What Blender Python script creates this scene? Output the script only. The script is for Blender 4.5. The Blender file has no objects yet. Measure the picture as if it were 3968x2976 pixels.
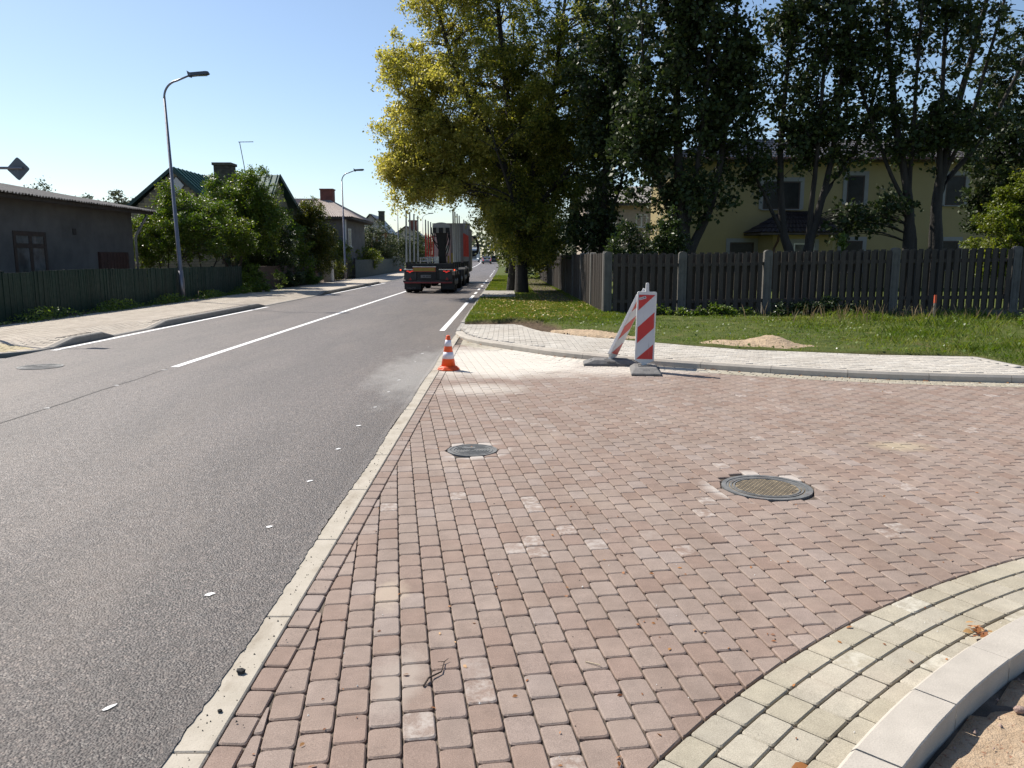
import bpy, math, random
import numpy as np
from mathutils import Vector, Matrix
random.seed(7)
RNG = np.random.default_rng(11)
SC = bpy.context.scene
COL = SC.collection
rad = math.radians

# ------------------------------------------------------------------ camera
cam_d = bpy.data.cameras.new('camera')
cam = bpy.data.objects.new('camera', cam_d); COL.objects.link(cam)
cam_d.sensor_width = 36.0
cam_d.lens = 28.07
cam_d.clip_start = 0.05; cam_d.clip_end = 3000
cam.location = (0, 0, 1.6)
cam.rotation_euler = (rad(90 - 8.944), 0, rad(-0.39))
SC.camera = cam

# ------------------------------------------------------------------ sky, sun, exposure
SUN_EL = rad(47.5)
SUN_AZ = math.atan2(-0.757, 0.653)          # direction of the sun, measured from +Y towards +X
world = bpy.data.worlds.new('World'); SC.world = world
world.use_nodes = True
wn = world.node_tree
bg = wn.nodes['Background']
sky = wn.nodes.new('ShaderNodeTexSky'); sky.sky_type = 'NISHITA'
sky.sun_disc = False; sky.sun_elevation = SUN_EL; sky.sun_rotation = SUN_AZ
sky.air_density = 1.0; sky.dust_density = 0.7; sky.ozone_density = 2.4; sky.altitude = 300
wn.links.new(sky.outputs[0], bg.inputs[0]); bg.inputs[1].default_value = 0.095
sd = bpy.data.lights.new('sun', 'SUN'); sd.energy = 5.0; sd.angle = rad(0.5); sd.color = (1.0, 0.93, 0.83)
sun = bpy.data.objects.new('sun', sd); COL.objects.link(sun)
_d = Vector((-math.cos(SUN_EL) * math.sin(SUN_AZ), -math.cos(SUN_EL) * math.cos(SUN_AZ), -math.sin(SUN_EL)))
sun.rotation_euler = _d.to_track_quat('-Z', 'Y').to_euler(); sun.location = (-30, 30, 40)
SC.view_settings.view_transform = 'Standard'; SC.view_settings.look = 'None'
SC.view_settings.gamma = 1.0; SC.view_settings.exposure = 0.55
SC.view_settings.use_curve_mapping = False
SC.cycles.max_bounces = 6; SC.cycles.diffuse_bounces = 2; SC.cycles.glossy_bounces = 3
SC.cycles.transmission_bounces = 4; SC.cycles.transparent_max_bounces = 6

# ------------------------------------------------------------------ object helpers
WL = {}
def tag(o, label=None, cat=None, group=None, kind=None):
    if label: o['label'] = label
    if cat: o['category'] = cat
    if group: o['group'] = group
    if kind: o['kind'] = kind
    return o
def empty(name, loc, label=None, cat=None, group=None, kind=None):
    o = bpy.data.objects.new(name, None); COL.objects.link(o)
    o.location = loc; WL[o.name] = Vector(loc); o.empty_display_size = 0.2
    return tag(o, label, cat, group, kind)
def origin_of(o):
    return WL.get(o.name, Vector((0, 0, 0))) if o else Vector((0, 0, 0))
def link(name, me, parent=None, loc=(0, 0, 0), rot=None):
    o = bpy.data.objects.new(name, me); COL.objects.link(o)
    o.location = loc
    if rot is not None: o.rotation_euler = rot
    if parent: o.parent = parent
    WL[o.name] = origin_of(parent) + Vector(loc)
    return o
def copy_tree(o, parent=None):
    c = o.copy(); COL.objects.link(c)
    if parent: c.parent = parent
    for ch in list(o.children): copy_tree(ch, c)
    return c

class MB:
    """collects simple solids and links them as one mesh object"""
    def __init__(s): s.v = []; s.f = []; s.m = []; s.mi = 0
    def add(s, vs, fs):
        b = len(s.v); s.v += [tuple(p) for p in vs]
        s.f += [tuple(i + b for i in f) for f in fs]; s.m += [s.mi] * len(fs); return s
    def box(s, c, d, R=None):
        hx, hy, hz = d[0] / 2, d[1] / 2, d[2] / 2
        vs = [(-hx, -hy, -hz), (hx, -hy, -hz), (hx, hy, -hz), (-hx, hy, -hz), (-hx, -hy, hz), (hx, -hy, hz), (hx, hy, hz), (-hx, hy, hz)]
        if R is not None: vs = [tuple(R @ Vector(v)) for v in vs]
        vs = [(v[0] + c[0], v[1] + c[1], v[2] + c[2]) for v in vs]
        return s.add(vs, [(0, 3, 2, 1), (4, 5, 6, 7), (0, 1, 5, 4), (1, 2, 6, 5), (2, 3, 7, 6), (3, 0, 4, 7)])
    def bx(s, x0, x1, y0, y1, z0, z1):
        return s.box(((x0 + x1) / 2, (y0 + y1) / 2, (z0 + z1) / 2), (abs(x1 - x0), abs(y1 - y0), abs(z1 - z0)))
    def hexa(s, bot, top):
        n = len(bot)
        fs = [tuple(range(n))[::-1], tuple(range(n, 2 * n))]
        fs += [(i, (i + 1) % n, n + (i + 1) % n, n + i) for i in range(n)]
        return s.add(list(bot) + list(top), fs)
    def prism(s, poly, axis, a, b):
        """poly in the two other axes, extruded along axis from a to b"""
        def p3(p, t):
            return {'x': (t, p[0], p[1]), 'y': (p[0], t, p[1]), 'z': (p[0], p[1], t)}[axis]
        return s.hexa([p3(p, a) for p in poly], [p3(p, b) for p in poly])
    def quad(s, a, b, c, d): return s.add([a, b, c, d], [(0, 1, 2, 3)])
    def tube(s, pts, r, n=8, cap=True):
        P = [Vector(p) for p in pts]
        rs = r if hasattr(r, '__len__') else [r] * len(P)
        vs = []; prev = None
        for i, p in enumerate(P):
            t = (P[min(i + 1, len(P) - 1)] - P[max(i - 1, 0)]).normalized()
            ref = prev if prev is not None else (Vector((1, 0, 0)) if abs(t.x) < .9 else Vector((0, 1, 0)))
            u = (ref - t * ref.dot(t))
            if u.length < 1e-5: u = t.orthogonal()
            u.normalize(); w = t.cross(u); prev = u
            for k in range(n):
                a = 2 * math.pi * k / n
                vs.append(tuple(p + (u * math.cos(a) + w * math.sin(a)) * rs[i]))
        fs = []
        for i in range(len(P) - 1):
            for k in range(n):
                fs.append((i * n + k, i * n + (k + 1) % n, (i + 1) * n + (k + 1) % n, (i + 1) * n + k))
        if cap: fs += [tuple(range(n))[::-1], tuple(range((len(P) - 1) * n, len(P) * n))]
        return s.add(vs, fs)
    def lathe(s, prof, c=(0, 0, 0), n=24, axis='z'):
        vs = []; fs = []
        for (r, h) in prof:
            for k in range(n):
                a = 2 * math.pi * k / n
                p = {'z': (r * math.cos(a), r * math.sin(a), h), 'x': (h, r * math.cos(a), r * math.sin(a)), 'y': (r * math.sin(a), h, r * math.cos(a))}[axis]
                vs.append((p[0] + c[0], p[1] + c[1], p[2] + c[2]))
        for i in range(len(prof) - 1):
            for k in range(n): fs.append((i * n + k, i * n + (k + 1) % n, (i + 1) * n + (k + 1) % n, (i + 1) * n + k))
        fs += [tuple(range(n))[::-1], tuple(range((len(prof) - 1) * n, len(prof) * n))]
        return s.add(vs, fs)
    def mesh(s, name, mats, off=(0, 0, 0), smooth=False):
        me = bpy.data.meshes.new(name)
        me.from_pydata([(v[0] - off[0], v[1] - off[1], v[2] - off[2]) for v in s.v], [], s.f)
        mats = mats if isinstance(mats, (list, tuple)) else [mats]
        for m in mats: me.materials.append(m)
        if len(mats) > 1: me.polygons.foreach_set('material_index', s.m)
        if smooth: me.polygons.foreach_set('use_smooth', [True] * len(s.f))
        me.update(); return me
    def build(s, name, mats, parent=None, smooth=False, local=False):
        off = (0, 0, 0) if (local or not parent) else tuple(origin_of(parent))
        return link(name, s.mesh(name, mats, off, smooth), parent)
    def bevelled(s, name, mats, parent=None, w=.01, seg=1, smooth=False, local=False):
        import bmesh
        off = (0, 0, 0) if (local or not parent) else tuple(origin_of(parent))
        me = s.mesh(name, mats, off, smooth)
        bm = bmesh.new(); bm.from_mesh(me)
        bmesh.ops.recalc_face_normals(bm, faces=bm.faces)
        es = [e for e in bm.edges if e.is_manifold and e.calc_face_angle(0) > .5]
        bmesh.ops.bevel(bm, geom=es, offset=w, segments=seg, profile=.6, affect='EDGES', clamp_overlap=True)
        bm.to_mesh(me); bm.free(); me.update()
        return link(name, me, parent)

def np_mesh(name, V, F, mats, attrs=None, smooth=False):
    """V (n,3), F (m,k) with k the same for all faces"""
    me = bpy.data.meshes.new(name)
    V = np.ascontiguousarray(V, dtype=np.float32); F = np.ascontiguousarray(F, dtype=np.int32)
    m, k = F.shape
    me.vertices.add(len(V)); me.vertices.foreach_set('co', V.ravel())
    me.loops.add(m * k); me.loops.foreach_set('vertex_index', F.ravel())
    me.polygons.add(m); me.polygons.foreach_set('loop_start', np.arange(0, m * k, k, dtype=np.int32))
    me.polygons.foreach_set('loop_total', np.full(m, k, dtype=np.int32))
    if smooth: me.polygons.foreach_set('use_smooth', np.ones(m, dtype=bool))
    for mt in (mats if isinstance(mats, (list, tuple)) else [mats]): me.materials.append(mt)
    for nm, arr in (attrs or {}).items():
        a = me.attributes.new(nm, 'FLOAT', 'POINT'); a.data.foreach_set('value', np.ascontiguousarray(arr, dtype=np.float32))
    me.update(calc_edges=True); me.validate()
    return me

# ------------------------------------------------------------------ materials
MATS = {}
class NT:
    def __init__(s, name):
        s.m = bpy.data.materials.new(name); s.m.use_nodes = True
        s.t = s.m.node_tree; s.b = s.t.nodes['Principled BSDF']; s.out = s.t.nodes['Material Output']
    def n(s, typ, **kw):
        nd = s.t.nodes.new('ShaderNode' + typ)
        for k, v in kw.items():
            if hasattr(nd, k) and not k.startswith('i_'): setattr(nd, k, v)
        return nd
    def l(s, a, b): s.t.links.new(a, b)
    def val(s, inp, v):
        if hasattr(v, 'is_linked'): s.l(v, inp)
        else: inp.default_value = v
    def pos(s): return s.n('NewGeometry').outputs['Position']
    def obj(s): return s.n('TexCoord').outputs['Object']
    def noise(s, vec, scale, detail=4, rough=.55, out='Fac'):
        nd = s.n('TexNoise'); s.l(vec, nd.inputs['Vector']); nd.inputs['Scale'].default_value = scale
        nd.inputs['Detail'].default_value = detail; nd.inputs['Roughness'].default_value = rough
        return nd.outputs[out]
    def scale(s, vec, sc, loc=(0, 0, 0), rot=(0, 0, 0)):
        nd = s.n('Mapping'); s.l(vec, nd.inputs[0]); nd.inputs['Scale'].default_value = sc
        nd.inputs['Location'].default_value = loc; nd.inputs['Rotation'].default_value = rot
        return nd.outputs[0]
    def ramp(s, fac, stops, interp='LINEAR'):
        nd = s.n('ValToRGB'); s.val(nd.inputs[0], fac); cr = nd.color_ramp; cr.interpolation = interp
        while len(cr.elements) > 1: cr.elements.remove(cr.elements[-1])
        for i, (p, c) in enumerate(stops):
            e = cr.elements[0] if i == 0 else cr.elements.new(p)
            e.position = p; e.color = (c, c, c, 1) if not hasattr(c, '__len__') else (*c, 1)
        return nd.outputs[0]
    def mix(s, fac, a, b, mode='MIX'):
        nd = s.n('Mix', data_type='RGBA', blend_type=mode)
        nd.data_type = 'RGBA'; nd.blend_type = mode
        s.val(nd.inputs[0], fac)
        for i, v in ((6, a), (7, b)):
            if hasattr(v, 'is_linked'): s.l(v, nd.inputs[i])
            else: nd.inputs[i].default_value = (*v, 1) if hasattr(v, '__len__') else (v, v, v, 1)
        return nd.outputs[2]
    def math(s, op, a, b=0.0, c=None, clamp=False):
        nd = s.n('Math'); nd.operation = op; nd.use_clamp = clamp
        s.val(nd.inputs[0], a); s.val(nd.inputs[1], b)
        if c is not None: s.val(nd.inputs[2], c)
        return nd.outputs[0]
    def attr(s, name): 
        nd = s.n('Attribute'); nd.attribute_name = name; return nd.outputs['Fac']
    def bump(s, h, strength=.5, dist=.01, normal=None):
        nd = s.n('Bump'); s.l(h, nd.inputs['Height']); nd.inputs['Strength'].default_value = strength
        nd.inputs['Distance'].default_value = dist
        if normal is not None: s.l(normal, nd.inputs['Normal'])
        s.l(nd.outputs[0], s.b.inputs['Normal']); return nd.outputs[0]
    def set(s, color=None, rough=None, metal=None, spec=None):
        if color is not None:
            if hasattr(color, 'is_linked'): s.l(color, s.b.inputs['Base Color'])
            else: s.b.inputs['Base Color'].default_value = (*color, 1)
        if rough is not None: s.val(s.b.inputs['Roughness'], rough)
        if metal is not None: s.val(s.b.inputs['Metallic'], metal)
        if spec is not None: s.b.inputs['Specular IOR Level'].default_value = spec
        return s

def mat(name, col, rough=.6, metal=0, var=.25, scale=6, fine=0, bump=0, bscale=60, bdist=.004, spec=.4, streak=False):
    """painted or mineral surface: base colour with uneven tone, fine grain and relief"""
    if name in MATS: return MATS[name]
    t = NT(name); p = t.pos()
    if streak: p2 = t.scale(p, (1, 1, .12))
    else: p2 = p
    f = t.noise(p2, scale, 6, .6)
    lo = tuple(c * (1 - var) for c in col); hi = tuple(min(1, c * (1 + var)) for c in col)
    c = t.ramp(f, [(.3, lo), (.7, hi)])
    if fine:
        g = t.noise(p, 220, 2, .5)
        c = t.mix(1.0, c, t.ramp(g, [(.3, 1 - fine), (.7, 1 + fine)]), 'MULTIPLY')
    rg = t.ramp(t.noise(p, scale * 2.3, 3), [(.3, max(0, rough - .08)), (.7, min(1, rough + .08))])
    t.set(c, rg, metal, spec)
    if bump: t.bump(t.noise(p, bscale, 4, .6), bump, bdist)
    MATS[name] = t.m; return t.m

def glass(name, col=(.02, .025, .03), rough=.04):
    if name in MATS: return MATS[name]
    t = NT(name); f = t.noise(t.pos(), 2.2, 3)
    t.set(t.ramp(f, [(.35, tuple(c * .6 for c in col)), (.65, tuple(c * 1.5 for c in col))]), rough, 0, .16)
    t.bump(t.noise(t.pos(), 1.1, 2), .05, .02)
    MATS[name] = t.m; return t.m

def leaf_mat(name, stops, trans=.35, rough=.45, posmix=None, spec=.35, turn=None):
    t = NT(name)
    ri = t.n('NewGeometry').outputs['Random Per Island']
    f = ri
    if posmix:
        f = t.math('ADD', t.math('MULTIPLY', ri, 1 - posmix), t.math('MULTIPLY', t.ramp(t.noise(t.pos(), .55, 3), [(.33, 0), (.67, 1)]), posmix))
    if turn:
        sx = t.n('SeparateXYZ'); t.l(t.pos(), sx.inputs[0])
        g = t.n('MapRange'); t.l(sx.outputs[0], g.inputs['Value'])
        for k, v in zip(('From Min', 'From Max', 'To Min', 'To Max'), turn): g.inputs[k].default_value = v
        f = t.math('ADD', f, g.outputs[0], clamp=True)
    c = t.ramp(f, stops)
    t.set(c, rough, 0, spec)
    tr = t.n('BsdfTranslucent')
    hs = t.n('HueSaturation'); hs.inputs['Saturation'].default_value = 1.15; hs.inputs['Value'].default_value = 1.5
    t.l(c, hs.inputs['Color']); t.l(hs.outputs[0], tr.inputs['Color'])
    ms = t.n('MixShader'); ms.inputs[0].default_value = trans
    t.l(t.b.outputs[0], ms.inputs[1]); t.l(tr.outputs[0], ms.inputs[2]); t.l(ms.outputs[0], t.out.inputs['Surface'])
    MATS[name] = t.m; return t.m

def lamp_mat(name, col, strength):
    t = NT(name); t.set(col, .25)
    t.b.inputs['Emission Color'].default_value = (*col, 1); t.b.inputs['Emission Strength'].default_value = strength
    return t.m
# ------------------------------------------------------------------ road course: flat near by, rising and bending left far away
def rz(Y): return 0.0045 * max(0.0, Y - 65)
def rb(Y): return -1.2e-4 * max(0.0, Y - 90) ** 2
def strip(mb, x0, x1, ys, dz=0.0, seg=1):
    vs = []; fs = []
    xs = np.linspace(x0, x1, seg + 1)
    for y in ys:
        for x in xs: vs.append((x + rb(y), y, rz(y) + dz))
    n = seg + 1
    for i in range(len(ys) - 1):
        for k in range(seg): fs.append((i * n + k, i * n + k + 1, (i + 1) * n + k + 1, (i + 1) * n + k))
    mb.add(vs, fs)
YS = list(np.arange(-12, 60, 4)) + list(np.arange(60, 260, 10)) + [260, 300, 350]

# ---- materials of the ground
def asphalt_mat():
    t = NT('asphalt'); p = t.pos()
    v = t.n('TexVoronoi'); t.l(p, v.inputs['Vector']); v.inputs['Scale'].default_value = 118
    sp = t.n('SeparateColor'); t.l(v.outputs['Color'], sp.inputs[0])
    grain = t.ramp(sp.outputs[0], [(0, (.033, .028, .0255)), (.4, (.076, .065, .060)), (.8, (.130, .110, .099)), (1, (.26, .215, .188))])
    big = t.noise(t.scale(p, (1.3, .2, 1)), .9, 6, .62)
    tone = t.ramp(big, [(.28, .74), (.5, 1.0), (.75, 1.26)])
    c = t.mix(1, grain, tone, 'MULTIPLY')
    # brownish soil tracked onto the right lane
    br = t.ramp(t.noise(t.scale(p, (.9, .22, 1), (3, 0, 0)), .9, 5, .65), [(.48, 0), (.70, .55)])
    c = t.mix(br, c, (.155, .128, .108))
    du = t.ramp(t.noise(p, 2.1, 6, .7), [(.66, 0), (.8, .3)])
    c = t.mix(du, c, (.20, .19, .18))
    # rougher, darker edge of the freshly laid mat next to the gutter
    sx0 = t.n('SeparateXYZ'); t.l(p, sx0.inputs[0])
    ed = t.math('ADD', t.math('ADD', sx0.outputs[0], t.math('MULTIPLY', sx0.outputs[1], -.10)), t.math('MULTIPLY', t.noise(t.scale(p, (1, .4, 1)), 1.6, 5, .6), 1.1))
    c = t.mix(t.ramp(t.math('ADD', t.math('MULTIPLY', ed, .5), 1.15), [(.15, 0), (.85, .55)]), c, (.032, .030, .030))
    # dust from the works lying by the new corner
    sx = t.n('SeparateXYZ'); t.l(p, sx.inputs[0])
    ex = t.math('MULTIPLY', t.math('ADD', sx.outputs[0], 1.2), 1.25); ey = t.math('MULTIPLY', t.math('SUBTRACT', sx.outputs[1], 11.5), .32)
    dd = t.math('SQRT', t.math('ADD', t.math('MULTIPLY', ex, ex), t.math('MULTIPLY', ey, ey)))
    dd = t.math('ADD', dd, t.math('MULTIPLY', t.math('SUBTRACT', t.noise(t.scale(p, (1, .35, 1)), 2.6, 5, .7), .5), 1.6))
    c = t.mix(t.ramp(dd, [(.35, .75), (1.0, 0)]), c, (.27, .255, .235))
    t.set(c, t.ramp(t.noise(p, 14, 4), [(.3, .50), (.7, .66)]), 0, .42)
    d = t.n('TexVoronoi'); t.l(p, d.inputs['Vector']); d.inputs['Scale'].default_value = 105
    inv = t.math('SUBTRACT', 1.0, d.outputs['Distance'])
    t.bump(t.math('ADD', inv, t.math('MULTIPLY', t.noise(p, 40, 3), .6)), .85, .006)
    return t.m
M_ASPH = asphalt_mat()

def paint_mat(name='road_paint'):
    t = NT(name); p = t.pos()
    w = t.ramp(t.noise(p, 55, 5, .7), [(.3, (.50, .50, .49)), (.42, (.78, .78, .77))])
    t.set(w, .55); t.bump(t.noise(p, 110, 3), .4, .004); return t.m
M_PAINT = paint_mat()

def dust_mask(t, p):
    """cement and sand dust spilled over the corner of the new paving"""
    sx = t.n('SeparateXYZ'); t.l(p, sx.inputs[0])
    def ell(cx, cy, rx, ry, lo, hi, nz, ns=1.5):
        ex = t.math('DIVIDE', t.math('SUBTRACT', sx.outputs[0], cx), rx); ey = t.math('DIVIDE', t.math('SUBTRACT', sx.outputs[1], cy), ry)
        d = t.math('SQRT', t.math('ADD', t.math('MULTIPLY', ex, ex), t.math('MULTIPLY', ey, ey)))
        d = t.math('ADD', d, t.math('MULTIPLY', t.math('SUBTRACT', t.noise(p, ns, 5, .65), .5), nz))
        return t.ramp(d, [(lo, 1), (hi, 0)])
    a = ell(-.1, 12.6, 1.9, 2.3, .55, 1.15, .7)
    b = ell(-.35, 9.75, .75, .55, .35, 1.1, .9, 3)
    c = ell(1.6, 11.5, 1.6, .8, .3, 1.2, .9, 2)
    m = t.math('MAXIMUM', t.math('MULTIPLY', a, .85), t.math('MULTIPLY', b, .5)); m = t.math('MAXIMUM', m, t.math('MULTIPLY', c, .6))
    return m

def paver_mat(name, cols, dirt=(.46, .42, .385), dust=True, dirt_amt=.7, fine=.24):
    t = NT(name); p = t.pos()
    oi = t.n('ObjectInfo').outputs['Random']
    tint = t.math('FRACT', t.math('ADD', t.attr('tint'), oi))
    c = t.ramp(tint, cols)
    g = t.noise(p, 260, 2, .6)
    c = t.mix(1, c, t.ramp(g, [(.3, 1 - fine), (.7, 1 + fine)]), 'MULTIPLY')
    blot = t.noise(p, 9, 5, .65)
    c = t.mix(1, c, t.ramp(blot, [(.3, .88), (.7, 1.12)]), 'MULTIPLY')
    sp = t.n('TexVoronoi'); t.l(p, sp.inputs['Vector']); sp.inputs['Scale'].default_value = 75
    c = t.mix(t.ramp(sp.outputs['Distance'], [(.07, .45), (.13, 0)]), c, dirt)
    pit_ = t.n('TexVoronoi'); t.l(t.scale(p, (1, 1, 1), (3.3, 1.7, 0)), pit_.inputs['Vector']); pit_.inputs['Scale'].default_value = 120
    c = t.mix(t.ramp(pit_.outputs['Distance'], [(.10, .6), (.19, 0)]), c, (.13, .10, .085))
    # efflorescence and cement smears, some stones only
    pick = t.ramp(t.math('FRACT', t.math('MULTIPLY', tint, 37.3)), [(.955, 0), (.975, 1)])
    sm = t.ramp(t.noise(p, 16, 5, .7), [(.44, 0), (.62, 1)])
    c = t.mix(t.math('MULTIPLY', t.math('MULTIPLY', pick, sm), dirt_amt), c, dirt)
    # broad, faint soiling left by tyres and rain
    c = t.mix(1, c, t.ramp(t.noise(t.scale(p, (1.2, .45, 1), (0, 0, 0), (0, 0, .35)), 1.3, 6, .65), [(.3, (.86, .84, .82)), (.52, 1.0), (.72, (1.10, 1.09, 1.08))]), 'MULTIPLY')
    if dust:
        c = t.mix(dust_mask(t, p), c, (.62, .585, .52))
        c = t.mix(t.ramp(t.noise(p, 1.1, 5, .62), [(.55, 0), (.8, .4)]), c, (.44, .36, .29))
        sx = t.n('SeparateXYZ'); t.l(p, sx.inputs[0])
        # mortar smeared over the cut stones round the two manholes, and a spill of fine sand in the joints
        pk = t.ramp(t.math('FRACT', t.math('MULTIPLY', tint, 11.7)), [(.30, 0), (.42, 1)])
        for (mx, my, mr, wd_, amt, col_) in ((-.29, 6.58, .21, .13, .75, (.47, .43, .39)), (1.84, 5.46, .31, .15, .75, (.47, .43, .39)), (-.56, 3.66, .0, .09, .5, (.46, .38, .29)), (-.42, 2.86, .0, .12, .4, (.42, .37, .32))):
            ux = t.math('SUBTRACT', sx.outputs[0], mx); uy = t.math('MULTIPLY', t.math('SUBTRACT', sx.outputs[1], my), 1.0 if mr else .45)
            dd_ = t.math('SUBTRACT', t.math('SQRT', t.math('ADD', t.math('MULTIPLY', ux, ux), t.math('MULTIPLY', uy, uy))), mr)
            dd_ = t.math('ADD', dd_, t.math('MULTIPLY', t.math('SUBTRACT', t.noise(p, 12, 4, .6), .5), .12))
            m_ = t.ramp(dd_, [(wd_ * .5, amt), (wd_, 0)])
            if mr: m_ = t.math('MULTIPLY', m_, pk)
            c = t.mix(m_, c, col_)
        ex = t.math('DIVIDE', t.math('SUBTRACT', sx.outputs[0], 3.4), .42); ey = t.math('DIVIDE', t.math('SUBTRACT', sx.outputs[1], 6.7), .3)
        d = t.math('ADD', t.math('SQRT', t.math('ADD', t.math('MULTIPLY', ex, ex), t.math('MULTIPLY', ey, ey))), t.math('MULTIPLY', t.noise(p, 5, 4, .6), .5))
        c = t.mix(t.ramp(d, [(.45, .55), (1.1, 0)]), c, (.42, .355, .235))
    t.set(c, .8, 0, .25)
    h = t.math('ADD', t.noise(p, 180, 3, .6), t.math('MULTIPLY', t.noise(p, 30, 4), .8))
    t.bump(h, .35, .003)
    return t.m
M_RED = paver_mat('red_paver', [(0, (.228, .163, .131)), (.2, (.256, .194, .160)), (.42, (.248, .194, .163)), (.62, (.270, .214, .182)), (.8, (.240, .174, .142)), (1, (.280, .231, .204))])
M_BEIGE = paver_mat('beige_paver', [(0, (.335, .303, .232)), (.4, (.372, .338, .262)), (.7, (.35, .32, .258)), (1, (.405, .372, .30))], dirt=(.6, .58, .5), dirt_amt=.6)
M_LGREY = paver_mat('light_grey_paver', [(0, (.42, .39, .34)), (.5, (.465, .435, .385)), (.85, (.44, .41, .36)), (1, (.53, .505, .455))], dust=False)
M_TAN = paver_mat('tan_paver', [(0, (.36, .315, .26)), (.5, (.41, .36, .30)), (1, (.45, .405, .34))], dust=False)
M_YEL = paver_mat('yellow_paver', [(0, (.43, .36, .22)), (1, (.49, .42, .27))], dust=False)
M_JOINT = mat('joint_sand', (.085, .068, .053), .95, var=.8, scale=5, fine=.3, bump=.5, bscale=150)
M_CONC = mat('kerb_concrete', (.42, .385, .335), .85, var=.10, scale=7, fine=.09, bump=.35, bscale=140, spec=.25)
M_CONC2 = mat('old_concrete', (.30, .285, .26), .85, var=.2, scale=5, fine=.12, bump=.4, bscale=90)
M_KERBL = mat('shaded_kerb_concrete', (.21, .20, .185), .85, var=.12, scale=7, fine=.1, bump=.35, bscale=120, spec=.25)  # kerb concrete darkened throughout so its shaded road faces look deeper
def gutter_mat():
    t = NT('gutter_concrete'); p = t.pos()
    c = t.ramp(t.noise(p, 6, 5, .6), [(.3, (.36, .325, .265)), (.7, (.45, .41, .345))])
    c = t.mix(t.ramp(t.noise(t.scale(p, (1, .4, 1)), 5, 5, .7), [(.52, 0), (.75, .7)]), c, (.22, .18, .13))
    c = t.mix(t.ramp(t.noise(p, 190, 2), [(.62, 0), (.72, .6)]), c, (.15, .13, .11))
    t.set(c, .85, 0, .25); t.bump(t.noise(p, 120, 4), .4, .003); return t.m
M_GUT = gutter_mat()
M_SOIL = mat('dark_soil', (.095, .068, .047), .95, var=.45, scale=9, fine=.3, bump=.9, bscale=28, bdist=.03)
def sand_mat():
    t = NT('sandy_soil'); p = t.pos()
    c = t.ramp(t.noise(p, 7, 6, .65), [(.3, (.30, .22, .145)), (.5, (.40, .30, .205)), (.7, (.47, .37, .265))])
    c = t.mix(t.ramp(t.noise(p, 26, 5, .7), [(.58, 0), (.68, .8)]), c, (.10, .065, .04))
    c = t.mix(t.ramp(t.noise(t.scale(p, (1, 1, 1), (4, 2, 0)), 48, 3, .6), [(.62, 0), (.68, .8)]), c, (.25, .10, .06))
    t.set(c, .95, 0, .15)
    t.bump(t.math('ADD', t.noise(p, 34, 5, .7), t.math('MULTIPLY', t.noise(p, 160, 2), .4)), .8, .02); return t.m
M_SAND = sand_mat()
M_HEAP = mat('heap_sand', (.40, .30, .20), .95, var=.28, scale=14, fine=.2, bump=.9, bscale=34, bdist=.03)
def turf_mat():
    t = NT('turf'); p = t.pos()
    g = t.ramp(t.noise(p, 3.2, 6, .7), [(.3, (.045, .060, .016)), (.5, (.075, .10, .022)), (.7, (.12, .115, .04))])
    s = t.ramp(t.noise(p, 12, 6, .7), [(.3, (.05, .034, .022)), (.55, (.10, .07, .045)), (.72, (.24, .18, .12))])
    c = t.mix(t.math('MULTIPLY', t.attr('soil'), 1.0, clamp=True), g, s)
    t.set(c, .95, 0, .15); t.bump(t.noise(p, 40, 5, .7), .9, .03); return t.m
M_TURF = turf_mat()
def land_mat():
    t = NT('rough_ground'); p = t.pos()
    t.set(t.ramp(t.noise(p, .35, 7, .65), [(.3, (.05, .065, .02)), (.55, (.09, .10, .035)), (.75, (.14, .12, .06))]), .95, 0, .15)
    t.bump(t.noise(p, 12, 5, .7), .8, .04); return t.m
M_LAND = land_mat()

# ---- the ground: one sheet to the horizon, following the rise of the road
g = MB()
ys = list(np.arange(-40, 60, 10)) + list(np.arange(60, 360, 20)) + [360, 500, 900, 2400]
xs = [-1500, -300, -120, -60, -30, -15, 0, 15, 30, 60, 120, 300, 1500]
vs = [(x, y, rz(min(y, 350)) - .06) for y in ys for x in xs]; n = len(xs)
g.add(vs, [(i * n + k, i * n + k + 1, (i + 1) * n + k + 1, (i + 1) * n + k) for i in range(len(ys) - 1) for k in range(n - 1)])
tag(g.build('ground', M_LAND), kind='structure')

# ---- road
r = MB(); strip(r, -8.12, -1.085, YS, 0, 6)
# mouth of the side street on the left
r.add([(-8.12, -12, 0), (-8.12, 12.9, 0), (-9.2, 12.75, 0), (-11.5, 12.2, 0), (-14, 11.2, 0), (-24, 10.6, 0), (-24, -12, 0)], [(0, 1, 2, 3, 4, 5, 6)][::-1])
road = r.build('road', M_ASPH); tag(road, kind='structure')
def marking(name, rects, label=None):
    m = MB()
    for (x0, x1, y0, y1) in rects:
        yy = [y0] + [y for y in YS if y0 < y < y1] + [y1]
        strip(m, x0, x1, yy, .004)
    o = m.build(name, M_PAINT, road)
    if label: o['label'] = label
    return o
marking('centre_line', [(-5.0, -4.88, 11.8, 260)], 'long solid white line along the middle of the road')
for a, b in [(14.0, 19.5), (19.5, 26.7), (35.2, 53), (62, 80)]: marking('edge_line', [(-8.02, -7.9, a, b)])
for k, (a, b) in enumerate([(17.8, 29.5), (31.8, 35.0), (36.4, 38.6), (41, 43.6), (46.2, 48.6), (51, 53.4), (56, 58.4), (61, 63.4), (66, 68.4), (71, 73.4), (76, 78.4), (81, 83.4), (88, 90.4), (95, 97.4)]):
    marking('edge_dash', [(-1.50, -1.38, a, b)])
M_SEAM = mat('seam', (.036, .034, .033), .7, var=.5, scale=30, bump=.6, bscale=60)
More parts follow.
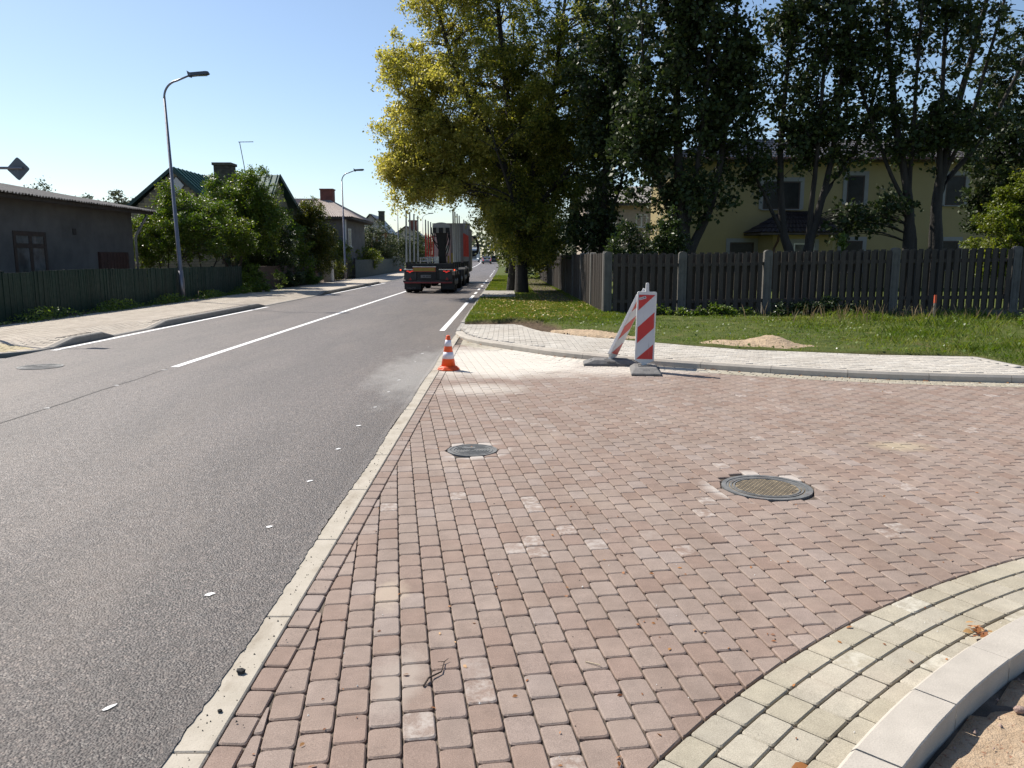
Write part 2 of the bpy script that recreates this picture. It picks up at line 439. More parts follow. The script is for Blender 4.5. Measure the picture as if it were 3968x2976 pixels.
def seam_mesh():
    m = MB(); ys_ = np.arange(-6, 11.7, .12); vs = []
    for i, y in enumerate(ys_):
        w = .006 + .008 * RNG.random(); x = -4.97 + .012 * math.sin(y * 3.1) + .012 * RNG.random()
        vs += [(x - w, y, .003), (x + w, y, .003)]
    m.add(vs, [(2 * i, 2 * i + 1, 2 * i + 3, 2 * i + 2) for i in range(len(ys_) - 1)])
    return m
seam_mesh().build('road_seam', M_SEAM, road)
# small dabs of white survey paint, one metre apart
def dab(x, y, sx, sy, rot=.5):
    m = MB(); n = 9; vs = []
    for k in range(n):
        a = 2 * math.pi * k / n; q = .65 + .6 * random.random()
        u, v = sx * q * math.cos(a), sy * q * math.sin(a)
        vs.append((x + u * math.cos(rot) - v * math.sin(rot), y + u * math.sin(rot) + v * math.cos(rot), .004))
    m.add(vs, [tuple(range(n))]); m.build('paint_dab', M_PAINT, road)
for y in [1.65, 2.67, 3.65, 4.63, 5.63, 6.62, 7.57, 8.54, 9.55, 10.5, 12.4, 13.5, 14.5]: dab(-1.43, y, .011 + .010 * random.random(), .026, -.5)
for y in [5.4, 6.95, 8.51, 10.07, 11.5]: dab(-4.96, y, .035, .016, .1)

# ---- concrete gutter strip between asphalt and paving
gut = empty('gutter', (-1.03, 2, 0), kind='structure')
y = -3.6
while y < 17.1:
    m = MB(); L = 1.0
    x0, x1 = -1.10 + random.uniform(-.006, .006), -.972
    m.bx(x0, x1, y, min(y + L - .006, 17.2), -.08, .006)
    m.bevelled('gutter_slab', M_GUT, gut, .005); y += L
# ragged asphalt lip over the gutter
m = MB(); vs = []; yy = np.arange(-3, 17, .035)
for y in yy: vs += [(-1.14, y, .0045), (-1.092 + .012 * (RNG.random() - .3) + .008 * math.sin(y * 2.3), y, .0105)]
m.add(vs, [(2 * i, 2 * i + 1, 2 * i + 3, 2 * i + 2) for i in range(len(yy) - 1)])
m.build('asphalt_edge', M_ASPH, road)

# ------------------------------------------------------------------ paving
def clip(poly, n, d):
    """keep the side n.p >= d"""
    out = []
    for i in range(len(poly)):
        a, b = poly[i], poly[(i + 1) % len(poly)]
        da, db = a[0] * n[0] + a[1] * n[1] - d, b[0] * n[0] + b[1] * n[1] - d
        if da >= 0: out.append(a)
        if (da >= 0) != (db >= 0):
            t = da / (da - db); out.append((a[0] + t * (b[0] - a[0]), a[1] + t * (b[1] - a[1])))
    return out
def area(p): return .5 * sum(p[i][0] * p[(i + 1) % len(p)][1] - p[(i + 1) % len(p)][0] * p[i][1] for i in range(len(p)))
def rounded(poly, r):
    out = []; n = len(poly)
    for i in range(n):
        p, a, b = Vector(poly[i]), Vector(poly[i - 1]), Vector(poly[(i + 1) % n])
        da, db = (a - p), (b - p); la, lb = da.length, db.length
        if la < 1e-4 or lb < 1e-4: continue
        ra, rbb = min(r, la * .4), min(r, lb * .4)
        p1, p2 = p + da * (ra / la), p + db * (rbb / lb)
        out += [tuple(p1), tuple(p * .5 + (p1 + p2) * .25), tuple(p2)]
    return out
def inset(poly, d):
    n = len(poly); c = Vector((sum(p[0] for p in poly) / n, sum(p[1] for p in poly) / n)); out = []
    for p in poly:
        v = c - Vector(p); L = v.length
        k = min(d * 1.15, L * .35) / L if L > 1e-6 else 0
        out.append((p[0] + v.x * k, p[1] + v.y * k))
    return out
def paver_geo(poly, r=.016, bev=.006, h=.05, top=0.0, tilt=(0, 0), rim=True):
    """returns verts, faces: bevelled block with its top at z = top"""
    q = rounded(poly, r) if r > 0 else list(poly)
    if len(q) < 3: return [], []
    t1 = inset(q, bev); n = len(q)
    cx = sum(p[0] for p in q) / n; cy = sum(p[1] for p in q) / n
    z = lambda p: tilt[0] * (p[0] - cx) + tilt[1] * (p[1] - cy)
    vs = [(p[0], p[1], top - h) for p in q] + [(p[0], p[1], top - bev * .8 + z(p)) for p in q] + [(p[0], p[1], top + z(p)) for p in t1]
    fs = []
    for i in range(n):
        j = (i + 1) % n
        fs += [(i, j, n + j, n + i), (n + i, n + j, 2 * n + j, 2 * n + i)]
    fs.append(tuple(range(2 * n, 3 * n)))
    return vs, fs
def poly_mesh(name, geos, mats, tints=None, off=(0, 0, 0)):
    V = []; F = []; T = []
    for k, (vs, fs) in enumerate(geos):
        b = len(V); V += [(v[0] - off[0], v[1] - off[1], v[2] - off[2]) for v in vs]; F += [tuple(i + b for i in f) for f in fs]
        if tints is not None: T += [tints[k]] * len(vs)
    me = bpy.data.meshes.new(name); me.from_pydata(V, [], F)
    me.materials.append(mats)
    if tints is not None:
        a = me.attributes.new('tint', 'FLOAT', 'POINT'); a.data.foreach_set('value', T)
    me.update(); return me

def catmull(P, n=14):
    P = [np.array(p, float) for p in P]; P = [2 * P[0] - P[1]] + P + [2 * P[-1] - P[-2]]; out = []
    for i in range(1, len(P) - 2):
        for k in range(n):
            t = k / n
            out.append(.5 * ((2 * P[i]) + (-P[i - 1] + P[i + 1]) * t + (2 * P[i - 1] - 5 * P[i] + 4 * P[i + 1] - P[i + 2]) * t * t + (-P[i - 1] + 3 * P[i] - 3 * P[i + 1] + P[i + 2]) * t ** 3))
    out.append(P[-2]); return np.array(out)
KERB = catmull([(-1.11, 17.27), (-.95, 16.23), (-.63, 15.25), (-.27, 14.6), (.2, 13.92), (.76, 13.19), (1.25, 12.72), (2.0, 12.1), (2.9, 11.55), (3.72, 11.09), (4.56, 10.72), (5.44, 10.44), (6.71, 10.2), (9, 9.95), (12, 9.8)])
BACK = np.array([(-1.08, 18.71), (.16, 18.74), (.33, 18.5), (.4, 18.18), (.73, 16.9), (1.23, 16.0), (2.2, 14.75), (3.1, 13.85), (3.88, 13.17), (4.97, 12.77), (5.82, 12.42), (7.21, 12.18), (7.24, 11.03), (7.26, 10.3)])
def seg_sd(P, line):
    """signed distance of points to a polyline (positive on its left), nearest point normal"""
    P = np.atleast_2d(P); A = line[:-1]; B = line[1:]; D = B - A; L2 = (D ** 2).sum(1)
    t = np.clip(((P[:, None, :] - A[None]) * D[None]).sum(2) / L2[None], 0, 1)
    Q = A[None] + t[..., None] * D[None]; dv = P[:, None, :] - Q; d2 = (dv ** 2).sum(2)
    k = d2.argmin(1); i = np.arange(len(P)); d = np.sqrt(d2[i, k])
    Nn = np.stack([-D[k, 1], D[k, 0]], 1); Nn /= np.linalg.norm(Nn, axis=1)[:, None]
    sg = np.sign((dv[i, k] * Nn).sum(1)); sg[sg == 0] = 1
    return d * sg, Q[i, k], Nn
# KERB runs away from the camera's road side to the right: the red paving lies on its right (negative), the pavement on its left
ARC_C = np.array([5.807, -2.2486]); R_RED, R_KIN, R_KOUT = 7.03, 6.555, 6.40
MH = [((-.29, 6.58), .215), ((1.84, 5.46), .315)]
TH = rad(7.95); CD = np.array([-math.sin(TH), math.cos(TH)]); RD = np.array([math.cos(TH), math.sin(TH)])

paved = MB(); paved.bx(-.975, 10.5, -3, 18, -.09, -.013)
paved_o = paved.build('paved_area', M_JOINT); tag(paved_o, kind='structure')
JZ = 0.0
items = []          # (distance, poly, regular?, angle, centre, tint)
def add_cut(poly, c, ang, reg_size, mat_i):
    items.append((math.hypot(c[0], c[1]), poly, reg_size, ang, c, mat_i))
# edge course along the gutter
y = -1.0
while y < 16.5:
    L = .168; p = [(-.968, y + .004), (-.872, y + .0), (-.872, y + L - .006), (-.968, y + L - .002)]
    c = (-.92, y + L / 2)
    if seg_sd(c, KERB)[0][0] < -.40: add_cut(p, c, 0, None, 0)
    y += .1725
# field of red pavers
pw, pl = .117, .1725; w, l = .1115, .1675
K0 = int(-6 / pw); cand = []
for k in range(-28, 110):
    off = (0 if k % 2 else .5) + random.uniform(-.07, .07)
    for j in range(-6, 105):
        c = RD * (k * pw - .3) + CD * ((j + off) * pl)
        if c[0] < -.95 or c[0] > 9.6 or c[1] < .3 or c[1] > 17: continue
        cand.append((c[0], c[1]))
cand = np.array(cand)
sd_k, q_k, n_k = seg_sd(cand, KERB)
ra = np.linalg.norm(cand - ARC_C, axis=1)
BAND = .36
for i, c in enumerate(cand):
    if sd_k[i] > -BAND + .1 or ra[i] < R_RED - .1: continue
    hw, hl = w / 2, l / 2
    poly = [tuple(c + RD * a + CD * b) for a, b in ((-hw, -hl), (hw, -hl), (hw, hl), (-hw, hl))]
    P0 = poly
    P1 = clip(P0, (1, 0), -.866)
    if sd_k[i] > -BAND - .13: P1 = clip(P1, -n_k[i], -(n_k[i] @ q_k[i]) + BAND + .004)
    if ra[i] < R_RED + .13:
        nn = (c - ARC_C) / ra[i]; P1 = clip(P1, nn, nn @ ARC_C + R_RED + .006)
    for (mc, mr) in MH:
        dm = math.hypot(c[0] - mc[0], c[1] - mc[1])
        if dm < mr + .13:
            if dm < mr - .02: P1 = []; break
            nn = ((c[0] - mc[0]) / dm, (c[1] - mc[1]) / dm)
            P1 = clip(P1, nn, nn[0] * mc[0] + nn[1] * mc[1] + mr + .002)
    if len(P1) < 3 or area(P1) < .0016: continue
    reg = (w, l) if abs(area(P1) - w * l) < 1e-6 else None
    add_cut(P1, tuple(c), TH, reg, 0)
# beige course of three rows beside the far kerb
cum = np.r_[0, np.cumsum(np.linalg.norm(np.diff(KERB, axis=0), axis=1))]
def on_kerb(s):
    s = min(max(s, 0), cum[-1] - 1e-3); i = min(np.searchsorted(cum, s, side='right') - 1, len(KERB) - 2)
    f = (s - cum[i]) / (cum[i + 1] - cum[i]); d = (KERB[i + 1] - KERB[i]); d = d / np.linalg.norm(d)
    return KERB[i] + f * (KERB[i + 1] - KERB[i]), d
for row in range(3):
    s = 1.2 + row * .06
    while s < cum[-1] - .3:
        p0, d0 = on_kerb(s); p1, d1 = on_kerb(s + .155)
        n0 = np.array([d0[1], -d0[0]]); n1 = np.array([d1[1], -d1[0]])
        a, b = .008 + row * .117, .116 + row * .117
        poly = [tuple(p0 + n0 * b), tuple(p1 + n1 * b), tuple(p1 + n1 * a), tuple(p0 + n0 * a)]
        if area(poly) < 0: poly = poly[::-1]
        poly = clip(poly, (1, 0), -.866)
        c = (p0 + p1) / 2 + n0 * (a + b) / 2
        if c[0] < 10 and len(poly) >= 3 and area(poly) > .002: add_cut(poly, tuple(c), 0, None, 1)
        s += .161
# beige courses along the near kerb
for row in range(4):
    ro, ri = R_RED - .002 - row * .121, R_RED - .002 - row * .121 - .114
    rm = (ro + ri) / 2; a = rad(88) + row * .011
    while a < rad(206):
        L = .172 if random.random() < .9 else .045
        da = L / rm; p = []
        e = .0026 / rm
        p = [tuple(ARC_C + ro * np.array([math.cos(a + e), math.sin(a + e)])), tuple(ARC_C + ro * np.array([math.cos(a + da - e), math.sin(a + da - e)])),
             tuple(ARC_C + ri * np.array([math.cos(a + da - e), math.sin(a + da - e)])), tuple(ARC_C + ri * np.array([math.cos(a + e), math.sin(a + e)]))]
        if area(p) < 0: p = p[::-1]
        c = ARC_C + rm * np.array([math.cos(a + da / 2), math.sin(a + da / 2)])
        p = clip(p, (1, 0), -.866)
        if len(p) >= 3 and area(p) > .002 and c[1] > -.4: add_cut(p, tuple(c), 0, None, 1)
        a += da
def seen(c):
    # rough test: does the paver lie inside the camera's view
    X, Y = c; 
    f = Y * math.cos(rad(8.944)) + 1.6 * math.sin(rad(8.944)); v = (-1.6 * math.cos(rad(8.944)) + Y * math.sin(rad(8.944))) / f
    return abs(X / f) < .66 and v > -.50
items.sort(key=lambda t: (not seen(t[4]), t[0]))
shared = {}
rest = {0: ([], []), 1: ([], [])}
for i, (d, poly, reg, ang, c, mi) in enumerate(items):
    tint = random.random(); tilt = (random.gauss(0, .006), random.gauss(0, .006)); top = random.gauss(0, .0009)
    mt = (M_RED, M_BEIGE)[mi]
    if i < 300:
        if reg:
            if reg not in shared:
                a, b = reg[0] / 2, reg[1] / 2
                shared[reg] = poly_mesh('paver', [paver_geo([(-a, -b), (a, -b), (a, b), (-a, b)], .019)], mt, [0.0])
            o = link('paver', shared[reg], paved_o, (c[0], c[1], top), (tilt[1], -tilt[0], ang))
        else:
            o = link('paver', poly_mesh('paver', [paver_geo([(p[0] - c[0], p[1] - c[1]) for p in poly], .014)], mt, [0.0]), paved_o, (c[0], c[1], top), (tilt[1], -tilt[0], 0))
    else:
        rest[mi][0].append(paver_geo(poly, .017 if reg else .012, top=top, tilt=tilt)); rest[mi][1].append(tint)
for mi, nm in ((0, 'red_pavers'), (1, 'beige_pavers')):
    o = link(nm, poly_mesh(nm, rest[mi][0], (M_RED, M_BEIGE)[mi], rest[mi][1]), paved_o); o['kind'] = 'stuff'

# ---- near kerb, on the arc
def arc_block(r0, r1, a0, a1, z0, z1, ch=.016, n=3):
    """bent kerb block, chamfered on the paving side (the outer radius)"""
    vs = []; fs = []
    prof = [(r0, z0), (r1, z0), (r1, z1 - ch), (r1 - ch, z1), (r0 + .004, z1), (r0, z1 - .004)]
    for i in range(n + 1):
        a = a0 + (a1 - a0) * i / n
        for (r_, z_) in prof: vs.append((ARC_C[0] + r_ * math.cos(a), ARC_C[1] + r_ * math.sin(a), z_))
    m = len(prof)
    for i in range(n):
        for k in range(m): fs.append((i * m + k, i * m + (k + 1) % m, (i + 1) * m + (k + 1) % m, (i + 1) * m + k))
    fs += [tuple(range(m))[::-1], tuple(range(n * m, (n + 1) * m))]
    b = MB(); b.add(vs, fs); return b
nk = empty('kerb', (1.5, 2.6, 0), kind='structure')
a = rad(96.5); st = .5 / 6.5
while a < rad(200):
    arc_block(R_KOUT, R_KIN, a + .0005, a + st - .0006, -.12, .085 + random.uniform(-.002, .002)).build('kerbstone', M_CONC, nk); a += st
# bare sandy ground inside the near kerb
def sand_ground():
    res = .035; xs = np.arange(-2.2, 6.4, .06); ys = np.arange(-2.5, 4.2, .06)
    X, Y = np.meshgrid(xs, ys); R = np.hypot(X - ARC_C[0], Y - ARC_C[1])
    Z = .004 + .016 * np.sin(X * 2.3 + 1) * np.cos(Y * 1.9) + .010 * np.sin(X * 9 + Y * 4) * np.sin(Y * 11) + RNG.normal(0, .004, X.shape)
    Z = np.where(R > R_KOUT, -.14, Z); n = len(xs)
    idx = np.arange(len(xs) * len(ys)).reshape(len(ys), n)
    keep = (R[:-1, :-1] < R_KOUT + .12)
    F = np.stack([idx[:-1, :-1], idx[:-1, 1:], idx[1:, 1:], idx[1:, :-1]], -1)[keep]
    return np_mesh('bare_ground', np.stack([X, Y, Z], -1).reshape(-1, 3), F, M_SAND, smooth=True)
bare = link('bare_ground', sand_ground()); tag(bare, kind='structure')

# ---- far kerb and light grey pavement
def kerb_block(s0, s1, z1, wd=.15, ch=.02, z0=-.1):
    n = max(1, int((s1 - s0) / .15)); vs = []; fs = []; m = 6
    for i in range(n + 1):
        p, d = on_kerb(s0 + (s1 - s0) * i / n); nl = np.array([-d[1], d[0]])
        for (o_, z_) in ((0, z0), (wd, z0), (wd, z1 - .004), (wd - .004, z1), (ch * 1.3, z1), (0, z1 - ch * 1.6)):
            q = p + nl * o_; vs.append((q[0], q[1], z_))
    for i in range(n):
        for k in range(m): fs.append((i * m + k, (i + 1) * m + k, (i + 1) * m + (k + 1) % m, i * m + (k + 1) % m))
    fs += [tuple(range(m)), tuple(range(n * m, (n + 1) * m))[::-1]]
    b = MB(); b.add(vs, fs); return b
fk = empty('kerb', (2, 12, 0), kind='structure')
s = .05; i = 0
while s < cum[-1] - 1.0:
    L = [.26, .26, .26, .26, .26, .5, .5, .5, .62, .75][i] if i < 10 else 1.0
    h = .05 + .05 * min(1, s / 3.0)
    kerb_block(s, s + L - .006, h).build('kerbstone', M_CONC, fk); s += L; i += 1
OUT_POLY = [tuple(p) for p in KERB if p[0] < 7.3] + [tuple(p) for p in BACK[::-1]]
def in_pave(P):
    """inside the light pavement, beyond the kerb and before the back edge"""
    P = np.atleast_2d(P)
    a = seg_sd(P, KERB)[0]; b = seg_sd(P, BACK)[0]
    return a, b
pv = MB()
kin = []
for k in range(60):
    p, d = on_kerb(.05 + k * (cum[-1] - .3) / 59)
    if p[0] < 7.3: kin.append(tuple(p + np.array([-d[1], d[0]]) * .14))
base_poly = kin + [(7.2, 10.4)] + [tuple(p) for p in BACK[::-1][1:]]
pv.add([(p[0], p[1], .045) for p in base_poly], [tuple(range(len(base_poly)))])
pave_o = pv.build('pavement', M_JOINT); tag(pave_o, kind='structure')
pit = []
for j in range(0, 90):
    yv = 9.9 + j * .1045
    for k in range(0, 60):
        xv = -1.3 + k * .2065 + (.103 if j % 2 else 0); pit.append((xv, yv))
pit = np.array(pit); a_, qa, na = seg_sd(pit, KERB); b_, qb, nb = seg_sd(pit, BACK)
plist = []
for i, c in enumerate(pit):
    if a_[i] < .15 or b_[i] > -.02 or c[0] > 7.15: continue
    if b_[i] > 0 or (c[1] > 18.75): continue
    hw, hl = .099, .0485
    P1 = [(c[0] - hw, c[1] - hl), (c[0] + hw, c[1] - hl), (c[0] + hw, c[1] + hl), (c[0] - hw, c[1] + hl)]
    if a_[i] < .30: P1 = clip(P1, na[i], na[i] @ qa[i] + .155)
    if b_[i] > -.24: P1 = clip(P1, -nb[i], -(nb[i] @ qb[i]) + .10)
    P1 = clip(P1, (1, 0), -1.02)
    if len(P1) >= 3 and area(P1) > .001: plist.append((c[1], c, P1))
# one soldier course along the back edge
cb = np.r_[0, np.cumsum(np.linalg.norm(np.diff(BACK, axis=0), axis=1))]
s = 0.06
while s < cb[-2] - .1:
    i = min(np.searchsorted(cb, s, side='right') - 1, len(BACK) - 2); d = BACK[i + 1] - BACK[i]; d = d / np.linalg.norm(d)
    p = BACK[i] + d * (s - cb[i]); n_ = np.array([d[1], -d[0]])
    poly = [tuple(p + d * .003), tuple(p + d * .003 + n_ * .095), tuple(p + d * .15 + n_ * .095), tuple(p + d * .15)]
    if area(poly) < 0: poly = poly[::-1]
    plist.append((p[1], p, poly)); s += .154
plist.sort(key=lambda t: t[0]); geos = []; tn = []; shared_l = None
for i, (_, c, P1) in enumerate(plist):
    top = .1 + random.gauss(0, .0012); t = random.random()
    if c[1] > 14.8: top -= min(.03, (c[1] - 14.8) * .012)
    if i < 300:
        if abs(area(P1) - .198 * .097) < 1e-6:
            if shared_l is None: shared_l = poly_mesh('paver', [paver_geo([(-.099, -.0485), (.099, -.0485), (.099, .0485), (-.099, .0485)], 0, .004)], M_LGREY, [0.0])
            link('paver', shared_l, pave_o, (c[0], c[1], top))
        else:
            link('paver', poly_mesh('paver', [paver_geo([(p[0] - c[0], p[1] - c[1]) for p in P1], 0, .004)], M_LGREY, [0.0]), pave_o, (c[0], c[1], top))
    else: geos.append(paver_geo(P1, 0, .004, top=top)); tn.append(t)
o = link('grey_pavers', poly_mesh('grey_pavers', geos, M_LGREY, tn), pave_o); o['kind'] = 'stuff'
# thin dark edging along the back of the pavement
e = MB(); 
for i in range(5, len(BACK) - 1):
    a, b = BACK[i], BACK[i + 1]; d = (b - a) / np.linalg.norm(b - a); n_ = np.array([-d[1], d[0]])
    e.hexa([(*a, .0), (*b, .0), (*(b + n_ * .05), .0), (*(a + n_ * .05), .0)], [(*a, .098), (*b, .098), (*(b + n_ * .05), .098), (*(a + n_ * .05), .098)])
e.build('pavement_edging', M_CONC2, pave_o)

# ---- kerbstones along the right of the road beyond the corner
rk = empty('kerb', (-1.05, 30, 0), kind='structure')
for k in range(46):
    y0 = 17.35 + k; m = MB(); z1 = .055 if k < 2 else .075
    m.bx(-1.105, -1.0, y0, y0 + .992, -.1, z1 + rz(y0)); m.bevelled('kerbstone', M_CONC2, rk, .012)

# ---- left pavement with dropped kerbs
def edge_h(Y):
    h = 0.0
    for a, b, ra_, rb_ in ((14.3, 16.6, .75, .5), (18.3, 27.2, .9, .9), (35.0, 52.5, 1.0, 1.2), (64, 78, 1, 1), (90, 120, 1, 1)):
        h = max(h, 1.15 * min(1, max(0, (Y - a) / ra_), 1) * min(1, max(0, (b - Y) / rb_)))
    return .02 + .10 * h
lp = MB(); ysl = list(np.arange(12.0, 60, .25)) + list(np.arange(60, 130, 2.0))
def left_edge(Y):   # kerb line, curving away into the side street
    return -8.12 - (max(0, 14.2 - Y) ** 2) * .55
def lz(x, Y):
    e_ = left_edge(Y); t = min(1, max(0, (e_ - .2 - x) / .9)); t = t * t * (3 - 2 * t)
    return (edge_h(Y) * (1 - t) + .12 * t) - .004 + rz(Y)
nx = 9; vs = []
for Y in ysl:
    e_ = left_edge(Y) - .16
    for k in range(nx): 
        x = e_ + (-11.35 - e_) * k / (nx - 1) if e_ > -11.3 else -11.35 - .001 * k
        vs.append((x + rb(Y), Y, lz(x, Y) - .006))
lp.add(vs, [(i * nx + k, (i + 1) * nx + k, (i + 1) * nx + k + 1, i * nx + k + 1) for i in range(len(ysl) - 1) for k in range(nx - 1)])
lpo = lp.build('footpath', M_TAN); tag(lpo, kind='structure')
geos = []; tn = []; gy = []; ty = []
for j in range(0, 245):
    Yc = 12.1 + j * .103
    for k in range(0, 18):
        x = -8.35 - k * .206 - (.1 if j % 2 else 0)
        if x < -11.25 or x > left_edge(Yc) - .27: continue
        hw, hl = .0985, .0475
        vs, fs = paver_geo([(x - hw, Yc - hl), (x + hw, Yc - hl), (x + hw, Yc + hl), (x - hw, Yc + hl)], 0, .005, .03)
        vs = [(v[0], v[1], v[2] + lz(v[0], v[1]) + .004) for v in vs]
        if Yc < 14.2 and x > left_edge(Yc) - .9: gy.append((vs, fs)); ty.append(random.random())
        else: geos.append((vs, fs)); tn.append(random.random())
o = link('tan_pavers', poly_mesh('tan_pavers', geos, M_TAN, tn), lpo); o['kind'] = 'stuff'
o = link('tactile_pavers', poly_mesh('tactile_pavers', gy, M_YEL, ty), lpo); o['kind'] = 'stuff'
lk = empty('kerb', (-8.2, 20, 0), kind='structure')
Y = 12.1
while Y < 118:
    L = .5 if Y < 30 else 1.0; m = MB(); n = 4; vs = []
    for i in range(n + 1):
        yy = Y + (L - .006) * i / n; e_ = left_edge(yy); h = edge_h(yy) + rz(yy); o_ = rb(yy)
        vs += [(e_ + o_, yy, rz(yy) - .1), (e_ - .15 + o_, yy, rz(yy) - .1), (e_ - .15 + o_, yy, h), (e_ - .02 + o_, yy, h), (e_ + o_, yy, h - .02)]
    m.add(vs, [(i * 5 + k, i * 5 + (k + 1) % 5, (i + 1) * 5 + (k + 1) % 5, (i + 1) * 5 + k) for i in range(n) for k in range(5)] + [(0, 1, 2, 3, 4), tuple(range(n * 5, n * 5 + 5))[::-1]])
    m.build('kerbstone', M_KERBL, lk); Y += L
# strip of soil and weeds between footpath and fence
v_ = MB(); strip(v_, -12.6, -11.34, list(np.arange(12, 62, 2.0)), .10, 4); strip(v_, -40, -12.6, list(np.arange(12, 120, 4.0)), .06, 6); strip(v_, -12.6, -11.34, list(np.arange(60, 122, 4.0)), .10, 2)
tag(v_.build('verge', M_SOIL), kind='structure')

# ------------------------------------------------------------------ lawn on the right
def lawn_z(P):
    a, b = in_pave(P)
    X, Y = P[:, 0], P[:, 1]
    dist = np.where(Y > 18.72, Y - 18.72, np.where(X > 7.26, np.minimum(X - 7.26, 3) + .0, b))
    dist = np.where((X > 7.26) & (Y < 12.2), np.minimum(X - 7.26, seg_sd(P, KERB)[0] - .16), dist)
    dist = np.where((Y > 18.72) & (X < .5), Y - 18.72, dist)
    scar = np.clip(1.45 - np.abs(X - .0) * .55, .12, 1.45) * (Y > 15.5) + .06 * (Y <= 15.5)
    scar = scar * (.85 + .3 * np.sin(X * 5.1) * np.sin(Y * 3.3 + X * 2))
    up = np.clip((dist - scar * .75) / .09, 0, 1)
    z = .03 + up * (.095 + .02 * np.clip((Y - 16) / 6, 0, 1) - .05 * np.clip((X - 6) / 4, 0, 1))
    hump = .10 * np.exp(-(((X - 10.2) / 3.2) ** 2 + ((Y - 18.0) / 2.2) ** 2))
    z = z + hump * np.clip(dist / 1.5, 0, 1)
    z = z + .02 * np.sin(X * 1.7 + .5) * np.cos(Y * 1.3) * up + .012 * np.sin(X * 5.7) * np.sin(Y * 6.1) * up
    soil = np.clip(1.25 - up * 1.3, 0, 1)
    # worn bare patches by the barrier and under the trees
    soil = np.maximum(soil, np.clip(1.3 - 2.2 * np.hypot((X - 1.7) / 1.25, (Y - 16.0) / .75), 0, 1))
    return z, dist, soil, up
def lawn_grid(x0, x1, y0, y1, res):
    xs = np.arange(x0, x1 + 1e-6, res); ys = np.arange(y0, y1 + 1e-6, res)
    X, Y = np.meshgrid(xs, ys); P = np.stack([X.ravel(), Y.ravel()], 1)
    Z = np.zeros(len(P)); S = np.zeros(len(P)); D = np.zeros(len(P))
    for i in range(0, len(P), 4000):
        z, d, s_, u = lawn_z(P[i:i + 4000]); Z[i:i + 4000] = z; S[i:i + 4000] = s_; D[i:i + 4000] = d
    idx = np.arange(len(P)).reshape(X.shape)
    inside = (D.reshape(X.shape) < -.01) | (seg_sd_grid(P, X.shape))
    keep = ~(inside[:-1, :-1] & inside[1:, 1:] & inside[:-1, 1:] & inside[1:, :-1])
    Z = np.where(inside.ravel(), -.05, Z)
    F = np.stack([idx[:-1, :-1], idx[:-1, 1:], idx[1:, 1:], idx[1:, :-1]], -1)[keep]
    return np.stack([P[:, 0], P[:, 1], Z], 1), F, S
def seg_sd_grid(P, shp):
    out = np.zeros(len(P), bool)
    for i in range(0, len(P), 4000): out[i:i + 4000] = seg_sd(P[i:i + 4000], KERB)[0] < .12
    return (out & (P[:, 1] < 17.3)).reshape(shp)
V, F, S = lawn_grid(-1.0, 20, 9.8, 22.4, .07)
lawn = link('lawn', np_mesh('lawn', V, F, M_TURF, {'soil': S}, smooth=True)); tag(lawn, kind='structure')
l2 = MB(); strip(l2, -1.0, 2.9, list(np.arange(22.4, 62, 1.0)) + list(np.arange(62, 121, 4)), .135, 8); strip(l2, 2.9, 45, list(np.arange(22.4, 62, 4.0)) + list(np.arange(62, 121, 6)), .06, 8)
o = l2.build('lawn', M_TURF); tag(o, kind='structure')
pth = MB(); strip(pth, -.99, .35, [30.6, 36.6], .150, 2); tag(pth.build('path', M_CONC2), kind='structure')
pth = MB(); strip(pth, 1.15, 2.35, list(np.arange(27.5, 60, 2.0)), .142, 2); tag(pth.build('path', M_SOIL), kind='structure')
# ------------------------------------------------------------------ vegetation
M_BARK = mat('bark', (.060, .050, .042), .9, var=.4, scale=7, fine=.2, bump=.9, bscale=26, bdist=.03, streak=True)
M_BARKD = mat('dark_bark', (.034, .030, .026), .9, var=.4, scale=7, fine=.2, bump=.9, bscale=22, bdist=.03, streak=True)
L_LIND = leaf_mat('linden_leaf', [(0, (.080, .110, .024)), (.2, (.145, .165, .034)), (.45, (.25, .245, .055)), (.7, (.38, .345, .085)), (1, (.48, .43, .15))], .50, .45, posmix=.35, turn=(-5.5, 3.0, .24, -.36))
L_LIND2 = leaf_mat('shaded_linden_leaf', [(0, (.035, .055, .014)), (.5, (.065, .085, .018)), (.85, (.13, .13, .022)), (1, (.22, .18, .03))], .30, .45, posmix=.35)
L_POP = leaf_mat('poplar_leaf', [(0, (.022, .036, .014)), (.6, (.036, .055, .018)), (.9, (.060, .078, .022)), (1, (.12, .105, .025))], .20, .5, posmix=.2, spec=.22)
L_APPLE = leaf_mat('apple_leaf', [(0, (.045, .085, .014)), (.5, (.090, .145, .022)), (.85, (.165, .200, .032)), (1, (.23, .20, .04))], .38, .42, posmix=.35)
L_DARK = leaf_mat('dark_shrub_leaf', [(0, (.026, .045, .013)), (.6, (.042, .068, .018)), (.92, (.075, .092, .024)), (1, (.15, .07, .03))], .25, .4, posmix=.3, spec=.45)
L_BRIGHT = leaf_mat('bright_shrub_leaf', [(0, (.075, .115, .018)), (.5, (.13, .17, .026)), (1, (.22, .225, .045))], .38, .45, posmix=.3)
L_RED = leaf_mat('turning_shrub_leaf', [(0, (.045, .070, .014)), (.55, (.085, .105, .018)), (.85, (.15, .13, .02)), (1, (.20, .08, .03))], .34, .42, posmix=.3)
L_FAR = leaf_mat('far_leaf', [(0, (.06, .075, .045)), (.6, (.085, .10, .06)), (1, (.12, .125, .075))], .25, .6, posmix=.4)
L_CON = leaf_mat('cypress_spray', [(0, (.040, .060, .020)), (.6, (.065, .085, .028)), (1, (.10, .105, .04))], .2, .6, posmix=.3)
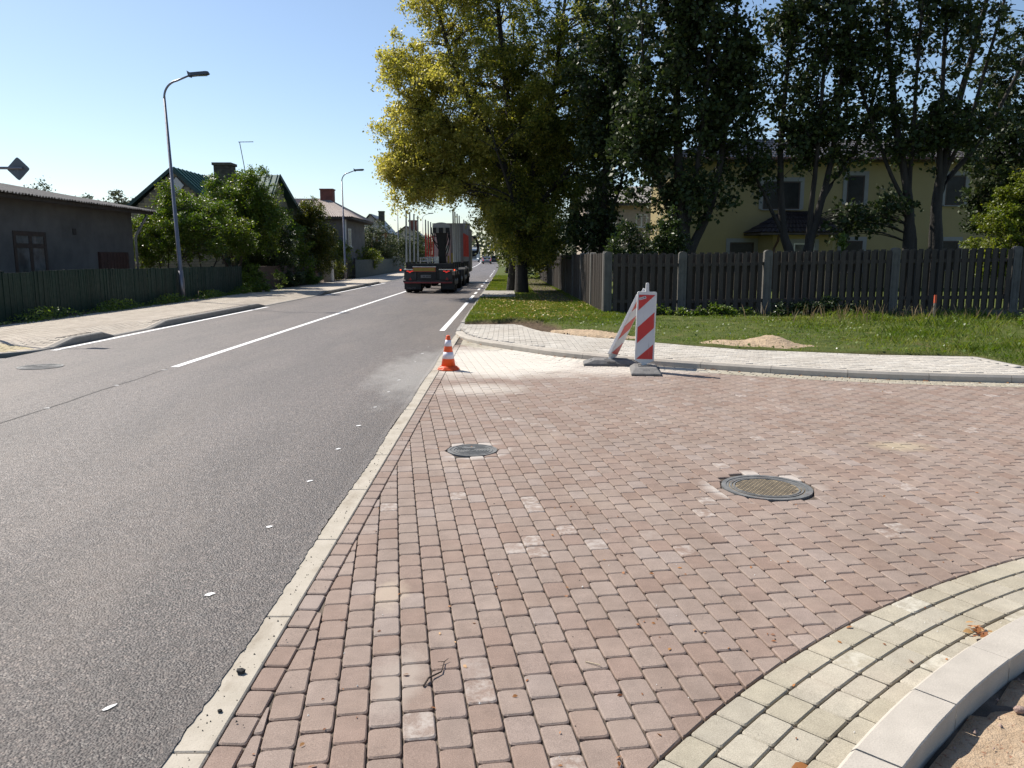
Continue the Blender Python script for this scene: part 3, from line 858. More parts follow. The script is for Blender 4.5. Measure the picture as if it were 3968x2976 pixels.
L_WEED = leaf_mat('weed_leaf', [(0, (.055, .10, .016)), (.5, (.10, .16, .026)), (.9, (.18, .22, .045)), (1, (.28, .25, .09))], .35, .45, posmix=.3)
L_GRASS = leaf_mat('grass_blade', [(0, (.055, .095, .014)), (.42, (.105, .150, .022)), (.7, (.175, .20, .040)), (.88, (.22, .20, .065)), (1, (.30, .24, .11))], .38, .5, posmix=.5)
L_LITTER = leaf_mat('dry_leaf', [(0, (.15, .055, .02)), (.35, (.26, .10, .032)), (.75, (.40, .18, .06)), (1, (.48, .30, .13))], .15, .6)

L_FALLEN = leaf_mat('fallen_linden_leaf', [(0, (.24, .13, .03)), (.5, (.38, .28, .07)), (1, (.48, .40, .16))], .15, .6)
def unit(v): return v / np.maximum(np.linalg.norm(v, axis=-1, keepdims=True), 1e-9)
def leaf_quads(C, size, up=.4, ratio=.62, hang=.0):
    """rhombic leaves at the points C"""
    n = len(C)
    nrm = RNG.normal(size=(n, 3)); nrm[:, 2] = np.abs(nrm[:, 2]) + up; nrm = unit(nrm)
    a = RNG.normal(size=(n, 3)); a[:, 2] -= hang; u = unit(a - nrm * (a * nrm).sum(1, keepdims=True)); w = np.cross(nrm, u)
    s = (size * RNG.uniform(.6, 1.25, n))[:, None]
    V = np.stack([C - u * s * .5, C + w * s * ratio * .5 + u * s * .06, C + u * s * .5 - nrm * s * .12, C - w * s * ratio * .5 + u * s * .06], 1).reshape(-1, 3)
    return V, np.arange(4 * n).reshape(n, 4)

def tubes_np(paths, n=5):
    """paths: list of (points (k,3), radii (k,))"""
    Vs = []; Fs = []; b = 0
    ang = np.arange(n) * 2 * np.pi / n
    for P, R in paths:
        P = np.asarray(P, float); R = np.asarray(R, float); k = len(P)
        T = unit(np.gradient(P, axis=0)); ref = np.where(np.abs(T[:, 2:3]) > .85, np.array([[1., 0, 0]]), np.array([[0, 0, 1.]]))
        U = unit(np.cross(T, ref)); W = np.cross(T, U)
        ring = P[:, None] + R[:, None, None] * (U[:, None] * np.cos(ang)[None, :, None] + W[:, None] * np.sin(ang)[None, :, None])
        Vs.append(ring.reshape(-1, 3)); i = np.arange(k - 1)[:, None] * n + b; j = np.arange(n)[None]; j2 = (j + 1) % n
        Fs.append(np.stack([i + j, i + j2, i + n + j2, i + n + j], -1).reshape(-1, 4)); b += k * n
    return np.concatenate(Vs), np.concatenate(Fs)

def bez(p0, p1, p2, k=6):
    t = np.linspace(0, 1, k)[:, None]; return (1 - t) ** 2 * p0 + 2 * t * (1 - t) * p1 + t * t * p2

def grow(name, base, stems, lobes, n_clump, n_leaf, leaf, mats, label=None, cat='tree', group=None, clump=.55, droop=.25, shell=.45,
         twig=.02, bare=0, up=.4, ratio=.62, sprays=5, cut=None, flat=.75, hang=0., loc_parts=True):
    """stems: list of (points, r0, r1); lobes: list of (centre, radii, weight); all in world metres"""
    root = empty(name, base, label, cat, group)
    B = np.array(base, float); paths = []; SP = []; SR = []
    for pts, r0, r1 in stems:
        P = catmull3([np.array(p, float) for p in pts]); r = np.linspace(r0, r1, len(P))
        if P[0][2] < base[2] + .3: r = r * (1 + .30 * np.exp(-np.linspace(0, 9, len(P))))
        P = P + np.cumsum(RNG.normal(0, .012, P.shape), 0) * np.linspace(0, 1, len(P))[:, None]
        paths.append((P, r)); SP.append(P); SR.append(r)
    SP_ = np.concatenate(SP); SR_ = np.concatenate(SR)
    W = np.array([l[2] for l in lobes], float); W /= W.sum(); pick = RNG.choice(len(lobes), n_clump, p=W)
    d = unit(RNG.normal(size=(n_clump, 3))); rr = RNG.random(n_clump) ** shell
    LC = np.array([l[0] for l in lobes], float); LR = np.array([l[1] for l in lobes], float)
    C = LC[pick] + d * rr[:, None] * LR[pick]
    if cut is not None: C = C[cut(C)]
    n_clump = len(C); sizes = RNG.uniform(.6, 1.3, n_clump)
    per = np.maximum((n_leaf * sizes / sizes.sum()).astype(int), 3)
    LP = []
    for i in range(n_clump):
        c = C[i]; dz = SP_[:, 2] - c[2]; dist = np.linalg.norm(SP_ - c, axis=1) + np.where(dz > -.2, 2.5 * np.abs(dz + .2), 0)
        k = int(np.argmin(dist)); s = SP_[k]; mid = s * .45 + c * .55 + np.array([0, 0, .18 * np.linalg.norm(c - s)])
        r0 = min(SR_[k] * .55, twig * (1 + .55 * np.linalg.norm(c - s)))
        br = bez(s, mid, c, 6); paths.append((br, np.linspace(r0, .006, 6)))
        m = per[i]; ns = sprays; cl = clump * sizes[i]
        e = unit(RNG.normal(size=(ns, 3))) * cl; e[:, 2] = e[:, 2] * flat - droop * cl
        for q in range(min(3, ns)): paths.append((np.stack([c, c + e[q] * .5 + [0, 0, .05], c + e[q]]), np.array([.009, .006, .003])))
        t = RNG.random(m) ** .8; j = RNG.integers(0, ns, m)
        LP.append(c + e[j] * t[:, None] + RNG.normal(0, cl * .17, (m, 3)))
        m2 = max(2, m // 9); LP.append(br[RNG.integers(3, 6, m2)] + RNG.normal(0, cl * .22, (m2, 3)))
    LP = np.concatenate(LP)
    V, F = leaf_quads(LP, leaf, up, ratio, hang)
    link('crown', np_mesh('crown', V - B, F, mats[0]), root)
    V, F = tubes_np(paths[:len(stems)], 9); V2, F2 = tubes_np(paths[len(stems):], 4)
    link('trunk', np_mesh('trunk', V - B, F, mats[1], smooth=True), root)
    link('branches', np_mesh('branches', V2 - B, F2, mats[1], smooth=True), root)
    return root
def catmull3(P, n=6):
    if len(P) < 3: return np.array([P[0] + (P[-1] - P[0]) * t for t in np.linspace(0, 1, n)])
    P = [2 * P[0] - P[1]] + P + [2 * P[-1] - P[-2]]; out = []
    for i in range(1, len(P) - 2):
        for k in range(n):
            t = k / n; out.append(.5 * ((2 * P[i]) + (-P[i - 1] + P[i + 1]) * t + (2 * P[i - 1] - 5 * P[i] + 4 * P[i + 1] - P[i + 2]) * t * t + (-P[i - 1] + 3 * P[i] - 3 * P[i + 1] + P[i + 2]) * t ** 3))
    out.append(P[-2]); return np.array(out)

# ---- the big yellowing linden by the road
GRP_L = 'linden trees along the right of the road'
b = (.65, 34.3, .1)
grow('linden_tree', b,
     [([(.65, 34.3, 0), (.62, 34.4, 2), (.5, 34.5, 4.2), (.3, 34.6, 6.5), (.0, 34.6, 9.5), (-.3, 34.7, 12.5), (-.4, 34.8, 15)], .25, .05),
      ([(.55, 34.4, 3.2), (1.1, 34.3, 5.2), (1.9, 34.2, 8), (2.3, 34.2, 11), (2.6, 34.1, 13.5)], .15, .04),
      ([(.5, 34.5, 4.0), (-.5, 34.2, 6.2), (-1.7, 33.9, 8.4), (-2.6, 33.7, 10.8), (-3.0, 33.6, 13)], .18, .04),
      ([(.4, 34.5, 4.8), (-1.2, 34.0, 6.2), (-3.0, 33.6, 7.4), (-4.4, 33.5, 8.2)], .13, .03),
      ([(.55, 34.4, 3.0), (-1.0, 34.0, 4.3), (-2.8, 33.7, 5.0), (-4.4, 33.6, 5.1)], .12, .025),
      ([(.6, 34.4, 3.0), (2.0, 33.6, 4.6), (3.2, 33.2, 6.0)], .11, .03),
      ([(.6, 34.3, 2.4), (.2, 32.8, 4.0), (-.4, 31.6, 5.6)], .11, .03)],
     [((-.6, 34.4, 8.8), (4.5, 3.6, 4.6), 5.5), ((-3.4, 33.9, 9.2), (1.8, 2.2, 1.7), 1.2), ((-4.0, 33.8, 5.2), (1.55, 2.0, 1.15), 1.1), ((-3.6, 33.9, 7.0), (1.8, 2.0, 1.3), 1.3), ((-2.6, 34.0, 6.0), (2.0, 2.2, 1.4), 1.2),
      ((-2.4, 33.6, 4.5), (2.0, 2.0, 1.2), 1.0), ((2.2, 34.0, 6.8), (2.4, 2.8, 3.3), 2.2), ((.9, 33.6, 3.3), (2.1, 2.0, 1.8), 1.5), ((-2.3, 34.2, 12.2), (2.0, 2.5, 2.0), 1.2),
      ((-.5, 34.6, 13.5), (2.6, 3, 2.6), 1.0), ((3.3, 34, 10.5), (1.8, 2.4, 2.8), 1.2), ((3.4, 34.2, 6.2), (1.7, 2.2, 2.8), 1.6), ((1.3, 33.9, 2.1), (1.4, 1.2, .8), .7)],
     820, 185000, .118, (L_LIND, M_BARKD), 'tall linden turning yellow whose crown hangs over the road behind the timber truck', 'tree', GRP_L, clump=.62, droop=.5, shell=.42, twig=.018, hang=1.2, cut=lambda C: (C[:, 2] > np.where(C[:, 0] < -1.1, 4.1, np.where(C[:, 0] < -.5, 3.0, 0))))
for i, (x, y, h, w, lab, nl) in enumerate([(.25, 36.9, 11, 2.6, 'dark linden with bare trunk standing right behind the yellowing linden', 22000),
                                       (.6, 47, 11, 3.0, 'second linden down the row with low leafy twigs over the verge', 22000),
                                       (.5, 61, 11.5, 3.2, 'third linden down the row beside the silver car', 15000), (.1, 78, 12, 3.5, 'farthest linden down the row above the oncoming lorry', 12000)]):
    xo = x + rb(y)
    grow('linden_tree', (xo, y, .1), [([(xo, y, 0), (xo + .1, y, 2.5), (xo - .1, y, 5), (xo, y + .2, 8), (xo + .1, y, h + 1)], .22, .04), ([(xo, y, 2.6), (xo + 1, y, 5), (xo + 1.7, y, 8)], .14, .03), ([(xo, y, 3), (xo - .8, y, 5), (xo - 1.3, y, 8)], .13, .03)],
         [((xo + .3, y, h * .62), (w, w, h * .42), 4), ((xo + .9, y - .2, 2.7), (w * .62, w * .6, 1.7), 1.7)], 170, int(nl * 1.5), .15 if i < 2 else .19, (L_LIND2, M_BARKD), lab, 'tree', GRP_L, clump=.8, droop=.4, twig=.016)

# ---- tall dark poplars behind the plank fence
GRP_P = 'tall poplars behind the plank fence'
def poplar(x, y, stems, lobes, nc, nl, label, leaf=.150, clump=.46, dens=1.0):
    nc = int(nc * 2.1 * dens); nl = int(nl * 1.15 * dens)
    S = []
    for (dx0, pts, r0) in stems: S.append(([(x + dx0, y, 0)] + [(x + a, y + c, z) for a, c, z in pts], r0 * .82, .022))
    Lb = [((x + a, y + c, z), r, w) for (a, c, z, r, w) in lobes]
    return grow('poplar_tree', (x, y, 0), S, Lb, nc, nl, leaf, (L_POP, M_BARKD), label, 'tree', GRP_P, clump=clump, droop=.05, shell=.55, twig=.010, up=.1, ratio=.8, sprays=5, flat=1.0)
poplar(5.75, 26.0,
       [(0, [(0, 0, 1.8), (-.25, 0, 4), (-.4, .1, 7), (-.3, .2, 10.5), (-.2, .2, 14)], .30), (.05, [(.15, 0, 1.7), (.8, 0, 3.4), (1.2, .1, 6), (1.4, .1, 9), (1.5, .2, 13)], .22),
        (0, [(-.1, 0, 2.0), (-.9, .1, 4), (-1.5, .1, 7), (-1.7, .2, 11)], .16), (0, [(.0, 0, 2.2), (.3, -.3, 5), (.5, -.5, 9), (.5, -.5, 13)], .16)],
       [(-.2, 0, 9.0, (1.9, 1.6, 5.2), 5), (1.2, 0, 6.5, (1.0, 1.1, 2.6), 1.6), (-1.4, 0, 5.4, (1.0, 1.1, 2.2), 1.5), (0, 0, 3.6, (1.5, 1.2, .9), .8)], 330, 30000,
       'densest of the dark poplars, left in the row, forked low above the fence')
poplar(9.75, 26.4,
       [(-.3, [(-.45, 0, 1.6), (-.75, 0, 2.6), (-.95, .1, 5), (-.9, .1, 8), (-.9, .1, 13)], .24), (.05, [(.05, 0, 1.6), (.35, 0, 3), (.75, 0, 5), (1.0, .1, 8), (1.3, .1, 13)], .22),
        (-.3, [(-.6, 0, 2.0), (-1.3, 0, 3.4), (-1.9, 0, 4.6), (-2.2, 0, 6.4)], .11), (.05, [(.1, 0, 2.6), (.15, -.2, 5), (.2, -.3, 9), (.1, -.3, 13)], .14), (.05, [(.4, 0, 3.2), (1.5, 0, 5.2), (2.2, 0, 8), (2.5, 0, 12)], .12)],
       [(-.6, 0, 9.0, (1.7, 1.2, 4.8), 2.6), (1.2, 0, 8.5, (1.7, 1.2, 4.6), 2.2), (-1.7, 0, 4.6, (.8, .8, 1.0), .45), (.1, 0, 5.4, (1.5, 1.0, 1.0), 1.0), (1.7, 0, 3.0, (.7, .7, .6), .16)], 290, 21000,
       'poplar on two slanting trunks in front of the porch of the yellow house', dens=.74)
poplar(13.35, 26.2,
       [(-.1, [(-.3, 0, 1.8), (-.45, 0, 3.5), (-1.0, .1, 6), (-1.5, .1, 9), (-1.9, .2, 13)], .27), (.6, [(.6, 0, 1.9), (.5, 0, 3.6), (.9, .1, 6), (1.5, .1, 9), (2.3, .1, 13)], .30),
        (-.1, [(-.2, 0, 2.6), (-1.2, 0, 4.6), (-2.4, 0, 7.5), (-3.2, 0, 11)], .12), (.6, [(.55, 0, 3), (.3, -.2, 5.5), (.1, -.3, 9), (.2, -.3, 13)], .17), (.6, [(.5, 0, 3.4), (1.8, 0, 5.4), (3.0, .1, 8), (3.8, .1, 11)], .14),
        (.6, [(.6, 0, 3.8), (1.2, -.3, 6), (2.0, -.4, 10), (2.5, -.4, 13)], .11), (-.1, [(-.4, 0, 3.4), (-.6, -.3, 6), (-.7, -.4, 9.5), (-.9, -.4, 13)], .11)],
       [(0, 0, 9.2, (3.7, 1.5, 4.6), 3.0), (.2, 0, 5.6, (2.8, 1.3, 1.2), 1.6), (-1.0, 0, 3.4, (.8, .8, .7), .2), (-2.2, 0, 2.5, (.8, .6, .5), .12)], 330, 22000,
       'widest poplar, right in the row, many bare limbs fanning out against the sky', dens=.60)
poplar(20.6, 32, [(0, [(0, 0, 2), (-.3, 0, 5), (-.4, 0, 9), (-.3, 0, 13)], .26), (0, [(.2, 0, 2.4), (1, 0, 5), (1.5, 0, 9)], .16), (0, [(-.2, 0, 2.4), (-1.2, 0, 4.6), (-1.8, 0, 8)], .16)],
       [(-.8, 0, 6.5, (2.2, 1.6, 4.3), 4), (-1.2, 0, 3.6, (1.4, 1.2, 1.3), 1)], 170, 15000, 'poplar at the right edge, dark behind the light green bush')
poplar(3.6, 30.5, [(0, [(0, 0, 2), (.1, 0, 5), (.3, 0, 9), (.3, 0, 13)], .2), (0, [(.1, 0, 2.4), (.8, 0, 5), (1.2, 0, 9)], .12)],
       [(.2, 0, 7.5, (1.7, 1.5, 5.0), 4), (-.2, 0, 2.8, (1.2, 1.0, 1.2), 1.2)], 170, 14000, 'slim poplar in the gap between the linden and the densest poplar')

# ---- bushes
def bush(name, base, lobes, nc, nl, leaf, mats, label, cat='bush', group=None, clump=.3, stem_r=.04, **kw):
    nl = int(nl * 1.9); nc = int(nc * 1.3); leaf *= 1.08
    S = []; B = np.array(base, float)
    for (c, r, w) in lobes[:4]:
        c = np.array(c, float); S.append(([tuple(B + [RNG.normal(0, .08), RNG.normal(0, .08), 0]), tuple(B * .5 + c * .5 + [0, 0, .1]), tuple(c)], stem_r, stem_r * .3))
    return grow(name, base, S, lobes, nc, nl, leaf, mats, label, cat, group, clump=clump, shell=kw.pop('shell', .4), twig=.012, **kw)
bush('bush', (4.35, 23.6, .1), [((4.0, 23.8, 2.0), (.95, .7, .8), 3), ((4.75, 23.6, 2.25), (.5, .45, .75), 1.5), ((3.5, 23.9, 1.6), (.8, .6, .5), 1.2)], 80, 5200, .105, (L_DARK, M_BARKD),
     'glossy shrub poking over the fence corner behind the barriers', droop=.5, ratio=.45, hang=1)
bush('bush', (18.6, 30, .1), [((18.8, 30, 2.4), (1.6, 1.3, 1.5), 3), ((19.5, 30, 3.9), (1.3, 1.1, 1.1), 2), ((18.0, 29.8, 1.9), (1.1, 1, 1.0), 1)], 170, 15000, .085, (L_BRIGHT, M_BARK),
     'light green sunlit bush behind the right end of the fence')
GB = 'garden bushes along the left footpath'
bush('bush', (-14.0, 33.0, .1), [((-14.3, 33, 2.55), (1.6, 1.0, 1.15), 3), ((-12.7, 33.2, 2.45), (1.3, 1, 1.05), 2.6), ((-15.0, 33.3, 2.3), (.9, .9, 1.0), 1.5), ((-13.9, 34.0, 4.0), (.75, .8, .8), 1.3), ((-12.4, 34.5, 3.5), (.9, .8, .7), 1.2)], 190, 16000, .085, (L_APPLE, M_BARK),
     'rounded bush topped with yellow green shoots right behind the green fence', group=GB, clump=.36)
bush('apple_tree', (-12.9, 38.5, .1), [((-13.4, 38.5, 4.2), (1.3, 1.2, 1.2), 3), ((-11.9, 38.6, 4.7), (1.15, 1.1, 1.25), 3.2), ((-12.9, 38.3, 3.0), (1.9, 1.3, 1.1), 3), ((-14.3, 38.4, 3.6), (1.0, 1, .9), 1.2), ((-11.5, 38.4, 3.2), (1.1, 1, 1.1), 1.8)], 260, 24000, .09, (L_APPLE, M_BARK),
     'apple tree taller than its neighbours in front of the green roofed house', 'tree', GB, clump=.42, droop=.4, stem_r=.08)
bush('bush', (-11.9, 41.5, .1), [((-12.0, 41.5, 2.0), (1.4, 1.1, 1.3), 3), ((-11.8, 41.2, 3.0), (.95, .9, .9), 1.5), ((-13.1, 41, 1.6), (1.0, .9, 1.1), 1.5)], 150, 12000, .085, (L_DARK, M_BARKD),
     'dark bush at the end of the green fence, below the apple tree', group=GB, clump=.36)
bush('bush', (-11.9, 49.5, .1), [((-12.0, 49.5, 3.2), (1.6, 1.4, 1.6), 3), ((-11.5, 49.3, 2.0), (1.6, 1.2, 1.3), 2.5), ((-13.2, 49.5, 2.4), (1.0, 1, 1.4), 1.3), ((-11.8, 49.5, 4.5), (.9, .9, .7), .9)], 210, 15000, .10, (L_RED, M_BARK),
     'small tree with reddish leaves and thin limbs behind the grey cabinet', 'tree', GB, clump=.45)
bush('hedge', (-11.75, 54.5, .1), [((-11.75, 53.4, .9), (.38, .9, .75), 1), ((-11.75, 55.0, .9), (.38, .9, .75), 1), ((-11.75, 56.5, .85), (.38, .9, .7), 1)], 90, 6500, .08, (L_RED, M_BARKD), 'clipped hedge between the grey cabinet and the second street lamp', 'hedge', clump=.26)
bush('bush', (-13.3, 67, .1), [((-13.2, 67, 1.9), (1.5, 1.6, 1.1), 2), ((-12.4, 70, 1.7), (1.4, 1.6, 1.0), 2), ((-14.4, 65, 2.5), (1.0, 1.2, 1.2), 1.2)], 130, 8000, .12, (L_BRIGHT, M_BARK), 'bright green bush just past the second street lamp', group=GB, clump=.5)
bush('bush', (-13.2, 82, .1), [((-13.2, 82, 3.1), (2.0, 2, 2.2), 3), ((-12.1, 84, 2.2), (1.6, 2, 1.7), 2), ((-14.6, 80, 2.3), (1.4, 2, 1.7), 1.4)], 150, 8500, .15, (L_CON, M_BARK), 'feathery grey green shrub mass above the dark board fence', group=GB, clump=.65)
bush('bush', (-12.2, 100, .2), [((-12.2, 100, 3.0), (2.4, 2, 2.2), 3), ((-11.2, 104, 2.6), (1.6, 2, 2.2), 2)], 90, 5500, .2, (L_CON, M_BARK), 'farthest shrub mass seen between the stakes of the timber truck', group=GB, clump=.8)
bush('bush', (-13.4, 35.6, .1), [((-13.6, 35.6, 3.3), (1.3, 1.1, 1.0), 2), ((-12.2, 35.8, 2.6), (1.2, 1.0, 1.1), 2), ((-14.6, 35.4, 2.6), (1.0, 1, 1.0), 1)], 150, 11000, .085, (L_APPLE, M_BARK), 'yellow green bush filling the space between the lamp post and the apple tree', group=GB, clump=.38)
bush('bush', (-12.6, 45.5, .1), [((-12.9, 45.5, 3.2), (1.5, 1.2, 1.5), 2.5), ((-11.9, 45.2, 2.0), (1.2, 1.1, 1.2), 2), ((-13.6, 46, 4.3), (.9, .9, .8), 1)], 150, 11000, .095, (L_APPLE, M_BARK), 'green shrub mass behind the brown garden wall', group=GB, clump=.42)
bush('bush', (-12.2, 60.4, .1), [((-12.4, 60.6, 1.8), (1.0, .7, 1.2), 2), ((-11.9, 60.0, 1.0), (.5, .7, .8), 1), ((-13.6, 60.6, 2.2), (.9, .6, 1.2), 1.2)], 90, 5200, .11, (L_BRIGHT, M_BARK), 'bright green bush showing through the bar gate by the second lamp', group=GB, clump=.38)
# weeds and low plants as things one can point at
bush('weed_clump', (-11.3, 36.4, .1), [((-11.4, 36.4, .75), (.55, .6, .65), 2), ((-11.1, 36.0, .4), (.6, .6, .3), 1.2), ((-10.75, 38.2, .8), (.25, .25, .6), .5)], 60, 3400, .07, (L_WEED, M_BARK), 'clump of flowering weeds at the end of the green fence', 'weeds', clump=.22)
bush('weed_clump', (-11.3, 42.8, .1), [((-11.4, 43.2, .6), (.6, 1.4, .5), 1)], 40, 2000, .08, (L_DARK, M_BARKD), 'dark low weeds along the brown wall', 'weeds', clump=.25)
bush('weed_clump', (-11.3, 46.6, .1), [((-11.3, 46.6, .55), (.5, 1.3, .5), 1)], 40, 2000, .08, (L_WEED, M_BARKD), 'low leafy weeds just left of the grey cabinet', 'weeds', clump=.25)
bush('weed_clump', (12.6, 15.6, .08), [((12.4, 15.7, .34), (1.15, .7, .26), 2), ((11.6, 16.6, .36), (.9, .6, .22), 1)], 90, 5200, .06, (L_WEED, M_BARK), 'leafy pale green weed patch in the tall grass at the right', 'weeds', clump=.2)
bush('weed_clump', (8.6, 20.6, .08), [((8.4, 20.7, .30), (1.0, .25, .28), 1), ((7.4, 20.6, .26), (.6, .25, .22), .8)], 60, 3600, .06, (L_DARK, M_BARKD), 'dark weeds against the fence boards, left of the orange tipped stake', 'weeds', clump=.18)
bush('weed_clump', (5.5, 20.5, .15), [((5.2, 20.6, .24), (1.1, .3, .16), 1), ((3.9, 20.8, .22), (.6, .3, .14), .5)], 60, 3000, .06, (L_WEED, M_BARK), 'low bright weeds along the foot of the fence behind the barriers', 'weeds', clump=.16)
# tall weed in front of the fence beyond
r_ = grow('tall_weed', (9.35, 22.5, .1), [([(9.35, 22.5, .1), (9.35, 22.5, 1.2), (9.38, 22.5, 2.35)], .012, .006)], [((9.36, 22.5, 1.95), (.10, .08, .34), 1)], 26, 170, .13, (L_WEED, L_WEED), 'single tall weed rising above the fence before the two slanting trunks', 'weed', clump=.10, ratio=.22, twig=.004, droop=.1, sprays=2)

# ---- far trees
def far_tree(x, y, z0, h, w, label, nl=3500, leaf=.35):
    grow('far_tree', (x, y, z0), [([(x, y, z0), (x, y, z0 + h * .4), (x + .2, y, z0 + h * .8)], w * .08, w * .02)], [((x, y, z0 + h * .62), (w, w, h * .40), 1)], 60, nl, leaf, (L_FAR, M_BARK), label, 'tree', 'trees beyond the houses', clump=w * .3, twig=.03)
far_tree(-35, 60, 0, 7.4, 2.6, 'thin topped tree behind the grey building, nearest the diamond sign', 2600, .22)
far_tree(-30.5, 60, 0, 6.6, 1.6, 'small thin tree peeping over the grey roof', 1300, .22)
far_tree(-33, 70, 0, 7.3, 2.6, 'round tree between the grey roof and the brick gable', 3200, .26)
far_tree(-26, 98, 0, 8.6, 3.6, 'pale willow behind the hip roofed house', 3600, .32)
far_tree(-20.5, 92, 0, 7.0, 2.6, 'dark tree right of the red chimney', 3000, .3)
far_tree(-19.5, 104, 0, 5.6, 1.7, 'small tree left of the white brick gable', 1500, .3)
fb = MB()
P = RNG.uniform(0, 1, (5200, 3)); X = -60 + 130 * P[:, 0]; hgt = 5 + 4.5 * np.abs(np.sin(X * .11)) + 2.5 * np.sin(X * .43) ** 2
C = np.stack([X, 330 + 25 * P[:, 1], 1.0 + hgt * P[:, 2] ** .8], 1)
V, F = leaf_quads(C, 1.7, .3, .8)
tag(link('treeline', np_mesh('treeline', V, F, L_FAR)), kind='stuff')

# ---- grass: single blades on the lawn
def blades(P, h, w, lean=.5):
    n = len(P); a = RNG.uniform(0, 2 * np.pi, n); u = np.stack([np.cos(a), np.sin(a), np.zeros(n)], 1)
    b = RNG.uniform(0, 2 * np.pi, n); l = np.stack([np.cos(b), np.sin(b), np.zeros(n)], 1) * (h * lean * RNG.random(n))[:, None]
    hh = h[:, None] * np.array([[0, 0, 1.]])
    wv = (w if hasattr(w, '__len__') else np.full(n, w))[:, None]
    V = np.stack([P - u * wv, P + u * wv, P + l * .45 + hh * .62 + u * wv * .7, P + l + hh], 1)
    return V.reshape(-1, 3), np.arange(4 * n).reshape(n, 4)
def grass_field(n, x0, x1, y0, y1, hfun, seed_w=.0035):
    P = np.stack([RNG.uniform(x0, x1, n), RNG.uniform(y0, y1, n)], 1)
    z, d, soil, up = [np.concatenate(a) for a in zip(*[lawn_z(P[i:i + 6000]) for i in range(0, n, 6000)])]
    k = seg_sd(P[:1], KERB)
    ks = np.concatenate([seg_sd(P[i:i + 6000], KERB)[0] for i in range(0, n, 6000)])
    thin = np.clip(.5 + .8 * np.sin(P[:, 0] * 2.1 + np.sin(P[:, 1] * 3)) * np.sin(P[:, 1] * 2.7), .35, 1)
    thin = thin * np.clip(.75 + .6 * np.sin(P[:, 0] * .9 + 2 * np.sin(P[:, 1] * .7)) * np.sin(P[:, 1] * 1.1), .3, 1)
    ok = (d > .04) & (soil < .45) & ((ks > .2) | (P[:, 1] > 17.3)) & (RNG.random(n) < thin)
    P3 = np.stack([P[:, 0], P[:, 1], z - .01], 1)[ok]
    return P3, hfun(P3) * RNG.uniform(.5, 1.3, len(P3))
def gh(P):
    X, Y = P[:, 0], P[:, 1]
    rough = np.clip((X - 5.5) / 3.5, 0, 1)
    tuft = .5 + .5 * np.sin(X * 3.1 + 1.3 * np.sin(Y * 2.2)) * np.sin(Y * 3.7 + X)
    return .035 + .03 * tuft + rough * (.03 + .13 * tuft ** 2)
P1, H1 = grass_field(150000, -1.0, 16.5, 10.2, 21.4, gh)
P2, H2 = grass_field(60000, -1.0, 3.0, 18.6, 22.4, gh)
n3 = 90000; P3 = np.stack([RNG.uniform(-1.0, 2.7, n3), 22.3 + 48 * RNG.random(n3) ** 1.4, np.full(n3, .13)], 1)
P3 = P3[~((P3[:, 0] < .35) & (P3[:, 1] > 30.5) & (P3[:, 1] < 36.7)) & ~((P3[:, 0] > 1.2) & (P3[:, 0] < 2.3) & (P3[:, 1] > 27.5) & (RNG.random(n3) < .8))]
H3 = RNG.uniform(.025, .07, len(P3))
PA = np.concatenate([P1, P2, P3]); HA = np.concatenate([H1, H2, H3])
V, F = blades(PA, HA, np.clip(PA[:, 1] * .00030, .0035, .011), .9)
tag(link('grass', np_mesh('grass', V, F, L_GRASS)), kind='stuff')
# clover, dock and other flat leaves among the grass
n = 17000; Pw, Hw = grass_field(n, -1.0, 16.5, 10.2, 21.4, gh)
V, F = leaf_quads(Pw + np.stack([np.zeros(len(Pw)), np.zeros(len(Pw)), Hw * .8], 1), .055, 1.2, .8)
tag(link('clover_leaves', np_mesh('clover_leaves', V, F, L_WEED)), kind='stuff')
# white clover heads
n = 120; Pw, Hw = grass_field(n, 2.5, 16.5, 11, 20.5, gh)
V, F = leaf_quads(Pw + np.stack([np.zeros(len(Pw)), np.zeros(len(Pw)), Hw * 1.0 + .01], 1), .035, 1.5, .9)
tag(link('clover_flowers', np_mesh('clover_flowers', V, F, mat('petal_white', (.6, .6, .52), .7))), kind='stuff')
# dry stalks
n = 260; Pw = np.stack([RNG.normal(9.2, 1.6, n), RNG.normal(19.4, .9, n), np.full(n, .12)], 1); Pw = Pw[(Pw[:, 1] < 21)]
V, F = blades(Pw, RNG.uniform(.2, .45, len(Pw)), .004, .5)
M_STALK = leaf_mat('dry_stalk', [(0, (.17, .12, .07)), (1, (.30, .23, .13))], .2, .6)
tag(link('dry_stalks', np_mesh('dry_stalks', V, F, M_STALK)), kind='stuff')
# fallen yellow leaves on the lawn under the lindens
n = 1500; Pl = np.stack([RNG.normal(0.7, 1.2, n), RNG.uniform(19.3, 33, n), np.full(n, .185)], 1); Pl = Pl[(Pl[:, 0] > -.95) & (Pl[:, 0] < 2.6)]
V, F = leaf_quads(Pl, .055, 1.5, .8); tag(link('fallen_leaves', np_mesh('fallen_leaves', V, F, L_FALLEN)), kind='stuff')
# weeds along the foot of the green fence
n = 11000; Pv = np.stack([RNG.uniform(-11.5, -11.05, n), RNG.uniform(15, 36, n), np.full(n, .1)], 1)
keep = RNG.random(n) < np.clip(.12 + .9 * np.sin(Pv[:, 1] * .85 + .6) ** 2 * np.clip((Pv[:, 1] - 15) / 6, .25, 1), 0, 1); Pv = Pv[keep]
Pv[:, 2] += RNG.random(len(Pv)) ** 1.3 * (.10 + .24 * np.sin(Pv[:, 1] * .85 + .6) ** 2)
V, F = leaf_quads(Pv, .065, .5, .6); tag(link('undergrowth', np_mesh('undergrowth', V, F, L_WEED)), kind='stuff')
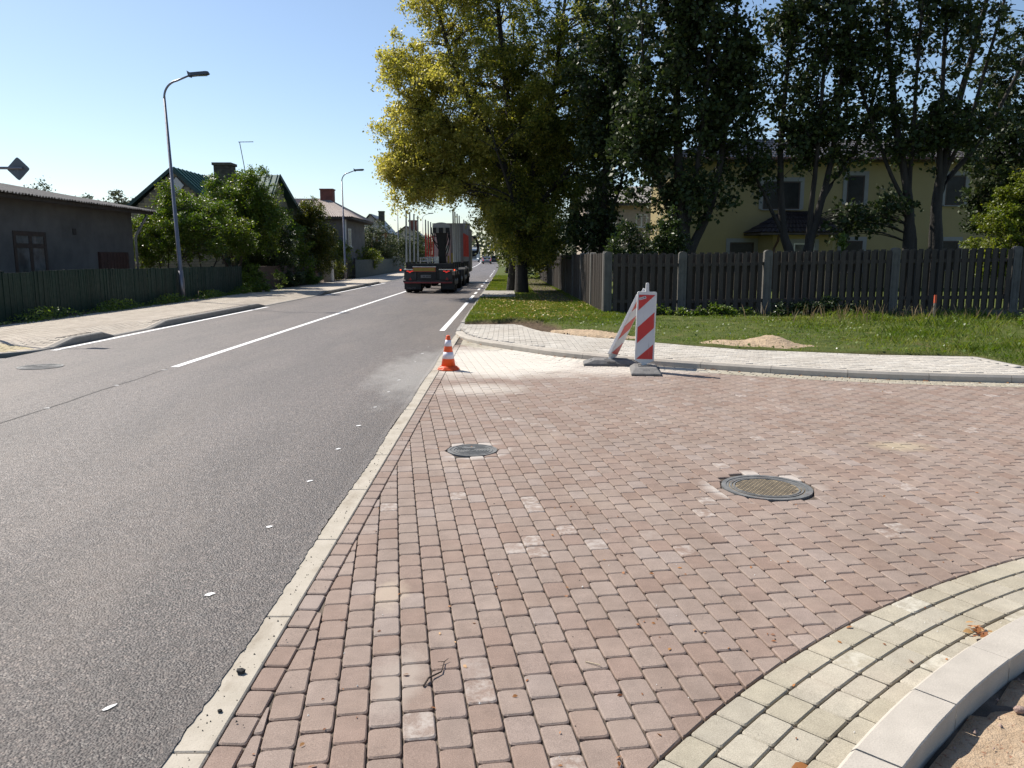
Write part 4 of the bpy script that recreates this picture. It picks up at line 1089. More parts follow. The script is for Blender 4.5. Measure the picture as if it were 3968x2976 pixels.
# ------------------------------------------------------------------ buildings
M_RENDERG = mat('grey_render', (.115, .110, .106), .9, var=.26, scale=1.1, fine=.1, bump=.3, bscale=70)
def corr_mat(name, a, b):
    t = NT(name); p = t.pos()
    c = t.ramp(t.noise(p, 3.5, 7, .7), [(.3, a), (.7, b)])
    c = t.mix(t.ramp(t.noise(p, 9, 6, .75), [(.55, 0), (.7, .85)]), c, (.05, .048, .04))
    t.set(c, .9, 0, .2); t.bump(t.noise(p, 40, 4), .5, .01); return t.m
M_ASB = corr_mat('weathered_asbestos', (.15, .14, .13), (.30, .285, .27))
M_ASB2 = corr_mat('pale_asbestos', (.27, .23, .21), (.42, .37, .34))
M_WOODD = mat('dark_timber', (.045, .038, .034), .8, var=.3, scale=5, bump=.4, bscale=40, streak=True)
M_FRAMEB = mat('brown_frame', (.050, .032, .026), .6, var=.2, scale=5)
M_SHUT = mat('shutter_red_brown', (.065, .030, .024), .7, var=.2, scale=5)
M_GLASS = glass('dark_glass', (.012, .013, .014), .25)
M_GLASS2 = glass('curtained_glass', (.10, .10, .10), .06)
M_ZINC = mat('zinc', (.22, .22, .225), .5, .6, var=.2, scale=5)
M_BRICKY = mat('yellow_brick', (.27, .235, .155), .9, var=.22, scale=4, fine=.12, bump=.3, bscale=90)
M_MORT = mat('mortar', (.13, .12, .10), .95, var=.15, scale=8)
M_GREENM = mat('green_roof_metal', (.028, .095, .080), .45, .1, var=.16, scale=1.5)
M_GREENT = mat('green_trim', (.028, .060, .052), .55, var=.2, scale=4)
M_WHITE = mat('white_paint', (.62, .61, .58), .6, var=.08, scale=4)
M_OLDBRICK = mat('sooty_brick', (.10, .088, .065), .95, var=.45, scale=3.5, fine=.15, bump=.4, bscale=60)
M_REDBRICK = mat('red_brick', (.20, .072, .055), .9, var=.2, scale=5, fine=.1)
M_WHBRICK = mat('white_brick', (.48, .47, .45), .9, var=.1, scale=6, fine=.08)
M_ORANGE = mat('terracotta_brick', (.34, .115, .075), .9, var=.12, scale=5)
M_YELLOW = mat('yellow_render', (.31, .25, .125), .9, var=.07, scale=.9, fine=.06, bump=.2, bscale=60)
M_TRIMG = mat('grey_trim', (.25, .25, .25), .8, var=.08, scale=3)
M_TILE = mat('metal_tile', (.075, .068, .066), .38, .15, var=.25, scale=2.5)
M_TILED = mat('dark_metal_tile', (.040, .030, .030), .38, .15, var=.25, scale=2.5)
M_PIPE = mat('brown_pipe', (.075, .04, .03), .5, .2, var=.15, scale=4)
M_PALEBR = mat('pale_brick', (.44, .37, .31), .9, var=.12, scale=4, fine=.08)

def corrugated(name, m, parent, origin, u, v, nu, amp, pitch, thick=.012, nv=1, sag=0.0):
    """wavy sheet: waves run across u, ribs run along v; origin + s*u + t*v"""
    O, U, W = Vector(origin), Vector(u), Vector(v); N = U.cross(W).normalized()
    if N.z < 0: N = -N
    Lu = U.length; k = int(Lu / pitch * 6); vs = []; fs = []
    for j in range(nv + 1):
        for i in range(k + 1):
            s = i / k; a = amp * math.cos(2 * math.pi * s * Lu / pitch)
            vs.append(tuple(O + U * s + W * (j / nv) + N * (a + sag * math.sin(7 * s + 3 * j))))
    b = len(vs); vs += [tuple(Vector(p) - N * thick) for p in vs]
    w = k + 1
    for j in range(nv):
        for i in range(k):
            q = (j * w + i, j * w + i + 1, (j + 1) * w + i + 1, (j + 1) * w + i); fs += [q, tuple(x + b for x in q)[::-1]]
    for i in range(k):
        fs += [(i, i + 1, b + i + 1, b + i), (nv * w + i, b + nv * w + i, b + nv * w + i + 1, nv * w + i + 1)]
    o = MB().add(vs, fs).build(name, m, parent); return o

def window(parent, axis, at_, a0, a1, z0, z1, out, fm, gm, fw=.07, depth=.09, mull=(), trans=(), sill=True, name='window', surround=None, sw=.16):
    """axis: 'x' = wall faces +-x (plane x = at_, span in y), 'y' = wall faces +-y (plane y = at_, span in x); out = +1/-1"""
    def B(mb, p0, p1, q0, q1, d0, d1):
        d0, d1 = at_ + out * d0, at_ + out * d1
        if axis == 'x': mb.bx(min(d0, d1), max(d0, d1), p0, p1, q0, q1)
        else: mb.bx(p0, p1, min(d0, d1), max(d0, d1), q0, q1)
    f = MB()
    if surround:
        s = MB(); B(s, a0 - sw, a1 + sw, z1, z1 + sw, 0, .035); B(s, a0 - sw, a0, z0, z1 - .001, 0, .034); B(s, a1, a1 + sw, z0, z1 - .001, 0, .034)
    B(f, a0, a1, z1 - fw, z1, -.03, .02); B(f, a0, a1, z0, z0 + fw, -.03, .02)
    B(f, a0, a0 + fw, z0 + fw, z1 - fw, -.03, .019); B(f, a1 - fw, a1, z0 + fw, z1 - fw, -.03, .019)
    for m_ in mull: x = a0 + (a1 - a0) * m_; B(f, x - fw * .6, x + fw * .6, z0 + fw, z1 - fw, -.03, .018)
    for m_ in trans: z = z0 + (z1 - z0) * m_; B(f, a0 + fw, a1 - fw, z - fw * .5, z + fw * .5, -.03, .016)
    w = f.build(name, fm, parent)
    g = MB(); B(g, a0 + fw * .5, a1 - fw * .5, z0 + fw * .5, z1 - fw * .5, -.02, .004); g.build('pane', gm, w)
    if surround: s.build('surround', surround, w)
    if sill:
        s = MB(); B(s, a0 - .08, a1 + .08, z0 - .05, z0 - .005, 0, .11); s.build('sill', surround or fm, w)
    return w

# ---- long grey building behind the green fence
gb = empty('grey_building', (-17, 20, 0), 'long dark grey rendered building with a corrugated roof behind the green fence', 'building')
w = MB(); w.bx(-22.5, -14, 9, 30.5, -.1, 3.42); w.build('wall', M_RENDERG, gb)
gg = MB(); gg.prism([(-22.4, 3.42), (-14.02, 3.42), (-19, 4.2)], 'y', 30.2, 30.45); gg.build('gable', M_RENDERG, gb)
for k in range(19):
    y1 = 31.1 - k * 1.13
    corrugated('roof_sheet', M_ASB, gb, (-13.3, y1, 3.36 + .004 * (k % 2)), (0, -1.16, 0), (-5.75, 0, 1.02), 0, .025, .15, nv=3, sag=.006)
corrugated('roof_sheet', M_ASB, gb, (-19.0, 31.1, 4.38), (0, -22, 0), (-4.6, 0, -.9), 0, .025, .15)
f = MB(); f.bx(-13.5, -13.44, 9, 31.0, 3.22, 3.33); f.build('fascia', M_WOODD, gb)
f = MB(); f.add([(-13.45, 9, 3.24), (-13.45, 31.0, 3.24), (-14.02, 31.0, 3.34), (-14.02, 9, 3.34)], [(0, 1, 2, 3)]); f.build('soffit', M_WOODD, gb)
f = MB()
for a, b in (((-13.4, 3.30), (-19.0, 4.30)),): f.hexa([(a[0], 31.02, a[1] - .07), (b[0], 31.02, b[1] - .07), (b[0], 31.06, b[1] - .07), (a[0], 31.06, a[1] - .07)], [(a[0], 31.02, a[1] + .06), (b[0], 31.02, b[1] + .06), (b[0], 31.06, b[1] + .06), (a[0], 31.06, a[1] + .06)])
f.build('barge_board', M_WOODD, gb)
window(gb, 'x', -14, 23.1, 24.75, .9, 2.38, 1, M_FRAMEB, M_GLASS2, .13, mull=(.5,), trans=(.72,), sill=True)
window(gb, 'x', -14, 20.6, 22.1, .9, 2.38, 1, M_FRAMEB, M_GLASS2, .13, mull=(.5,), trans=(.72,), sill=True)
s = MB(); s.bx(-14, -13.93, 27.8, 29.9, .6, 1.82); so = s.build('shutter', M_SHUT, gb)
for k in range(9):
    b = MB(); b.bx(-13.93, -13.915, 27.83 + k * .23, 28.04 + k * .23, .63, 1.79); b.build('board', M_SHUT, so)
v = MB(); v.bx(-14, -13.98, 26.3, 26.5, 2.35, 2.55); v.build('vent', M_WOODD, gb)
d = MB(); d.tube([(-13.52, 30.7, 3.2), (-13.6, 30.65, 3.0), (-13.92, 30.62, 2.45), (-13.94, 30.6, 2.3), (-13.94, 30.6, 0)], .05, 8); d.build('downpipe', M_ZINC, gb, smooth=True)

# ---- yellow brick house with green roof
yh = empty('brick_house', (-17, 46, 0), 'yellow brick house with a green metal roof and a big chimney behind the apple tree', 'house')
GX0, GX1, GY, GZ = -19.7, -14.3, 42.0, 3.6; AX, AZ = -17.0, 6.16
w = MB(); w.bx(GX0 + .3, GX1 - .3, GY + .02, 52, -.1, 3.9); w.bx(-20.6, -13.2, 45.2, 52.0, -.1, 3.6); w.build('wall', M_MORT, yh)
gbm = MB(); gbm.prism([(GX0 + .3, 3.9), (GX1 - .3, 3.9), (AX, AZ - .12)], 'y', GY + .02, 46.5); gbm.build('gable', M_MORT, yh)
bm_ = MB(); bm_.box((0, 0, 0), (.288, .05, .118)); brick_me = bm_.mesh('brick', M_BRICKY)
bh = MB(); bh.box((0, 0, 0), (.138, .05, .118)); brick_half = bh.mesh('brick', M_BRICKY)
nb = 0; lo = MB()
for r_i in range(46):
    z = .0 + r_i * .13 + .06
    half = (AZ - .16 - z) / (AZ - .12 - 3.9) * (GX1 - GX0 - .6) / 2 if z > 3.9 else (GX1 - GX0 - .6) / 2
    if half < .15: break
    x = AX - half + (.0 if r_i % 2 else .15)
    cxm = (GX0 + GX1) / 2
    while x + .29 < AX + half:
        # the white diamond inset leaves a hole
        if abs(x + .145 - (AX + .17)) + abs(z - 5.28) > .62:
            if z > 3.1 and nb < 300:
                link('brick', brick_me, yh, (x + .145 - origin_of(yh).x, GY - .005 + random.uniform(-.004, .004) - origin_of(yh).y, z)); nb += 1
            else: lo.box((x + .145, GY - .005, z), (.288, .05, .118))
        x += .30
o = lo.build('lower_bricks', M_BRICKY, yh); o['kind'] = 'stuff'
dm = MB(); dm.prism([(AX + .17 - .36, 5.28), (AX + .17, 5.28 - .42), (AX + .17 + .36, 5.28), (AX + .17, 5.28 + .42)], 'y', GY - .06, GY + .03); dm.build('diamond_inset', M_WHITE, yh)
dm = MB()
def bar2(mb, p, q, y0, y1, h):
    P, Q = Vector((p[0], 0, p[1])), Vector((q[0], 0, q[1])); n = Vector((-(Q - P).z, 0, (Q - P).x)).normalized() * h
    mb.hexa([(P.x, y0, P.z), (Q.x, y0, Q.z), (Q.x, y1, Q.z), (P.x, y1, P.z)], [(P.x + n.x, y0, P.z + n.z), (Q.x + n.x, y0, Q.z + n.z), (Q.x + n.x, y1, Q.z + n.z), (P.x + n.x, y1, P.z + n.z)])
for a, b in (((AX, AZ), (GX1 + .25, 3.35)),): bar2(dm, a, b, GY - .20, 47, .05)
bar2(dm, (GX0 - .55, 3.55), (AX, AZ), GY - .20, 47, .05)
rf = dm.build('gable_roof', M_GREENM, yh)
# standing seams
for k in range(9):
    s = MB(); y_ = GY - .1 + k * .55; bar2(s, (AX + .05, AZ + .0), (GX1 + .22, 3.42), y_, y_ + .03, .075); s.build('seam', M_GREENM, rf)
dm = MB(); bar2(dm, (AX, AZ - .16), (GX1 + .27, 3.20), GY - .23, GY - .20, .16); bar2(dm, (GX0 - .57, 3.38), (AX, AZ - .16), GY - .23, GY - .20, .16); dm.build('barge_board', M_GREENT, yh)
# main roof, ridge along x
RX0, RX1 = -18, -12.95; RY, RZ = 47.0, 6.25
mr = MB()
mr.hexa([(RX0, 44.4, 4.0), (RX1, 44.4, 4.0), (RX1, RY, RZ), (RX0, RY, RZ)], [(RX0, 44.4, 4.06), (RX1, 44.4, 4.06), (RX1, RY, RZ + .06), (RX0, RY, RZ + .06)])
mr.hexa([(RX0, RY, RZ), (RX1, RY, RZ), (RX1 + .35, 51.0, 4.0), (RX0, 51.0, 4.0)], [(RX0, RY, RZ + .061), (RX1, RY, RZ + .061), (RX1 + .35, 51.0, 4.061), (RX0, 51.0, 4.061)])
mro = mr.build('roof', M_GREENM, yh)
for k in range(16):
    x = RX0 + .1 + k * .32
    if x > RX1 - .02: break
    s = MB(); s.hexa([(x, 44.4, 4.06), (x + .03, 44.4, 4.06), (x + .03, RY, RZ + .06), (x, RY, RZ + .06)], [(x, 44.4, 4.11), (x + .03, 44.4, 4.11), (x + .03, RY, RZ + .11), (x, RY, RZ + .11)]); s.build('seam', M_GREENM, mro)
gm2 = MB(); gm2.prism([(44.9, 3.55), (50.6, 3.55), (RY, RZ - .05)], 'x', -13.4, -13.12); gm2.build('gable', M_BRICKY, yh)
bb = MB(); bb.hexa([(RX1 + .001, RY, RZ - .12), (RX1 + .05, RY, RZ - .12), (RX1 + .4, 51, 3.85), (RX1 + .352, 51, 3.85)], [(RX1 + .001, RY, RZ + .10), (RX1 + .05, RY, RZ + .10), (RX1 + .4, 51, 4.1), (RX1 + .352, 51, 4.1)]); bb.build('barge_board', M_GREENT, yh)
ch = MB(); ch.bx(-15.85, -14.95, 44.6, 45.5, 4.6, 6.58); cho = ch.build('chimney', M_OLDBRICK, yh)
ch = MB(); ch.bx(-15.92, -14.88, 44.53, 45.57, 6.58, 6.72); ch.build('chimney_cap', M_OLDBRICK, cho)
for r_i in range(14):
    for k in range(3):
        b = MB(); x0 = -15.84 + k * .30 + (.0 if r_i % 2 else .0); b.bx(x0, x0 + .285, 44.585, 44.6, 4.66 + r_i * .135, 4.78 + r_i * .135); b.build('brick', M_OLDBRICK, cho)
an = MB(); an.tube([(-14.9, 45, 6.0), (-14.22, 45, 6.02)], .02, 6); an.tube([(-14.22, 45, 5.95), (-14.5, 45, 7.85)], .022, 6); an.tube([(-14.56, 45, 7.84), (-13.75, 45, 7.86)], .018, 6)
for k in range(9): an.tube([(-14.5 + k * .085, 44.86, 7.85), (-14.5 + k * .085, 45.14, 7.85)], .007, 4)
tag(an.build('aerial', M_ZINC), 'thin television aerial on a leaning mast beside the big chimney', 'aerial')

# ---- hip roofed house
hh = empty('hip_roofed_house', (-15, 66, 0), 'dark walled house with a pale corrugated hip roof and red chimney', 'house')
w = MB(); w.bx(-21.5, -12.3, 61.6, 70.5, -.1, 4.7); w.build('wall', M_RENDERG, hh)
E0 = [(-22.0, 61.0, 4.7), (-11.55, 61.0, 4.7), (-11.55, 71.2, 4.7), (-22.0, 71.2, 4.7)]; R0 = [(-18.2, 66, 6.35), (-14.4, 66, 6.35)]
def slope(name, a, b, c, d, m, parent, pitch=.18, amp=.03):
    """ribbed roof slope a,b (eave) to c,d (ridge, may be a point)"""
    A, B, Cc, D = map(Vector, (a, b, c, d)); n = int((B - A).length / pitch) * 4; N = (B - A).cross(Cc - A).normalized()
    if N.z < 0: N = -N
    vs = []
    for i in range(n + 1):
        t = i / n; h = N * amp * math.cos(i * math.pi / 2); vs += [tuple(A.lerp(B, t) + h), tuple(D.lerp(Cc, t) + h)]
    MB().add(vs, [(2 * i, 2 * i + 2, 2 * i + 3, 2 * i + 1) for i in range(n)]).build(name, m, parent)
slope('roof_slope', E0[0], E0[1], R0[1], R0[0], M_ASB2, hh); slope('roof_slope', E0[1], E0[2], R0[1], R0[1], M_ASB2, hh); slope('roof_slope', E0[2], E0[3], R0[0], R0[1], M_ASB2, hh); slope('roof_slope', E0[3], E0[0], R0[0], R0[0], M_ASB2, hh)
f = MB(); f.bx(-21.95, -11.6, 61.05, 61.1, 4.52, 4.66); f.bx(-11.65, -11.6, 61.1, 71.1, 4.52, 4.659); f.bx(-21.95, -11.66, 61.11, 71.0, 4.5, 4.56); f.build('eaves', M_WOODD, hh)
c = MB(); c.bx(-14.9, -13.9, 65.5, 66.4, 5.6, 7.0); co = c.build('chimney', M_REDBRICK, hh); c = MB(); c.bx(-14.95, -13.85, 65.45, 66.45, 7.0, 7.1); c.build('chimney_cap', M_REDBRICK, co)
window(hh, 'y', 61.6, -13.9, -13.0, 2.6, 3.9, -1, M_WHITE, M_GLASS, .08, mull=(.5,))
d = MB(); d.tube([(-12.15, 61.5, 4.5), (-12.2, 61.5, 0)], .06, 6); d.build('downpipe', M_WHITE, hh)
window(hh, 'x', -12.3, 63.2, 64.4, 2.5, 3.9, 1, M_WHITE, M_GLASS, .09, mull=(.5,))

# ---- white brick gable house
wg = empty('gable_house', (-20, 122, 0), 'white brick gable house with orange framed windows and a dark diamond', 'house')
x0, x1, ax = -22.0, -17.9, -20.0; z0_ = rz(120)
w = MB(); w.prism([(x0, -.1), (x1, -.1), (x1, 5.7), (ax, 7.95), (x0, 5.7)], 'y', 120, 130); w.build('wall', M_WHBRICK, wg)
for sgn, xe in ((-1, x0 - .45), (1, x1 + .5)):
    s = MB(); bar2(s, *(((xe, 5.15), (ax, 7.98)) if sgn < 0 else ((ax, 7.98), (xe, 5.15))), 119.6, 130.3, .14); s.build('roof_slope', M_TILED, wg)
c = MB(); c.bx(-19.3, -18.5, 123, 124, 6.6, 8.5); co = c.build('chimney', M_OLDBRICK, wg); c = MB(); c.bx(-19.36, -18.44, 122.94, 124.06, 8.5, 8.65); c.build('chimney_cap', M_OLDBRICK, co)
dm = MB(); dm.prism([(ax - .3, 6.55), (ax, 6.2), (ax + .3, 6.55), (ax, 6.9)], 'y', 119.93, 120.05); dm.build('diamond_inset', M_SHUT, wg)
for xa, xb in ((-21.3, -20.1), (-18.95, -17.95)):
    window(wg, 'y', 120, xa, xb - .05, 3.3, 4.9, -1, M_WHITE, M_GLASS2, .10, mull=(.5,), trans=(.7,), surround=M_ORANGE, sw=.36)
# ---- far house whose chimney shows between the stakes
fh = empty('far_house', (-18, 150, 0), 'far red brick chimney house mostly hidden behind the shrub mass', 'house')
w = MB(); w.prism([(-22, 0), (-15, 0), (-15, 5), (-18.5, 7.4), (-22, 5)], 'y', 150, 160); w.build('wall', M_PALEBR, fh)
for a, b in (((-22.5, 4.7), (-18.5, 7.45)), ((-18.5, 7.45), (-14.5, 4.7))):
    s = MB(); bar2(s, a, b, 149.6, 160.3, .12); s.build('roof_slope', M_TILED, fh)
c = MB(); c.bx(-18.1, -16.7, 151, 152, 6, 8.3); c.bx(-18.2, -16.6, 150.9, 152.1, 8.3, 8.6); c.build('chimney', M_REDBRICK, fh)

# ---- yellow house behind the poplars
H = empty('yellow_house', (16, 45, 0), 'two storey yellow rendered house with metal tile roof behind the poplars', 'house')
HX0, HX1, HY0, HY1, HZ = 8.45, 29, 42.0, 47.7, 6.45
w = MB(); w.bx(HX0, HX1, HY0, HY1, -.1, HZ); w.build('wall', M_YELLOW, H)
e = MB(); e.bx(HX0 - .55, HX1 + .55, HY0 - .6, HY1 + .6, HZ, HZ + .16); e.build('eaves', M_TILED, H)
def tile_slope(name, a, b, c, d, m, parent, pitch=.22, rows=9, amp=.022, step=.035):
    A, B, Cc, D = map(Vector, (a, b, c, d)); n = int((B - A).length / pitch) * 4; N = (B - A).cross(Cc - A).normalized()
    if N.z < 0: N = -N
    vs = []; fs = []
    for r_i in range(rows):
        for e_ in (0, 1):
            t = (r_i + e_) / rows; P, Q = A.lerp(D, t), B.lerp(Cc, t)
            for i in range(n + 1): vs.append(tuple(P.lerp(Q, i / n) + N * (amp * math.cos(i * math.pi / 2) + (step if e_ == 0 else 0))))
    w_ = n + 1
    for k in range(2 * rows - 1):
        for i in range(n): fs.append((k * w_ + i, k * w_ + i + 1, (k + 1) * w_ + i + 1, (k + 1) * w_ + i))
    MB().add(vs, fs).build(name, m, parent)
ez = HZ + .17
tile_slope('roof_slope', (HX0 - .6, HY0 - .65, ez), (HX1 + .6, HY0 - .65, ez), (HX1 - 3.2, 44.85, 8.0), (HX0 + 3.2, 44.85, 8.0), M_TILE, H)
tile_slope('roof_slope', (HX0 - .6, HY1 + .65, ez), (HX0 - .6, HY0 - .65, ez), (HX0 + 3.2, 44.85, 8.0), (HX0 + 3.2, 44.85, 8.0), M_TILE, H)
tile_slope('roof_slope', (HX1 + .6, HY0 - .65, ez), (HX1 + .6, HY1 + .65, ez), (HX1 - 3.2, 44.85, 8.0), (HX1 - 3.2, 44.85, 8.0), M_TILE, H)
tile_slope('roof_slope', (HX1 + .6, HY1 + .65, ez), (HX0 - .6, HY1 + .65, ez), (HX0 + 3.2, 44.85, 8.0), (HX1 - 3.2, 44.85, 8.0), M_TILE, H)
gt = MB(); gt.tube([(HX0 - .6, HY0 - .72, HZ + .08), (HX1 + .6, HY0 - .72, HZ + .08)], .07, 8); gt.build('gutter_channel', M_PIPE, H)
for (a, b, z0, z1, mu) in ((13.2, 15.1, 4.1, 5.5, (.5,)), (17.5, 18.4, 4.35, 5.8, ()), (22.6, 23.6, 4.3, 5.8, ()), (11.6, 12.85, .9, 2.42, ()), (17.4, 18.5, .9, 2.5, ()), (22.2, 23.5, 1.0, 2.5, ())):
    window(H, 'y', HY0, a, b, z0, z1, -1, M_FRAMEB, M_GLASS, .07, mull=mu, surround=M_TRIMG, sw=.2)
# bay with its own roof
bay = [(13.05, 42), (13.3, 40.4), (16.3, 40.4), (17.1, 42)]
w = MB(); w.prism(bay, 'z', -.1, 2.8); w.build('bay_wall', M_YELLOW, H)
r0 = [(12.3, 42, 2.75), (12.5, 39.8, 2.75), (16.6, 39.8, 2.75), (17.8, 42, 2.75)]
f = MB(); f.hexa([r0[0], r0[1], r0[2], r0[3]], [(p[0], p[1], 2.85) for p in r0]); f.build('bay_eaves', M_TILED, H)
tile_slope('bay_roof', (12.5, 39.78, 2.87), (16.6, 39.78, 2.87), (15.6, 41.95, 4.0), (14.3, 41.95, 4.0), M_TILED, H, rows=5)
tile_slope('bay_roof', (12.28, 41.98, 2.87), (12.5, 39.78, 2.87), (14.3, 41.95, 4.0), (14.3, 41.95, 4.0), M_TILED, H, rows=5)
tile_slope('bay_roof', (16.6, 39.78, 2.87), (17.82, 41.98, 2.87), (15.6, 41.95, 4.0), (15.6, 41.95, 4.0), M_TILED, H, rows=5)
window(H, 'y', 40.4, 14.35, 15.4, .9, 2.35, -1, M_WHITE, M_GLASS2, .07, surround=M_TRIMG, sw=.2)
d = MB(); d.tube([(13.45, 40.0, 2.75), (13.45, 40.1, 2.45), (13.35, 40.3, 2.1), (13.35, 40.3, 0)], .06, 8); d.build('downpipe', M_PIPE, H)
# ---- pale brick building at its left
P_ = empty('brick_building', (6.5, 56, 0), 'pale brick building glimpsed left of the yellow house through the leaves', 'building')
w = MB(); w.bx(5.7, 12.5, 56, 66, -.1, 5.3); w.build('wall', M_PALEBR, P_)
lo = MB()
for r_i in range(38):
    x = 5.72 + (.13 if r_i % 2 else 0)
    while x < 9.8: lo.bx(x, x + .25, 55.985, 56.0, .6 + r_i * .12, .7 + r_i * .12); x += .27
o = lo.build('brick_courses', M_PALEBR, P_); o['kind'] = 'stuff'
slope('roof_slope', (5.0, 55.4, 5.35), (13, 55.4, 5.35), (13, 61, 6.9), (5.0, 61, 6.9), M_ASB, P_); slope('roof_slope', (13, 66.6, 5.35), (5.0, 66.6, 5.35), (5.0, 61, 6.9), (13, 61, 6.9), M_ASB, P_)
f = MB(); f.bx(5.0, 13, 55.45, 55.5, 5.15, 5.3); f.build('fascia', M_WOODD, P_)
window(P_, 'y', 56, 8.9, 9.7, 3.7, 4.6, -1, M_WHITE, M_GLASS2, .09, mull=(.5,)); window(P_, 'y', 56, 6.6, 7.4, 3.7, 4.6, -1, M_WHITE, M_GLASS2, .09, mull=(.5,))

# ------------------------------------------------------------------ fences and walls
M_GFENCE = mat('green_fence_paint', (.006, .026, .018), .6, var=.25, scale=4, bump=.3, bscale=50, streak=True)
M_PLANK = mat('grey_brown_plank', (.049, .039, .032), .7, var=.3, scale=5, bump=.5, bscale=45, bdist=.006, streak=True)
M_POST = mat('concrete_post', (.112, .107, .098), .9, var=.18, scale=5, fine=.12, bump=.3, bscale=80)
# green slat fence
gf = empty('green_fence', (-11.5, 24, .1), 'dark green fence of narrow upright slats below the grey building', 'fence')
sl = MB()
sl.hexa([(-.036, -.008, .0), (.036, -.008, .0), (.036, .008, .0), (-.036, .008, .0)], [(-.036, -.008, 1.17), (.036, -.008, 1.17), (.036, .008, 1.17), (-.036, .008, 1.17)])
sl_me = sl.mesh('slat', M_GFENCE)
y = 16.2; i = 0
G0 = origin_of(gf)
while y < 35.0:
    zt = .012 * math.sin(y * .9) + (.02 if 20 < y < 27 else 0)
    o = link('slat', sl_me, gf, (-11.80 + .3 * (y - 16.2) / 19 + random.uniform(-.006, .006) - G0.x, y - G0.y, zt), (random.gauss(0, .004), random.gauss(0, .006), rad(90)))
    y += .0765 if abs(y - 30.2) > .05 else .13
for z in (.42, 1.0):
    m = MB(); m.hexa([(-11.86, 16.1, z), (-11.82, 16.1, z), (-11.52, 35, z), (-11.56, 35, z)], [(-11.86, 16.1, z + .09), (-11.82, 16.1, z + .09), (-11.52, 35, z + .09), (-11.56, 35, z + .09)]); m.build('rail', M_GFENCE, gf)
for k in range(8):
    yy = 16.4 + k * 2.6; m = MB(); m.bx(-.04, .04, -.04, .04, 0, 1.2); link('post', m.mesh('post', M_GFENCE), gf, (-11.90 + .3 * (yy - 16.2) / 19 - G0.x, yy - G0.y, 0))
g2 = empty('green_gate', (-11.5, 14.4, .1), 'taller green gate panel at the left edge, joining the green fence', 'gate')
for k in range(44):
    yy = 12.8 + k * .0765; link('slat', sl_me, g2, (-.22 + random.uniform(-.004, .004), yy - 14.4, .03), (0, 0, rad(90))).scale = (1, 1, 1.06)
for z in (.35, 1.05):
    m = MB(); m.bx(-11.8, -11.75, 12.75, 16.15, z, z + .09); m.build('rail', M_GFENCE, g2)
m = MB(); m.bx(-11.8, -11.7, 16.12, 16.2, .1, 1.38); m.build('post', M_GFENCE, g2)
m = MB(); m.bx(-11.69, -11.66, 15.9, 15.98, 1.05, 1.2); m.build('latch', M_ZINC, g2)

